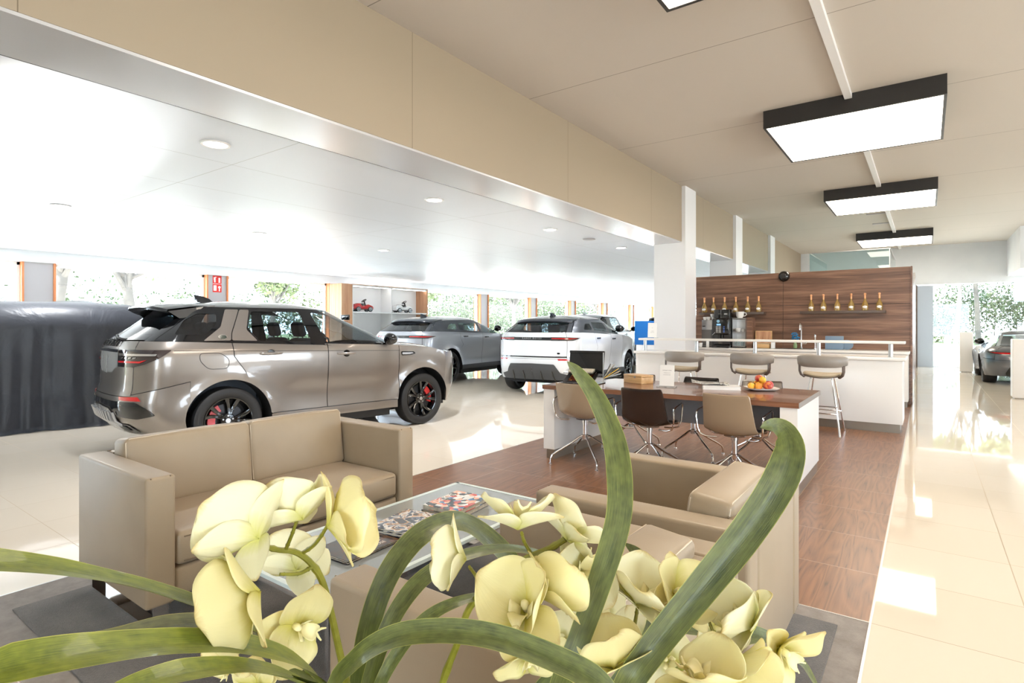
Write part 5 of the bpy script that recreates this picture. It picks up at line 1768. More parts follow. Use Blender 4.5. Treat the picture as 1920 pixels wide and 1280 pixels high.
    for sx, sy in seats:
        wd = 0.25 if sx == sp['seat_f'] else 0.21
        b = MB().rbox(sx - 0.05, sx + 0.48, sy - wd, sy + wd, 0.42, 0.62, 0.06, 3)
        T = Tm((sx - 0.02, sy, 0.55), ry=R(-14))
        b.rbox(-0.07, 0.07, -wd, wd, 0, hz - 0.70, 0.055, 4, T)
        so_ = b.build('seat', sm, t)
        so_.location.x -= xa
        b = MB().rbox(-0.05, 0.05, -0.13, 0.13, hz - 0.68, hz - 0.48, 0.045, 4, T)
        b.tube([T @ Vector((0, -0.06, hz - 0.75)), T @ Vector((0, -0.06, hz - 0.65))], 0.008, 6).tube([T @ Vector((0, 0.06, hz - 0.75)), T @ Vector((0, 0.06, hz - 0.65))], 0.008, 6)
        b.build('headrest', sm, so_)
    b = MB().rbox(d2 - 0.42, d2 + 0.05, -0.7, 0.7, 0.75, belt_f - 0.02, 0.06, 3)
    o = b.build('dashboard', M['seat'], t); o.location.x -= xa
    b = MB()
    Tw = Tm((d2 - 0.5 - xa, 0.37, belt_f - 0.07), ry=R(-65))
    b.tube([Tw @ Vector((0.18 * math.cos(a), 0.18 * math.sin(a), 0)) for a in [2 * PI * k / 28 for k in range(28)]], 0.014, 8, closed=True)
    b.tube([Tw @ Vector((-0.17, 0, 0)), Tw @ Vector((0.17, 0, 0))], 0.02, 8)
    b.build('steering_wheel', M['trimblack'], t)
    b = MB().rbox(d2 - 0.42 - xa + 0.1, d2 - 0.3 - xa, -0.12, 0.12, zt - 0.13, zt - 0.05, 0.02, 2)
    b.build('rear_view_mirror', M['trimblack'], t)
    # boot floor and parcel shelf so the tail is not hollow
    MB().box(0.45 - xa, sp['seat_r'] - xa, -W2 + 0.25, W2 - 0.25, 0.5, belt_r - 0.12).build('boot_floor', M['seat'], t)
    # wheels
    yw = W2 - sp['tw'] / 2 - 0.02
    for cx in (xa, xb):
        for sgn in (-1, 1):
            make_wheel(wr, sp['tw'], M[sp['rim']], sp['spokes'], t, cx - xa, sgn * yw, wr, sgn, caliper=M['calred'] if sp.get('caliper') else None)
    # lettering on the tailgate
    for (txt, sz, yc, z, mt) in sp.get('letters', []):
        vs, fs = text_mb(txt, sz, space=1.45)
        b = MB()
        b.add([(low.rearx(yc - p[0], z + p[1]) - 0.016 - xa, yc - p[0], z + p[1]) for p in vs], fs)
        b.build('badge_lettering', M[mt], t, angle=None, thick=0.008 if sz > 0.06 else None)
    for f in sp.get('extra', []):
        f(t, sp, low, up, fin, mp_low, mp_up, mp_rear, patch, both)
    return t

# ---- details of the foreground car
def disco_extra(t, sp, low, up, fin, mp_low, mp_up, mp_rear, patch, both):
    xa = sp['axr']
    # body coloured C pillar strips
    # fuel flap outline
    def loop(poly, name, r_=0.003, off=0.001, sides=(-1,), mt='gap', rad=0.03, fn=mp_low, closed=True):
        pl_ = subdiv_poly(round_poly(poly, rad), 0.04)
        for sgn in sides:
            MB().tube([fn(a, c, off, sgn) for a, c in pl_], r_, 5, closed=closed).build(name, M[mt], t)
    loop([(0.71, 1.16), (0.93, 1.16), (1.03, 1.08), (1.01, 0.98), (0.80, 0.98), (0.71, 1.08)], 'fuel_flap_outline', rad=0.05)
    # crease line along the shoulder
    for sgn in (-1, 1):
        MB().tube([mp_low(q, 1.19 + (1.11 - 1.19) * (q - 0.6) / 2.8, -0.0005, sgn) for q in np.linspace(0.45, 3.35, 40)], 0.0028, 5).build('shoulder_crease', M['gap'], t)
    # C pillar
    # wing vent
    patch('wing_vent', [(3.37, 1.10), (3.60, 1.09), (3.63, 1.06), (3.54, 1.04), (3.38, 1.04)], M['trimblack'], mp_low, off=0.006, rad=0.02)
    patch('wing_vent_insert', [(3.385, 1.085), (3.57, 1.08), (3.59, 1.065), (3.52, 1.053), (3.39, 1.053)], M['skid'], mp_low, off=0.010, rad=0.01)
    # badge on C pillar
    for sgn in (-1, 1):
        p = mp_up(0.975, 1.335, 0.012, sgn)
        T = Matrix.Translation(p) @ Matrix.Rotation(PI / 2 + sgn * 0.25, 4, 'X') @ Matrix.Diagonal((1, 0.55, 1, 1))
        o = MB().lathe([(0.0, 0.004), (0.045, 0.003), (0.048, -0.004), (0.048, 0.004)], 24, T, False, False).build('oval_badge', mat('dark green badge', rgb(40, 52, 46), 0.2, coat=0.5), t)
        MB().lathe([(0.043, 0.0), (0.043, 0.0055), (0.048, 0.0055), (0.048, 0.0)], 24, T, False, False).build('badge_rim', M['chrome'], o)
    # wiper
    b = MB().tube([mp_rear(0.02, 1.35, 0.03), mp_rear(-0.22, 1.325, 0.045), mp_rear(-0.45, 1.32, 0.03)], [0.018, 0.014, 0.006], 8)
    b.tube([mp_rear(0.05, 1.325, 0.012), mp_rear(-0.1, 1.312, 0.02), mp_rear(-0.4, 1.31, 0.012)], 0.008, 6)
    b.build('rear_wiper', M['black'], t)
    # tail pipes and skid fins
    for sgn in (-1, 1):
        poly = [(-0.33, 0.40), (-0.05, 0.42), (0.08, 0.33), (-0.02, 0.315), (-0.30, 0.32)]
        vs, fs = fill(round_poly(poly, 0.02), (), 0.05)
        MB().add([mp_low(a, c, 0.012, sgn) for a, c in vs], fs).build('exhaust_surround', M['trimblack'], t)
        poly = [(-0.26, 0.385), (-0.10, 0.395), (-0.04, 0.345), (-0.23, 0.335)]
        vs, fs = fill(round_poly(poly, 0.015), (), 0.05)
        MB().add([mp_low(a, c, 0.02, sgn) for a, c in vs], fs).build('exhaust_mesh', M['discmetal'], t)
    b = MB()
    for k in range(-5, 6):
        y = k * 0.095
        b.tube([(low.rearx(y, 0.54) - 0.03 - xa, y, 0.545), (low.rearx(y, 0.44) - 0.035 - xa, y, 0.45), (low.rearx(y, 0.32) + 0.02 - xa, y, 0.32)], 0.014, 6)
    b.build('skid_fins', M['skid'], t)

def lamp_cells(t, sp, low, up, fin, mp_low, mp_up, mp_rear, patch, both):
    z0, z1 = sp['lampz']
    q0, q1 = sp['lampq']
    patch('lamp_stripe', [(q0, z1 - 0.03), (q1 - 0.12, z1 - 0.035), (q1 - 0.14, z1 - 0.055), (q0, z1 - 0.055)], M['lampclear'], mp_low, off=0.014, rad=0.005)
    patch('lamp_red_bar', [(q0, z0 + 0.05), (q1 - 0.3, z0 + 0.05), (q1 - 0.22, z0 + 0.085), (q1 - 0.3, z0 + 0.07), (q0, z0 + 0.07)], M['lampred'], mp_low, off=0.014, rad=0.004)
    for k in range(4):
        a = q0 + 0.06 + 0.07 * k
        patch('lamp_cell', [(a, z0 + 0.09), (a + 0.045, z0 + 0.1), (a + 0.055, z1 - 0.07), (a + 0.012, z1 - 0.07)], M['lampclear'], mp_low, off=0.012, rad=0.008, sides=(-1, 1))

DISCO = dict(label='warm grey metallic off-roader with black roof, behind the leather sofa', L=4.6, W2=0.947, H=1.727, axr=0.93, wb=2.741, wr=0.37, arch=0.435, tw=0.235,
             belt_r=1.10, belt_f=1.055, zt=1.60, zb=0.26, paint='silver', roof='roofblack',
             rear=[(0.15, 0.22), (0.26, 0.14), (0.42, 0.03), (0.55, 0.0), (0.64, 0.01), (0.72, 0.06), (0.86, 0.07), (1.0, 0.085), (1.10, 0.12), (1.3, 0.27), (1.5, 0.42), (1.6, 0.50), (1.75, 0.56)],
             frontl=[(0.15, 4.35), (0.3, 4.5), (0.5, 4.59), (0.7, 4.6), (0.85, 4.57), (1.0, 4.45), (1.2, 4.3)],
             frontu=[(0.9, 3.75), (1.055, 3.50), (1.3, 3.08), (1.5, 2.72), (1.6, 2.52), (1.75, 2.3)],
             half=[(0.15, 0.88), (0.3, 0.935), (0.45, 0.93), (0.62, 0.925), (0.8, 0.945), (0.95, 0.945), (1.03, 0.93), (1.06, 0.9), (1.10, 0.882), (1.35, 0.80), (1.6, 0.695), (1.75, 0.62)],
             rcr=0.42, rcf=0.55, rcru=0.40, rcfu=0.62, Lr=1.72, m=2.7,
             door_r=1.33, door_m=2.36, door_f=3.24, front_end=4.12,
             tg_low=0.66, q_tg=0.02, tg_in=0.0, z_bump=0.72, q_bumpjoint=0.44,
             hood=[(3.1, 1.06), (3.4, 1.06), (3.8, 1.03), (4.12, 0.965), (4.6, 0.9)],
             windows=[[(0.66, 1.145), (1.02, 1.155), (1.13, 1.3), (1.10, 1.42), (0.86, 1.44), (0.74, 1.34)],
                      [(1.48, 1.11), (2.25, 1.095), (2.19, 1.50), (1.40, 1.505), (1.34, 1.28)],
                      [(2.40, 1.09), (3.22, 1.085), (2.95, 1.30), (2.62, 1.46), (2.34, 1.495)]],
             glass_side=['darktint', 'tint', 'tint'], rg_top=1.53, spoiler=(0.24, 0, 0), mirror=(3.1, 1.13),
             handles=[(1.52, 0.955), (2.53, 0.935)], seat_f=2.35, seat_r=1.45, rim='trimblack', spokes=5, caliper=True,
             zdrop=[(0, -0.02), (1.2, 0.0), (2.2, 0.0), (2.8, -0.015), (4, 0)],
             scoop=0.022, flare=0.03, fin_x=0.92,
             up_marks=[('c_pillar', [(1.02, 1.10), (1.30, 1.10), (1.52, 1.535), (1.30, 1.54)], 'silver', 0.008, 0.01)],
             lampz=(0.83, 1.01), lampq=(-0.28, 0.36),
             rear_marks=[('number_plate_recess', [(-0.80, 0.99), (-0.29, 0.985), (-0.29, 0.83), (-0.36, 0.82), (-0.45, 0.79), (-0.80, 0.78)], 'mirrorplate', 0.004, 0.012),
                         ('plate_band', [(-0.80, 1.02), (-0.30, 1.015), (-0.30, 0.988), (-0.80, 0.992)], 'trimblack', 0.008, 0.004),
                         ('pair_tail_lamp', [(-0.30, 1.01), (0.03, 1.015), (0.36, 1.01), (0.24, 0.92), (0.10, 0.865), (0.0, 0.835), (-0.30, 0.835)], 'lampsmoke', 0.006, 0.02),
                         ('lower_cladding', [(-0.80, 0.56), (0.06, 0.57), (0.13, 0.48), (0.22, 0.42), (0.10, 0.41), (-0.16, 0.42), (-0.3, 0.52), (-0.8, 0.52)], 'trimblack', 0.008, 0.02),
                         ('pair_reflector', [(-0.16, 0.60), (0.10, 0.60), (0.12, 0.56), (-0.14, 0.565)], 'lampred', 0.012, 0.008),
                         ('skid_plate', [(-0.80, 0.50), (-0.36, 0.50), (-0.22, 0.42), (-0.14, 0.30), (-0.34, 0.26), (-0.80, 0.26)], 'skid', 0.012, 0.02)],
             letters=[('DISCOVERY', 0.095, 0.02, 1.048, 'black')], extra=[disco_extra, lamp_cells])

ZM = [(0, 0), (0.26, 0.29), (0.56, 0.64), (0.66, 0.74), (0.83, 1.02), (1.01, 1.20), (1.10, 1.30), (1.5, 1.54), (1.6, 1.62), (1.727, 1.735), (3, 3)]
def zm(z):
    return interp(z, ZM)
def remap(sp):
    d = dict(sp)
    for k_ in ('belt_r', 'belt_f', 'zt', 'zb', 'tg_low', 'z_bump', 'rg_top', 'H'):
        d[k_] = zm(sp[k_])
    for k_ in ('rear', 'frontl', 'frontu', 'half'):
        d[k_] = [(zm(a), b) for a, b in sp[k_]]
    d['hood'] = [(a, zm(b)) for a, b in sp['hood']]
    d['windows'] = [[(a, zm(b)) for a, b in w] for w in sp['windows']]
    d['handles'] = [(a, zm(b)) for a, b in sp['handles']]
    d['mirror'] = (sp['mirror'][0], zm(sp['mirror'][1]))
    for k_ in ('rear_marks', 'side_marks', 'up_marks'):
        d[k_] = [(n_, [(a, zm(b)) for a, b in p_], m_, o_, r_) for n_, p_, m_, o_, r_ in sp.get(k_, [])]
    d['letters'] = [(t_, s_, y_, zm(z_), m_) for t_, s_, y_, z_, m_ in sp.get('letters', [])]
    if 'lampz' in sp:
        d['lampz'] = (zm(sp['lampz'][0]), zm(sp['lampz'][1]))
    d['wr'] = sp['wr'] + 0.012
    d['arch'] = sp['arch'] + 0.035
    d['seat_h'] = sp.get('seat_h', 1.28) + 0.17
    return d
DISCO0 = DISCO
DISCO = remap(DISCO0)
DISCO.update(axr=1.03, L=4.70, belt_f=1.19, hood=[(3.1, 1.19), (3.42, 1.185), (3.9, 1.15), (4.22, 1.07), (4.7, 1.0)], door_f=3.34, front_end=4.22,
             door_r=1.07, door_m=2.24, ang_d=60, zt=1.68, H=1.775, bz=1.25, zb=0.31, zbr=0.30, q_bumpjoint=0.62, z_bump=0.84, q_tg=0.03, tg_low=0.72, rg_top=1.60,
             rear=[(0.15, 0.24), (0.3, 0.16), (0.44, 0.04), (0.58, 0.0), (0.70, 0.01), (0.80, 0.05), (1.0, 0.06), (1.2, 0.07), (1.30, 0.12), (1.45, 0.33), (1.58, 0.50), (1.68, 0.60), (1.8, 0.7)],
             half=[(0.15, 0.88), (0.33, 0.935), (0.5, 0.93), (0.7, 0.925), (0.95, 0.945), (1.12, 0.945), (1.21, 0.93), (1.25, 0.90), (1.30, 0.882), (1.45, 0.82), (1.68, 0.715), (1.8, 0.65)],
             frontl=[(a, b + 0.09) for a, b in DISCO['frontl']], frontu=[(1.0, 3.82), (1.19, 3.58), (1.38, 3.18), (1.5, 2.92), (1.68, 2.56), (1.8, 2.3)],
             windows=[[(0.50, 1.365), (0.80, 1.36), (0.93, 1.48), (0.95, 1.60), (0.76, 1.60), (0.62, 1.52)],
                      [(1.38, 1.285), (2.03, 1.26), (1.94, 1.635), (1.34, 1.635), (1.27, 1.44)],
                      [(2.24, 1.25), (3.10, 1.22), (2.92, 1.37), (2.60, 1.54), (2.35, 1.61), (2.09, 1.635)]],
             up_marks=[('c_pillar', [(0.77, 1.295), (1.062, 1.295), (1.075, 1.38), (1.20, 1.655), (1.05, 1.655), (0.97, 1.45)], 'silver', 0.008, 0.02),
                       ('door_frame_panel', [(1.072, 1.295), (1.36, 1.285), (1.25, 1.42), (1.32, 1.655), (1.21, 1.655), (1.085, 1.38)], 'silver', 0.008, 0.02)],
             zdrop=[(0, 0.0), (2.0, 0.0), (2.8, -0.03), (4, 0)],
             mirror=(3.12, 1.24), seat_f=2.35, seat_r=1.42, seat_h=1.47, handles=[(1.50, 1.135), (2.50, 1.10)], fin_x=0.95, spoiler=(0.26, 0, 0))
for i_, r_ in enumerate(DISCO['rear_marks']):
    if r_[0] == 'lower_cladding':
        DISCO['rear_marks'][i_] = ('lower_cladding', [(-0.85, 0.665), (0.10, 0.665), (0.22, 0.60), (0.30, 0.52), (0.12, 0.485), (-0.16, 0.50), (-0.32, 0.60), (-0.85, 0.62)], 'trimblack', 0.008, 0.02)
    if r_[0] == 'skid_plate':
        DISCO['rear_marks'][i_] = ('skid_plate', [(-0.85, 0.60), (-0.36, 0.58), (-0.22, 0.48), (-0.16, 0.38), (-0.34, 0.31), (-0.85, 0.31)], 'skid', 0.012, 0.02)
    if r_[0] == 'pair_reflector':
        DISCO['rear_marks'][i_] = ('pair_reflector', [(-0.14, 0.715), (0.13, 0.72), (0.17, 0.675), (-0.12, 0.68)], 'lampred', 0.012, 0.008)
    if r_[0] == 'pair_tail_lamp':
        DISCO['rear_marks'][i_] = ('pair_tail_lamp', [(-0.27, 1.205), (0.03, 1.21), (0.43, 1.205), (0.32, 1.12), (0.18, 1.06), (0.03, 1.025), (-0.27, 1.025)], 'lampsmoke', 0.006, 0.02)
DISCO['lampq'] = (-0.25, 0.42)
DISCO.update(loc=(-6.90, 3.22, 0), rz=R(90 - 7), sc=0.945)
disco = suv(DISCO)

import copy
def variant(base, **kw):
    d = dict(base)
    for k_ in ('up_marks', 'side_marks', 'letters', 'extra'):
        d[k_] = []
    d.update(kw)
    return d
FULL = DISCO
DISCO = DISCO0
RRM = [('light_band', [(-0.80, 1.0), (0.06, 1.0), (0.06, 0.93), (-0.80, 0.93)], 'trimblack', 0.005, 0.004),
       ('pair_tail_lamp', [(-0.34, 1.005), (0.05, 1.0), (0.38, 0.985), (0.16, 0.925), (-0.34, 0.925)], 'lampsmoke', 0.009, 0.01),
       ('pair_lamp_red_bar', [(-0.32, 0.985), (0.04, 0.98), (0.28, 0.975), (0.10, 0.955), (-0.32, 0.965)], 'lampred', 0.013, 0.004),
       ('pair_reflector', [(-0.18, 0.655), (0.06, 0.655), (0.08, 0.63), (-0.16, 0.63)], 'lampred', 0.012, 0.006),
       ('bumper_line', [(-0.80, 0.69), (0.02, 0.69), (0.02, 0.675), (-0.80, 0.675)], 'trimblack', 0.006, 0.002),
       ('lower_cladding', [(-0.80, 0.56), (-0.26, 0.55), (-0.12, 0.40), (0.1, 0.36), (0.1, 0.27), (-0.80, 0.27)], 'cladding', 0.012, 0.02)]
def diffuser(t, sp, low, up, fin, mp_low, mp_up, mp_rear, patch, both):
    b = MB()
    for y in (-0.45, -0.2, 0.2, 0.45):
        b.tube([(low.rearx(y, 0.48) - 0.016 - sp['axr'], y, 0.49), (low.rearx(y, 0.38) - 0.02 - sp['axr'], y, 0.39), (low.rearx(y, 0.29) - sp['axr'], y * 1.05, 0.29)], [0.008, 0.016, 0.012], 6)
    b.build('diffuser_fin', M['trimblack'], t)
    b = MB().lathe([(0, 0), (0.03, 0), (0.03, 0.004), (0, 0.004)], 18, Matrix.Translation((low.rearx(-0.58, 0.85) - 0.008 - sp['axr'], -0.58, 0.85)) @ Matrix.Rotation(PI / 2, 4, 'Y') @ Matrix.Diagonal((0.6, 1.3, 1, 1)))
    b.build('oval_badge', M['trimblack'], t)
EVO = variant(DISCO, label='white compact SUV with graphite roof seen from behind, near the middle of the showroom', L=4.37, W2=0.95, H=1.64, axr=0.86, wb=2.68, wr=0.36, arch=0.42,
    belt_r=1.10, belt_f=1.02, zt=1.53, zb=0.27, paint='whitepaint', roof='roofgrey', sill='cladding',
    rear=[(0.15, 0.22), (0.27, 0.15), (0.45, 0.03), (0.6, 0.0), (0.7, 0.02), (0.9, 0.05), (1.0, 0.06), (1.10, 0.10), (1.3, 0.30), (1.45, 0.46), (1.53, 0.55), (1.7, 0.66)],
    frontl=[(0.15, 4.15), (0.3, 4.3), (0.5, 4.36), (0.7, 4.37), (0.85, 4.33), (1.0, 4.2), (1.2, 4.05)], frontu=[(0.9, 3.55), (1.02, 3.35), (1.3, 2.86), (1.53, 2.42), (1.7, 2.1)],
    door_r=1.22, door_m=2.2, door_f=3.05, front_end=3.9, hood=[(2.9, 1.03), (3.2, 1.03), (3.6, 1.0), (3.9, 0.94), (4.4, 0.88)],
    windows=[[(0.78, 1.17), (1.2, 1.14), (1.22, 1.38), (0.98, 1.38)], [(1.28, 1.135), (2.08, 1.09), (2.06, 1.44), (1.34, 1.43)], [(2.2, 1.085), (3.05, 1.04), (2.75, 1.26), (2.42, 1.42), (2.17, 1.44)]],
    glass_side=['tint'], rg_top=1.44, spoiler=(0.1, 0, 0), mirror=(2.92, 1.1), handles=[(1.4, 0.95), (2.38, 0.92)], flush=True, seat_f=2.15, seat_r=1.3, seat_h=1.22,
    rim='trimblack', caliper=False, zdrop=[(0, -0.08), (1.2, -0.02), (2.2, 0.0), (2.8, -0.015), (4, 0)], fin_x=0.95, frame='roofgrey', rear_marks=RRM,
    letters=[('RANGE ROVER', 0.05, 0.0, 0.945, 'steel')], Lr=1.65, extra=[diffuser], scoop=0.03)
EVO.update(loc=(-6.52, 10.25, 0), rz=R(97), sc=0.985)
EVR = remap(EVO)
EVR.update(belt_f=1.19, hood=[(2.9, 1.19), (3.2, 1.18), (3.6, 1.14), (3.9, 1.07), (4.4, 1.0)])
EVR['windows'] = [[(a, b - 0.05 * max(0, (a - 1.2)) / 1.8) for a, b in w] for w in EVR['windows']]
suv(EVR)
VEL = variant(EVO, label='silver grey SUV standing beyond the bonnet of the warm grey off-roader', L=4.8, W2=0.965, H=1.66, axr=0.96, wb=2.87, wr=0.375, arch=0.435, paint='greypaint', roof='roofgrey', glass_rear='darktint', seatmat='seatlight',
    frontl=[(0.15, 4.55), (0.3, 4.7), (0.5, 4.79), (0.7, 4.8), (0.85, 4.76), (1.0, 4.6), (1.2, 4.45)], frontu=[(0.9, 3.9), (1.02, 3.7), (1.3, 3.15), (1.53, 2.68), (1.7, 2.35)],
    door_r=1.36, door_m=2.42, door_f=3.35, front_end=4.3, hood=[(3.2, 1.03), (3.5, 1.03), (4.0, 1.0), (4.3, 0.94), (4.8, 0.88)],
    windows=[[(0.9, 1.17), (1.32, 1.14), (1.34, 1.38), (1.1, 1.38)], [(1.42, 1.135), (2.3, 1.09), (2.28, 1.44), (1.48, 1.43)], [(2.42, 1.085), (3.35, 1.04), (3.0, 1.28), (2.65, 1.42), (2.39, 1.44)]],
    mirror=(3.22, 1.1), handles=[(1.6, 0.95), (2.62, 0.92)], seat_f=2.4, seat_r=1.5)
VEL.update(loc=(-10.22, 10.1, 0), rz=R(97), sc=0.985)
VER = remap(VEL)
VER.update(belt_f=1.19, hood=[(3.2, 1.19), (3.5, 1.18), (4.0, 1.14), (4.3, 1.07), (4.8, 1.0)])
VER['windows'] = [[(a, b - 0.05 * max(0, (a - 1.3)) / 2.0) for a, b in w] for w in VER['windows']]
suv(VER)
RRV = variant(FULL, label='white SUV furthest back, only its roof and windows showing over the white compact SUV', paint='whitepaint', roof='whitepaint', rear_marks=[], up_marks=[])
RRV.update(loc=(-9.0, 16.3, 0), rz=R(97), sc=1.0, spoiler=(0.1, 0, 0), caliper=False)
suv(RRV)
DK = variant(FULL, label='dark blue black SUV half hidden behind the white column', paint='darkpaint', roof='darkpaint', rear_marks=[], up_marks=[])
DK.update(loc=(-5.75, 15.6, 0), rz=R(95), sc=0.95, spoiler=(0.14, 0, 0), caliper=False)
suv(DK)
SPM = [('pair_tail_lamp', [(-0.55, 0.80), (0.0, 0.79), (0.30, 0.80), (0.1, 0.755), (-0.2, 0.73), (-0.5, 0.74)], 'lampsmoke', 0.006, 0.01),
       ('pair_lamp_red_bar', [(-0.5, 0.785), (0.0, 0.78), (0.16, 0.785), (0.02, 0.762), (-0.2, 0.745), (-0.48, 0.752)], 'lampred', 0.012, 0.004),
       ('lower_cladding', [(-1.1, 0.44), (-0.3, 0.44), (-0.16, 0.27), (-0.16, 0.2), (-1.1, 0.2)], 'trimblack', 0.01, 0.03)]
SPT = variant(EVO, label='gunmetal grey low coupe seen from behind between white pedestals at the far right', L=4.48, W2=0.96, H=1.31, axr=0.93, wb=2.62, wr=0.345, arch=0.385, tw=0.29, paint='gunmetal', roof='gunmetal', sill='gunmetal', frame='gunmetal', glass_rear='tint',
    belt_r=0.93, belt_f=0.90, zt=1.22, zb=0.2,
    rear=[(0.1, 0.3), (0.2, 0.2), (0.4, 0.05), (0.55, 0.0), (0.75, 0.04), (0.86, 0.1), (0.93, 0.3), (1.0, 0.75), (1.1, 1.2), (1.22, 1.7), (1.35, 1.9)],
    frontl=[(0.1, 4.3), (0.4, 4.45), (0.6, 4.48), (0.8, 4.3), (1.0, 4.1)], frontu=[(0.8, 3.6), (0.92, 3.3), (1.1, 2.8), (1.22, 2.5), (1.35, 2.2)],
    half=[(0.1, 0.86), (0.3, 0.92), (0.5, 0.945), (0.7, 0.96), (0.82, 0.93), (0.9, 0.86), (0.95, 0.78), (1.1, 0.66), (1.22, 0.56), (1.35, 0.46)],
    rcr=0.5, rcru=0.4, Lr=1.75, door_r=1.62, door_m=1.75, door_f=3.0, front_end=3.9, tg_low=0.6, z_bump=0.62, q_bumpjoint=0.5, ang_d=20,
    hood=[(2.9, 0.9), (3.3, 0.88), (3.7, 0.83), (3.9, 0.79), (4.5, 0.7)],
    windows=[[(1.55, 0.96), (3.05, 0.93), (2.6, 1.14), (2.3, 1.17), (1.9, 1.12)]], rg_top=1.19, spoiler=None, mirror=(2.85, 0.96), handles=[(2.0, 0.78)], seat_f=2.1, seat_r=1.9, seat_h=1.1,
    zdrop=[(0, 0), (6, 0)], fin_x=1.9, letters=[], extra=[], rear_marks=SPM, crown=0.05, flare=0.05)
SPT.update(loc=(2.02, 18.25, 0), rz=R(90), sc=0.97)
suv(SPT)

# ------------------------------------------------------------------ covered car
def covered_car():
    m = mat('charcoal stretch cloth', rgb(52, 55, 64), 0.42, sheen=0.3)
    v = pos_scaled(m, (1, 1, 1), obj=True)
    bump(m, noise(m, v, 2.2, 4, 0.55, 0.6), 0.5, 0.06)
    rnd2 = random.Random(3)
    NA = 420
    Lh, Wh = 2.5, 1.04
    prof = [(0.0, 1.02), (0.10, 1.0), (0.35, 0.985), (0.7, 0.975), (1.0, 0.955), (1.2, 0.92), (1.4, 0.85), (1.55, 0.77), (1.64, 0.66), (1.69, 0.5), (1.715, 0.3), (1.72, 0.1), (1.72, 0.002)]
    rows = []
    ph = [rnd2.random() * 6.28 for _ in range(8)]
    zs = np.concatenate([np.linspace(0.0, 1.4, 22), np.array([1.5, 1.58, 1.64, 1.685, 1.71, 1.725, 1.73, 1.73])])
    ss = np.concatenate([1.02 - 0.07 * (np.linspace(0, 1, 22)) ** 1.5, np.array([0.905, 0.85, 0.78, 0.67, 0.52, 0.34, 0.17, 0.004])])
    for z, s_ in zip(zs, ss):
        row = []
        for k in range(NA):
            a = 2 * PI * k / NA
            c, sn = math.cos(a), math.sin(a)
            q = (abs(c) ** 4.5 + abs(sn) ** 4.5) ** (-1 / 4.5)
            x, y = c * q * Lh * s_, sn * q * Wh * s_
            arcp = a * 2.0
            n1 = mnoise.noise(Vector((c * 2.6 + 5, sn * 2.6, z * 0.35)))
            n2 = mnoise.noise(Vector((c * 9, sn * 9, z * 0.25 + 3)))
            am = max(0.0, 1 - z / 1.35) ** 0.8
            n3 = mnoise.noise(Vector((c * 22, sn * 22, z * 0.2 + 8)))
            f = (0.16 * n1 + 0.16 * (0.5 - abs(n2) * 2) + 0.05 * (0.5 - 2 * abs(n3))) * am
            # windows / wheel hollows
            f -= 0.05 * math.exp(-((z - 0.55) / 0.3) ** 2) * (0.5 + 0.5 * math.cos(arcp * 2))
            x += c * f
            y += sn * f
            zz = z
            if z > 1.0:
                w = (z - 1.0) / 0.73
                zz -= 0.30 * w * max(0, (abs(x + 0.1) - 1.35)) ** 1.2 / 1.0
                zz += 0.05 * w * math.exp(-(((x - 0.75) / 0.28) ** 2 + ((y - 0.25) / 0.4) ** 2))
                zz += 0.012 * w * n1
            if z < 0.01:
                zz = 0.004
            row.append((x, y, zz))
        rows.append(row)
    # cloth spilling on the floor
    hem = []
    for k, p in enumerate(rows[0]):
        a = 2 * PI * k / NA
        e = 0.05 + 0.05 * mnoise.noise(Vector((math.cos(a) * 6, math.sin(a) * 6, 9)))
        hem.append((p[0] * (1 + e / 2.2), p[1] * (1 + e), 0.004))
    rows.insert(0, hem)
    b = MB().grid(rows, closeu=True)
    o = b.build('covered_car', m, angle=None)
    o.location = (-10.45, 2.35, 0)
    o.rotation_euler = (0, 0, R(83))
    tag(o, 'car hidden under a charcoal cloth cover at the left edge', 'covered car')
covered_car()

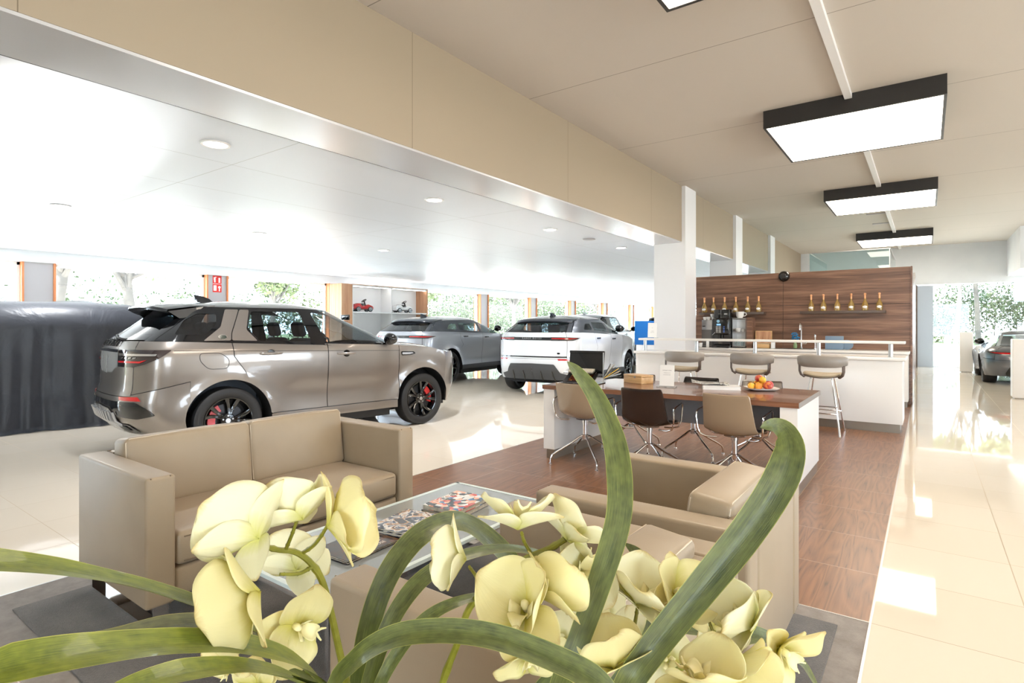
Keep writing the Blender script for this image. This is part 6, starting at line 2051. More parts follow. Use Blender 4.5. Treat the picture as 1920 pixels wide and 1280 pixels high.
# ------------------------------------------------------------------ toy cars on the cabinet shelf
def toy(label, loc, rz, paintm, group):
    """ride-on toy car, faces +X, about 0.7 m long"""
    t = thing('toy_car', label, 'toy car', loc, rz, group)
    prof = [(-0.36, 0.15), (-0.35, 0.24), (-0.30, 0.27), (-0.16, 0.28), (-0.08, 0.20), (0.04, 0.19), (0.10, 0.24), (0.16, 0.25), (0.30, 0.20), (0.345, 0.16), (0.34, 0.09), (0.30, 0.07), (-0.32, 0.07), (-0.36, 0.1)]
    rows = []
    for w_, s_ in ((-0.13, 0.93), (-0.125, 0.985), (-0.10, 1.0), (0.10, 1.0), (0.125, 0.985), (0.13, 0.93)):
        rows.append([(x * s_, w_, 0.16 + (z - 0.16) * s_) for x, z in round_poly(prof, 0.02, 3)])
    b = MB().grid(rows, closeu=True)
    n_ = len(rows[0])
    b.f.append(tuple(range(n_))); b.f.append(tuple(5 * n_ + k for k in range(n_)))
    b.build('body', paintm, t, angle=45)
    MB().rbox(-0.27, 0.02, -0.08, 0.08, 0.2, 0.285, 0.03, 3).build('seat', M['trimblack'], t)
    for sgn in (-1, 1):
        MB().box(-0.34, 0.32, sgn * 0.131 - 0.003, sgn * 0.131 + 0.003, 0.075, 0.1).build('sill_trim', M['trimblack'], t)
        for x in (-0.22, 0.22):
            w = MB().lathe([(0.0, -0.025), (0.075, -0.025), (0.085, -0.015), (0.085, 0.015), (0.075, 0.025), (0.06, 0.024)], 28, Tm((x, sgn * 0.125, 0.085), rx=PI / 2), False, False).build('wheel', M['tyre'], t)
            b = MB()
            T = Tm((x, sgn * 0.152, 0.085), rx=PI / 2)
            b.lathe([(0.045, -0.002), (0.06, 0.0), (0.06, 0.004), (0.045, 0.004)], 24, T, False, False)
            for k in range(5):
                b.box(-0.006, 0.006, 0, 0.055, -0.001, 0.004, T @ Matrix.Rotation(2 * PI * k / 5, 4, 'Z'))
            b.lathe([(0, 0.005), (0.014, 0.005), (0.014, 0)], 12, T, False, False)
            b.build('rim', M['skid'], w)
    T = Tm((0.06, 0, 0.36), ry=R(-35))
    b = MB().tube([(0.10, 0, 0.22), (0.06, 0, 0.36)], [0.03, 0.022], 12)
    b.tube([T @ Vector((0.085 * math.cos(a), 0.085 * math.sin(a), 0.02)) for a in [2 * PI * k / 24 for k in range(24)]], 0.014, 8, closed=True)
    b.tube([T @ Vector((0, -0.08, 0.015)), T @ Vector((0, 0.08, 0.015))], 0.018, 8)
    b.build('steering_wheel', M['trimblack'], t)
    return t
toy('red ride-on toy car in the left compartment of the display cabinet', (-15.28, 12.38, 1.855), R(80), mat('glossy red plastic', rgb(196, 52, 52), 0.2, coat=0.6), 'ride-on toy cars in the display cabinet')
toy('white ride-on toy car in the right compartment of the display cabinet', (-15.28, 14.2, 1.855), R(80), mat('glossy white plastic', rgb(238, 238, 238), 0.2, coat=0.6), 'ride-on toy cars in the display cabinet')

# ------------------------------------------------------------------ pedestals and stand
def pedestal(label, x0, x1, y0, y1, h_):
    t = thing('pedestal', label, 'pedestal', ((x0 + x1) / 2, (y0 + y1) / 2, 0))
    w, d = (x1 - x0) / 2, (y1 - y0) / 2
    MB().rbox(-w, w, -d, d, 0.02, h_, 0.02, 3).build('body', M['lacquer'], t)
    MB().box(-w + 0.03, w - 0.03, -d + 0.03, d - 0.03, 0, 0.02).build('plinth', M['kick'], t)
pedestal('tall white information pedestal beside the grey coupe', 0.80, 1.12, 21.6, 21.9, 1.2)
pedestal('white rounded display pedestal at the right edge of the view', 1.315, 1.9, 14.25, 14.6, 1.13)
t = thing('display_stand', 'blue backed display stand beside the white column', 'display stand', (-5.05, 12.3, 0))
MB().rbox(-0.4, 0.4, -0.06, 0.06, 0.95, 1.5, 0.01, 2).build('blue_panel', mat('bright blue panel', rgb(20, 110, 190), 0.4), t)
MB().box(-0.36, 0.36, -0.05, 0.05, 0.03, 0.95).build('stand_body', M['white'], t)
MB().box(-0.42, 0.42, -0.2, 0.2, 0, 0.03).build('foot', M['steel'], t)
# ------------------------------------------------------------------ orchids in the foreground
ANG = R(36.2)
FW = Vector((-math.sin(ANG), math.cos(ANG), 0)); RT = Vector((math.cos(ANG), math.sin(ANG), 0)); UPV = Vector((0, 0, 1))
def at(u, v, D):
    """point at distance D in front of the viewpoint, on the ray of image point (u, v)"""
    return Vector((0, 0, CAM_H)) + FW * D + RT * ((u - 960) / 1062 * D) + UPV * ((611 - v) / 1062 * D)

def catmull(P, n):
    P = [P[0] * 2 - P[1]] + list(P) + [P[-1] * 2 - P[-2]]
    out = []
    segs = len(P) - 3
    for k in range(n + 1):
        f = segs * k / n
        i = min(int(f), segs - 1)
        t = f - i
        a, b, c, d = P[i:i + 4]
        out.append(0.5 * ((2 * b) + (c - a) * t + (2 * a - 5 * b + 4 * c - d) * t * t + (3 * b - a - 3 * c + d) * t ** 3))
    return out

def leaf_mat(name, c1, c2):
    m = mat(name, c1, 0.38, coat=0.15)
    at_ = nd(m, 'ShaderNodeUVMap')
    s = nd(m, 'ShaderNodeSeparateXYZ'); lk(m, at_.outputs[0], s.inputs[0])
    mp = nd(m, 'ShaderNodeMapping'); mp.inputs['Scale'].default_value = (42, 3, 1); lk(m, at_.outputs[0], mp.inputs[0])
    n1 = noise(m, mp.outputs[0], 1.0, 4, 0.6)
    mp2 = nd(m, 'ShaderNodeMapping'); mp2.inputs['Scale'].default_value = (2.5, 5, 1); lk(m, at_.outputs[0], mp2.inputs[0])
    n2 = noise(m, mp2.outputs[0], 1.0, 2, 0.6)
    f = mathn(m, 'ADD', mathn(m, 'MULTIPLY', n1, 0.55), mathn(m, 'MULTIPLY', n2, 0.5))
    col = ramp(m, f, [(0.36, c1), (0.7, c2)]).outputs[0]
    # pale midrib and thin yellow margin (pigment)
    e = mathn(m, 'ABSOLUTE', mathn(m, 'SUBTRACT', s.outputs[0], 0.5))
    mar = mathn(m, 'GREATER_THAN', e, 0.482)
    mid = mathn(m, 'LESS_THAN', e, 0.016)
    col = mixc(m, mathn(m, 'MULTIPLY', mar, 0.7), col, rgb(178, 176, 84))
    col = mixc(m, mathn(m, 'MULTIPLY', mid, 0.25), col, rgb(60, 74, 20))
    lk(m, col, bsdf(m).inputs['Base Color'])
    bump(m, n1, 0.25, 0.002)
    return m
M['leafA'] = leaf_mat('olive green strap leaf', rgb(78, 90, 24), rgb(134, 142, 48))
M['leafB'] = leaf_mat('dark green strap leaf', rgb(56, 66, 26), rgb(112, 118, 58))
M['stem'] = noisy('yellow green flower stem', rgb(120, 118, 30), rgb(146, 142, 50), 60, 0.45)

def add_uv(o, uvs):
    me = o.data
    l = me.uv_layers.new(name='UVMap')
    for li, loop in enumerate(me.loops):
        l.data[li].uv = uvs[loop.vertex_index]

def leaf(parent, pts, wmax, material, tw=0.0, face=0.25, tip=0.12, base=0.75, fold=0.16, n=48):
    """pts: (u, v, D); width in metres. face: how far the blade is turned to the viewer"""
    P = catmull([at(*p) for p in pts], n)
    eye = Vector((0, 0, CAM_H))
    nw = 10
    verts, uvs, faces = [], [], []
    off = parent.matrix_world.translation if False else parent.location
    for side_ in (0, 1):
        for i, p in enumerate(P):
            t_ = i / n
            tg = (P[min(i + 1, n)] - P[max(i - 1, 0)]).normalized()
            view = (eye - p).normalized()
            nv = (view * face + UPV * (1 - face))
            nv = (nv - tg * nv.dot(tg)).normalized()
            b = tg.cross(nv).normalized()
            if tw:
                Rm = Matrix.Rotation(tw * (t_ - 0.4), 3, tg)
                b = Rm @ b; nv = Rm @ nv
            w = wmax * 0.5 * (base + (1 - base) * min(1, t_ / 0.4)) * (min(1.0, max(0.0, (1 - t_)) / tip) ** 0.6 if t_ > 1 - tip else 1.0)
            w = max(w, 0.0004)
            for k in range(nw + 1):
                u = -1 + 2 * k / nw
                verts.append(p + b * (u * w) + nv * (fold * w * (abs(u) ** 1.3) * 1.6 - 0.0012 * side_ * (1 - u * u)) - off)
                uvs.append(((u + 1) / 2, t_ * 4))
    m_ = nw + 1
    base_i = (n + 1) * m_
    for i in range(n):
        for k in range(nw):
            a = i * m_ + k
            faces.append((a, a + 1, a + m_ + 1, a + m_))
            a += base_i
            faces.append((a, a + m_, a + m_ + 1, a + 1))
    me = bpy.data.meshes.new('leaf')
    me.from_pydata([tuple(v) for v in verts], [], faces)
    me.polygons.foreach_set('use_smooth', [True] * len(me.polygons))
    me.materials.append(material)
    o = bpy.data.objects.new('leaf', me)
    C.objects.link(o)
    add_uv(o, uvs)
    o.parent = parent
    return o

def petal_material(name, base, centre, sheen=0.0):
    m = bpy.data.materials.new(name)
    m.use_nodes = True
    b = bsdf(m)
    b.inputs['Roughness'].default_value = 0.55
    at_ = nd(m, 'ShaderNodeUVMap')
    s = nd(m, 'ShaderNodeSeparateXYZ'); lk(m, at_.outputs[0], s.inputs[0])
    mp = nd(m, 'ShaderNodeMapping'); mp.inputs['Scale'].default_value = (16, 2.0, 1); lk(m, at_.outputs[0], mp.inputs[0])
    n1 = noise(m, mp.outputs[0], 1.0, 4, 0.6, 0.3)
    t_ = mathn(m, 'ADD', s.outputs[1], mathn(m, 'MULTIPLY', mathn(m, 'SUBTRACT', n1, 0.5), 0.25))
    col = ramp(m, t_, [(0.0, centre), (0.38, base), (0.9, base), (1.0, rgb(226, 206, 140))]).outputs[0]
    lk(m, col, b.inputs['Base Color'])
    bump(m, n1, 0.25, 0.0015)
    tr = nd(m, 'ShaderNodeBsdfTranslucent')
    lk(m, col, tr.inputs[0])
    mx = nd(m, 'ShaderNodeMixShader'); mx.inputs[0].default_value = 0.3
    lk(m, b.outputs[0], mx.inputs[1]); lk(m, tr.outputs[0], mx.inputs[2])
    lk(m, mx.outputs[0], m.node_tree.nodes['Material Output'].inputs[0])
    return m
M['petal'] = petal_material('ivory yellow orchid petal', rgb(250, 244, 208), rgb(224, 220, 116))
M['petal2'] = petal_material('pale butter yellow orchid petal', rgb(248, 238, 182), rgb(222, 212, 92))
M['lip'] = mat('yellow orchid lip', rgb(238, 226, 170), 0.5)

def petal_mesh(name, L, W, pinch, cup, curl, ruff, seed):
    """petal grows along +Y from the origin in the XY plane, normal +Z"""
    r_ = random.Random(seed)
    nu, nv = 14, 16
    verts, uvs, faces = [], [], []
    ph = r_.random() * 6
    for j in range(nv + 1):
        v = j / nv
        wv = W * 0.5 * (math.sin(PI * min(1, max(0, v * 0.93 + 0.035)) ** pinch) ** 0.62)
        if v < 0.08:
            wv = max(wv * v / 0.08, W * 0.05)
        for k in range(nu + 1):
            u = -1 + 2 * k / nu
            x = u * wv
            rad = 0.0 if j == 0 else 1.0
            y = L * v - 0.10 * L * u * u * v * (0.6 if v > 0.5 else 1)
            z = cup * (u * u) * wv * 1.2 + curl * L * (v ** 2) + ruff * W * (abs(u) ** 3) * math.sin(v * 9 + ph + (2 if u > 0 else 0)) * v
            z -= 0.05 * W * math.exp(-(u / 0.12) ** 2) * (1 - v)
            verts.append((x, y, z)); uvs.append(((u + 1) / 2, v))
    m_ = nu + 1
    for j in range(nv):
        for k in range(nu):
            a = j * m_ + k
            faces.append((a, a + 1, a + m_ + 1, a + m_))
    me = bpy.data.meshes.new(name)
    me.from_pydata(verts, [], faces)
    me.polygons.foreach_set('use_smooth', [True] * len(me.polygons))
    l = me.uv_layers.new(name='UVMap')
    for li, loop in enumerate(me.loops):
        l.data[li].uv = uvs[loop.vertex_index]
    return me

PET = {}
for sd_ in range(3):
    for mt in ('petal', 'petal2'):
        for kind, a in (('petal', (0.047, 0.062, 0.78, 0.22, 0.10, 0.05)), ('sepal', (0.046, 0.030, 0.95, 0.30, -0.12, 0.03))):
            me = petal_mesh(kind, *a, seed=sd_ + (10 if kind == 'sepal' else 0))
            me.materials.append(M[mt])
            PET[kind, sd_, mt] = me

def flower(parent, u, v, D, s, face, roll, mt='petal', seed=0, close=0.0, backset=0.0):
    """face = (right, up, towards viewer) direction the bloom looks; roll in degrees; close folds the petals forward"""
    r_ = random.Random(seed * 17 + 3)
    p = at(u, v, D)
    n = (RT * face[0] + UPV * face[1] - FW * face[2]).normalized()
    up = UPV - n * UPV.dot(n)
    if up.length < 0.1:
        up = -FW - n * (-FW).dot(n)
    up.normalize()
    rt = up.cross(n)
    Bm = Matrix((rt, up, n)).transposed().to_4x4()
    Mx = Matrix.Translation(p - parent.location) @ Bm @ Matrix.Rotation(R(roll), 4, 'Z') @ Matrix.Scale(s * 0.84, 4)
    # lip and column
    b = MB()
    rows = []
    for j in range(8):
        t_ = j / 7
        w = 0.006 * math.sin(PI * (0.15 + 0.8 * t_)) + 0.002
        rows.append([(w * math.sin(a), -0.004 - 0.016 * t_, 0.006 + 0.014 * math.sin(PI * t_ * 0.8) - w * 0.8 * math.cos(a)) for a in [-1.4 + 2.8 * k / 8 for k in range(9)]])
    b.grid(rows)
    for sg in (-1, 1):
        b.grid([[(sg * (0.003 + 0.010 * t_), -0.004 + 0.004 * q, 0.006 + 0.014 * t_ + 0.002 * q) for q in (-1, 0, 1)] for t_ in (0, 0.3, 0.5, 0.7)])
    b.tube([(0, -0.018, 0.012), (0.004, -0.023, 0.014), (0.006, -0.025, 0.018)], [0.0015, 0.001, 0.0005], 6)
    b.tube([(0, -0.018, 0.012), (-0.004, -0.023, 0.014), (-0.006, -0.025, 0.018)], [0.0015, 0.001, 0.0005], 6)
    b.lathe([(0.0, 0.0), (0.003, 0.002), (0.0034, 0.008), (0.0025, 0.011), (0, 0.012)], 12, Tm((0, 0.002, 0)), False, False)
    f = b.build('flower', M['lip'], parent, thick=0.0006, angle=60)
    f.matrix_local = Mx @ Matrix.Diagonal((1, 1, 1, 1))
    for kind, ang, zoff, tilt in (('sepal', 0, -0.002, 8), ('sepal', 128, -0.002, 4), ('sepal', -128, -0.002, 4), ('petal', 78, 0.0012, 6), ('petal', -78, 0.0012, 6)):
        o = bpy.data.objects.new(kind, PET[kind, (seed + int(abs(ang))) % 3, mt])
        C.objects.link(o)
        o.parent = f
        o.matrix_local = Matrix.Translation((0, 0, zoff)) @ Matrix.Rotation(R(ang + r_.uniform(-8, 8)), 4, 'Z') @ Matrix.Rotation(R(tilt + close * (1.0 if kind == 'petal' else 0.5) + r_.uniform(-10, 12)), 4, 'X') @ Matrix.Scale(r_.uniform(0.93, 1.07), 4)
        md = o.modifiers.new('thickness', 'SOLIDIFY'); md.thickness = 0.0007
    return f

def stem(parent, pts, r0, r1, nm='flower_stem'):
    P = catmull([at(*p) for p in pts], 30)
    n_ = len(P)
    rs = [r0 + (r1 - r0) * i / (n_ - 1) for i in range(n_)]
    for i in range(n_):
        if i % 11 == 5:
            rs[i] *= 1.25
    MB().tube([p - parent.location for p in P], rs, 9).build(nm, M['stem'], parent)

pb = at(900, 1400, 0.62)
PL = thing('planter', 'tall white planter holding the orchids in front of the camera', 'planter', (pb.x, pb.y, 0), ANG)
MB().rbox(-0.30, 0.30, -0.11, 0.13, 0.0, 0.88, 0.015, 3).build('planter_body', M['lacquer'], PL)
MB().box(-0.28, 0.28, -0.09, 0.11, 0.88, 0.895).build('potting_soil', M['gap'], PL)

def root(u, D=0.62):
    v = 611 + (CAM_H - 0.9) * 1062 / D
    return (u, v, D)
# left plant
p0 = at(*root(640)); OA = thing('orchid', 'orchid with long olive leaves sweeping to the left and one flower spike', 'orchid', (p0.x, p0.y, 0.895))
A_ = M['leafA']; B_ = M['leafB']
leaf(OA, [root(640), (600, 1300, 0.60), (545, 1228, 0.56), (450, 1165, 0.50), (300, 1110, 0.43), (150, 1075, 0.37), (0, 1056, 0.33), (-120, 1050, 0.31)], 0.021, A_, face=0.35)
leaf(OA, [root(630), (590, 1300, 0.60), (500, 1215, 0.55), (420, 1178, 0.50), (330, 1172, 0.46), (230, 1192, 0.42), (150, 1205, 0.39), (60, 1235, 0.37)], 0.026, B_, face=0.3, tip=0.5)
leaf(OA, [root(650), (620, 1310, 0.56), (560, 1245, 0.50), (450, 1212, 0.44), (330, 1208, 0.39), (180, 1222, 0.34), (40, 1245, 0.31), (-90, 1280, 0.29)], 0.026, A_, face=0.42)
leaf(OA, [root(655), (630, 1330, 0.52), (560, 1278, 0.46), (470, 1254, 0.41), (370, 1258, 0.37), (260, 1282, 0.34), (160, 1320, 0.32)], 0.022, A_, face=0.3, tip=0.3)
leaf(OA, [root(660), (672, 1300, 0.62), (690, 1185, 0.61), (722, 1090, 0.62), (765, 1025, 0.64), (810, 990, 0.67), (858, 978, 0.71), (905, 1000, 0.76), (960, 1050, 0.80), (1005, 1105, 0.82)], 0.026, B_, face=0.75, tip=0.15)
leaf(OA, [root(670), (688, 1300, 0.58), (722, 1190, 0.58), (765, 1115, 0.60), (815, 1068, 0.63), (875, 1040, 0.67), (950, 1028, 0.72), (1020, 1040, 0.76), (1060, 1070, 0.78)], 0.019, B_, face=0.7, tip=0.6)
leaf(OA, [root(690), (705, 1310, 0.54), (745, 1225, 0.54), (800, 1160, 0.56), (860, 1128, 0.58), (930, 1115, 0.62), (1010, 1125, 0.66)], 0.014, B_, face=0.6, tip=0.5)
leaf(OA, [root(640, 0.56), (628, 1310, 0.48), (665, 1240, 0.46), (735, 1196, 0.45), (830, 1184, 0.44), (930, 1196, 0.43), (1030, 1232, 0.42), (1110, 1272, 0.41), (1180, 1330, 0.40)], 0.0195, B_, face=0.6)
leaf(OA, [root(650), (640, 1330, 0.55), (600, 1285, 0.5), (540, 1262, 0.46)], 0.02, B_, face=0.3)
stem(OA, [root(645), (650, 1300, 0.60), (632, 1200, 0.58), (608, 1100, 0.555), (585, 1058, 0.54), (555, 1035, 0.53), (520, 1030, 0.52), (492, 1022, 0.51)], 0.0042, 0.0022)
stem(OA, [(565, 1038, 0.535), (590, 1020, 0.525), (610, 992, 0.515), (616, 980, 0.51)], 0.002, 0.0015, 'flower_stalk')
stem(OA, [(535, 1032, 0.525), (548, 1000, 0.515), (557, 975, 0.51)], 0.0018, 0.0014, 'flower_stalk')
stem(OA, [(586, 1062, 0.54), (560, 1075, 0.525), (525, 1076, 0.51)], 0.002, 0.0014, 'flower_stalk')
stem(OA, [(500, 1024, 0.51), (470, 1012, 0.50)], 0.0018, 0.0014, 'flower_stalk')
flower(OA, 480, 1005, 0.47, 1.28, (-0.55, 0.25, -0.3), 30, seed=1, close=18)
flower(OA, 566, 968, 0.50, 1.05, (-0.35, 0.5, -0.4), 20, seed=2, close=26)
flower(OA, 622, 985, 0.49, 1.25, (0.9, 0.25, -0.25), -35, 'petal2', seed=3, close=20)
flower(OA, 478, 1112, 0.46, 1.35, (-0.7, -0.2, 0.35), 12, 'petal2', seed=4, close=22)
flower(OA, 556, 1065, 0.60, 1.1, (-0.2, 0.2, -0.7), 40, seed=5, close=16)
flower(OA, 553, 1172, 0.54, 1.1, (0.6, 0.0, 0.45), 60, 'petal2', seed=6, close=14)
flower(OA, 425, 1232, 0.72, 1.0, (-0.3, -0.2, 0.9), 15, 'petal2', seed=7)
flower(OA, 480, 1285, 0.75, 1.0, (-0.1, 0.1, 0.9), 70, 'petal2', seed=8)
# middle and right plants
p0 = at(*root(1000)); OB = thing('orchid', 'orchid with the tall upright green leaf in the middle of the view', 'orchid', (p0.x, p0.y, 0.895))
leaf(OB, [root(1010), (1045, 1300, 0.52), (1085, 1200, 0.515), (1128, 1080, 0.51), (1158, 980, 0.505), (1162, 900, 0.50), (1150, 820, 0.49), (1118, 745, 0.48), (1085, 700, 0.47), (1064, 678, 0.465)], 0.0225, B_, face=0.9, tip=0.42, fold=0.1)
leaf(OB, [root(1030), (1150, 1290, 0.62), (1222, 1190, 0.63), (1225, 1105, 0.64), (1200, 1045, 0.65), (1172, 1018, 0.66)], 0.019, B_, face=0.8, tip=0.3)
leaf(OB, [root(1020), (1010, 1310, 0.7), (1150, 1200, 0.72), (1240, 1175, 0.74), (1330, 1190, 0.75)], 0.03, B_, face=0.6, tip=0.5)
stem(OB, [root(800, 0.66), (833, 1270, 0.64), (858, 1205, 0.62), (880, 1140, 0.60), (930, 1085, 0.58), (980, 1050, 0.57), (1030, 1028, 0.565), (1060, 1010, 0.56)], 0.0042, 0.003)
stem(OB, [(910, 1105, 0.585), (893, 1080, 0.57), (880, 1062, 0.555)], 0.002, 0.0015, 'flower_stalk')
stem(OB, [(997, 1040, 0.57), (983, 1015, 0.56), (978, 998, 0.55)], 0.002, 0.0015, 'flower_stalk')
stem(OB, [(968, 1068, 0.575), (985, 1080, 0.56), (1000, 1082, 0.54)], 0.002, 0.0015, 'flower_stalk')
flower(OB, 868, 1048, 0.53, 1.05, (-0.9, 0.15, 0.15), 25, seed=11, close=30)
flower(OB, 972, 985, 0.53, 1.2, (0.1, 0.75, -0.4), 200, seed=12, close=20)
flower(OB, 1068, 1008, 0.55, 1.15, (0.45, 0.5, -0.3), 60, seed=13, close=16)
flower(OB, 1085, 1075, 0.56, 1.1, (0.3, 0.35, 0.7), 140, seed=14, close=12)
flower(OB, 988, 1148, 0.485, 1.25, (-0.25, 0.75, 0.45), 8, 'petal2', seed=15, close=34)
flower(OB, 1040, 1190, 0.75, 1.0, (0.2, 0.2, 0.8), 40, seed=16)
flower(OB, 990, 1232, 0.6, 1.0, (0.1, -0.5, 0.6), 180, 'petal2', seed=17)
p0 = at(*root(1180)); OC = thing('orchid', 'orchid at the right with the broad green leaf arching up to the right', 'orchid', (p0.x, p0.y, 0.895))
leaf(OC, [root(1130), (1165, 1310, 0.50), (1225, 1215, 0.495), (1310, 1110, 0.49), (1395, 1005, 0.485), (1455, 915, 0.48), (1480, 850, 0.475), (1472, 812, 0.47), (1450, 798, 0.465), (1426, 801, 0.46)], 0.0275, B_, face=0.9, tip=0.4, fold=0.18)
leaf(OC, [root(1250), (1380, 1290, 0.6), (1450, 1225, 0.62), (1500, 1240, 0.64), (1540, 1300, 0.66)], 0.014, B_, face=0.6, tip=0.3)
leaf(OC, [root(1240), (1300, 1290, 0.66), (1350, 1210, 0.68), (1420, 1190, 0.7), (1480, 1215, 0.72)], 0.03, B_, face=0.7, tip=0.5)
stem(OC, [root(1200), (1240, 1290, 0.6), (1290, 1245, 0.585), (1340, 1230, 0.57), (1375, 1210, 0.56), (1400, 1200, 0.555)], 0.0036, 0.0024)
stem(OC, [root(1170), (1175, 1230, 0.58), (1190, 1170, 0.56), (1195, 1140, 0.55)], 0.0026, 0.0016)
stem(OC, [(1335, 1232, 0.57), (1340, 1200, 0.56), (1330, 1165, 0.55)], 0.002, 0.0014, 'flower_stalk')
flower(OC, 1193, 1128, 0.57, 1.2, (0.35, 0.8, 0.15), 15, 'petal', seed=21, close=34)
flower(OC, 1265, 1115, 0.58, 1.15, (0.3, 0.4, 0.4), -30, 'petal2', seed=22, close=16)
flower(OC, 1150, 1250, 0.50, 1.1, (-0.2, 0.9, -0.1), 20, 'petal2', seed=23, close=34)
flower(OC, 1410, 1170, 0.53, 1.3, (-0.8, 0.45, -0.1), -30, 'petal', seed=24, close=36)
flower(OC, 1462, 1215, 0.56, 1.15, (0.4, -0.2, 0.6), 50, 'petal2', seed=25, close=18)
flower(OC, 1340, 1178, 0.60, 1.0, (0.2, 0.2, 0.8), 10, 'petal', seed=26, close=10)
flower(OC, 1330, 1290, 0.46, 1.15, (-0.1, 0.95, -0.1), 5, 'petal2', seed=27, close=26)
flower(OC, 1120, 1130, 0.72, 1.0, (0.2, 0.2, 0.8), 25, 'petal', seed=28)
flower(OC, 1215, 1190, 0.64, 1.05, (-0.3, -0.2, -0.6), 200, 'petal', seed=30, close=20)
flower(OC, 1385, 1240, 0.50, 1.1, (0.5, -0.4, 0.2), 160, 'petal2', seed=31, close=30)
flower(OB, 1025, 1118, 0.50, 1.1, (0.6, 0.5, -0.2), -20, 'petal2', seed=32, close=30)
flower(OC, 1250, 1235, 0.66, 1.0, (-0.2, 0.3, 0.8), 55, 'petal', seed=29)
# ------------------------------------------------------------------ outdoors
m = mat('pale concrete paving', rgb(206, 202, 194), 0.8)
struct('ground', MB().box(-90, -16.35, -60, 110, -0.2, -0.06).box(-16.35, 60, 40.2, 110, -0.2, -0.06).box(7.75, 60, -60, 40.2, -0.2, -0.06).box(-3.8, 7.75, 24, 40.2, -0.2, -0.06), m, 'pale paving outside')
struct('ground', MB().box(-90, -30, -60, 110, -0.06, -0.02).box(-29.9, 60, 52, 110, -0.06, -0.02), noisy('mown grass', rgb(72, 88, 48), rgb(90, 104, 60), 0.6, 0.9), 'grass beyond the paving')
M['bark'] = noisy('grey brown bark', rgb(84, 80, 76), rgb(104, 98, 92), 3, 0.9)
M['foliage'] = noisy('spring green leaves', rgb(84, 98, 62), rgb(116, 126, 84), 1.5, 0.7)
M['foliage2'] = noisy('hedge leaves', rgb(66, 80, 56), rgb(92, 106, 74), 1.5, 0.7)

def leaf_cloud(blobs, n, size, seed):
    r_ = random.Random(seed)
    vs, fs = [], []
    for i in range(n):
        cx, cy, cz, rr = blobs[r_.randrange(len(blobs))]
        d = Vector((r_.gauss(0, 1), r_.gauss(0, 1), r_.gauss(0, 0.8)))
        d = d.normalized() * rr * (r_.random() ** 0.45)
        p = Vector((cx, cy, cz)) + d
        a = Vector((r_.gauss(0, 1), r_.gauss(0, 1), r_.gauss(0, 1))).normalized()
        b = a.cross(Vector((r_.gauss(0, 1), r_.gauss(0, 1), r_.gauss(0, 1)))).normalized()
        s_ = size * r_.uniform(0.6, 1.3)
        o = len(vs)
        vs += [p - a * s_, p + b * s_ * 0.5, p + a * s_, p - b * s_ * 0.5]
        fs.append((o, o + 1, o + 2, o + 3))
    me = bpy.data.meshes.new('crown')
    me.from_pydata([tuple(v) for v in vs], [], fs)
    return me

def tree(label, x, y, h_, spread, n, seed, lean=0.0, trunk=0.16, group='trees outside the windows', sparse=False):
    r_ = random.Random(seed)
    t = thing('tree', label, 'tree', (x, y, -0.06), 0, group)
    b = MB()
    top = Vector((lean * 0.6, lean, h_ * 0.5))
    b.tube([(0, 0, 0), top * 0.5 + Vector((0.05, -0.05, 0)), top], [trunk, trunk * 0.8, trunk * 0.62], 10)
    blobs = []
    for k in range(9):
        a = 2 * PI * k / 9 + r_.random()
        e = top + Vector((math.cos(a) * spread * r_.uniform(0.4, 0.8), math.sin(a) * spread * r_.uniform(0.4, 0.8), h_ * r_.uniform(0.05, 0.42)))
        md_ = top + (e - top) * 0.5 + Vector((0, 0, -0.1 * h_ * 0.3))
        b.tube([top * r_.uniform(0.75, 1.0), md_, e], [trunk * 0.42, trunk * 0.26, trunk * 0.08], 7)
        for q in range(2):
            e2 = e + Vector((r_.gauss(0, 0.3), r_.gauss(0, 0.3), r_.uniform(0.1, 0.5))) * spread * 0.5
            b.tube([md_, (md_ + e2) / 2, e2], [trunk * 0.16, trunk * 0.1, trunk * 0.03], 5)
            blobs.append((e2.x, e2.y, e2.z, spread * 0.30))
        blobs.append((e.x, e.y, e.z, spread * 0.36))
    b.build('trunk', M['bark'], t)
    me = leaf_cloud(blobs, int(n * 2.2), 0.13 if y < 40 else 0.22, seed)
    me.materials.append(M['foliage'])
    o = bpy.data.objects.new('crown', me); C.objects.link(o); o.parent = t
    return t
tree('bare pale tree outside the window left of the fire sign, above the covered car', -27, 7.0, 7.5, 2.6, 350, 1, 0.4, 0.3)
tree('tree outside the left windows, seen just over the off-roader tail', -26, 9.6, 7.0, 2.4, 500, 2, -0.3, 0.26)
tree('leafy young tree outside the window right of the fire sign', -24, 14.2, 5.6, 2.1, 2600, 3, 0.2, 0.14)
tree('leafy tree outside, beyond the display cabinet', -25, 24, 6, 2.4, 3200, 4, 0, 0.16)
tree('leafy tree outside, beyond the silver grey car', -24, 33, 6.5, 2.6, 3200, 5, 0, 0.18)
tree('leafy tree outside, near the far end of the left facade', -23, 44, 6.5, 3.0, 3200, 6, 0, 0.18)
tree('leafless tree outside the leftmost window bay', -24, 2.5, 7, 2.4, 200, 7, 0.3, 0.2)
tree('leaning tree with thick trunk outside the far window, above the grey coupe', 4.6, 44, 12, 4.5, 1700, 8, 2.5, 0.5)
tree('slim tree outside the far window beside the grey door panel', 1.6, 50, 11, 4.0, 2200, 9, 0.6, 0.16)
tree('slim tree outside the middle of the far window', 3.2, 56, 12, 4.2, 2600, 10, -0.5, 0.2)
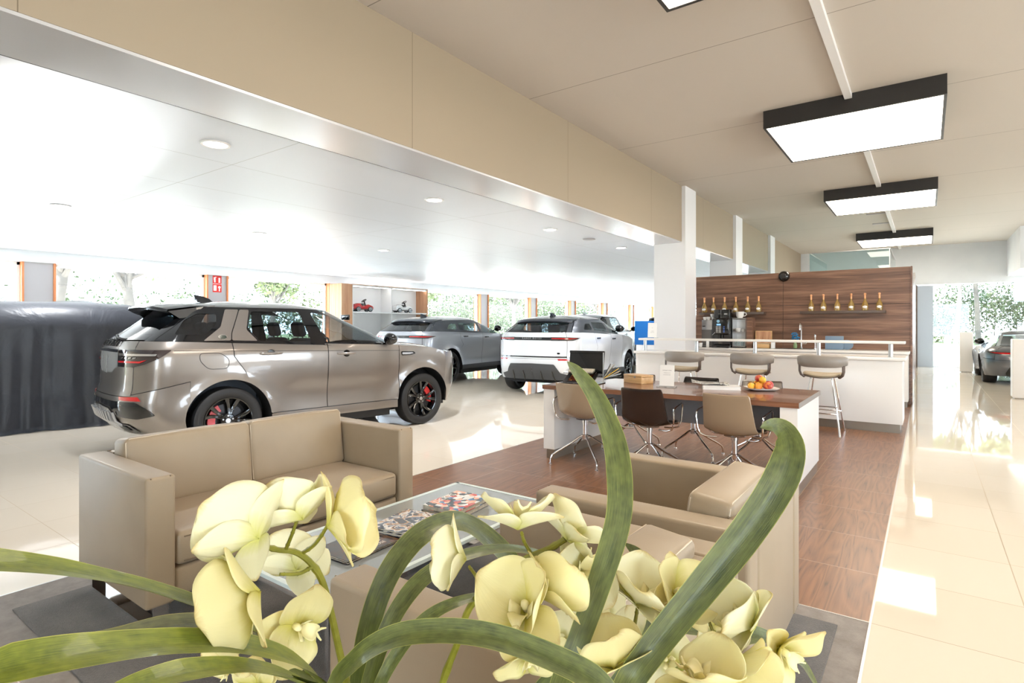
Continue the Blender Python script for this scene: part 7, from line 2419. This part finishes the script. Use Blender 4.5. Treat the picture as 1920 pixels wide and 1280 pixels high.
tree('tree outside the far window behind the others', 7.5, 58, 12, 4.5, 2600, 11, 0.3, 0.22)
tree('young tree beyond the glass end of the showroom', -9, 50, 8, 3.0, 2800, 12, 0.3, 0.2)

def hedge(label, x0, x1, y0, y1, h_, n, seed):
    r_ = random.Random(seed)
    t = thing('hedge', label, 'hedge', ((x0 + x1) / 2, (y0 + y1) / 2, -0.05))
    w, d = (x1 - x0) / 2, (y1 - y0) / 2
    k = max(6, int(max(w, d) * 1.4))
    bl = []
    for i in range(k):
        f = -1 + 2 * (i + 0.5) / k
        bl.append((f * w if w > d else r_.uniform(-w, w), f * d if d >= w else r_.uniform(-d, d), h_ * r_.uniform(0.3, 0.62), h_ * r_.uniform(0.4, 0.6)))
    me = leaf_cloud(bl, n, 0.13, seed)
    me.materials.append(M['foliage2'])
    o = bpy.data.objects.new('foliage', me); C.objects.link(o); o.parent = t
    b = MB()
    for (x, y, z, r__) in bl:
        b.tube([(x, y, 0), (x + 0.1, y, z)], [0.05, 0.02], 6)
    b.build('stem', M['bark'], t)
hedge('long hedge across the road outside the left windows', -38, -36, 2, 56, 4.2, 22000, 21)
hedge('tall bushy screen outside the windows beyond the display cabinet', -32, -30, 24, 60, 6.5, 24000, 24)
hedge('low hedge outside beyond the far window', -2, 14, 60, 63, 5.5, 16000, 22)
hedge('hedge beyond the glass end of the showroom', -22, -6, 60, 62, 4.5, 8000, 23)
t = thing('street_sign', 'pale blue sign board on a post outside the far window', 'sign', (5.1, 48, -0.06))
MB().box(-0.6, 0.6, -0.03, 0.03, 3.0, 4.3).build('board', mat('pale blue sign board', rgb(170, 205, 228), 0.5), t)
MB().tube([(0, 0.05, 0), (0, 0.05, 3.6)], 0.05, 10).build('post', M['steel'], t)
t = thing('bollard', 'grey bollard on the paving outside the far window', 'bollard', (0.85, 36, -0.06))
MB().lathe([(0.14, 0), (0.14, 0.85), (0.1, 0.95), (0, 0.97)], 20).build('body', M['pillar'], t)
MB().lathe([(0.142, 0.7), (0.142, 0.78)], 20).build('band', M['white'], t)
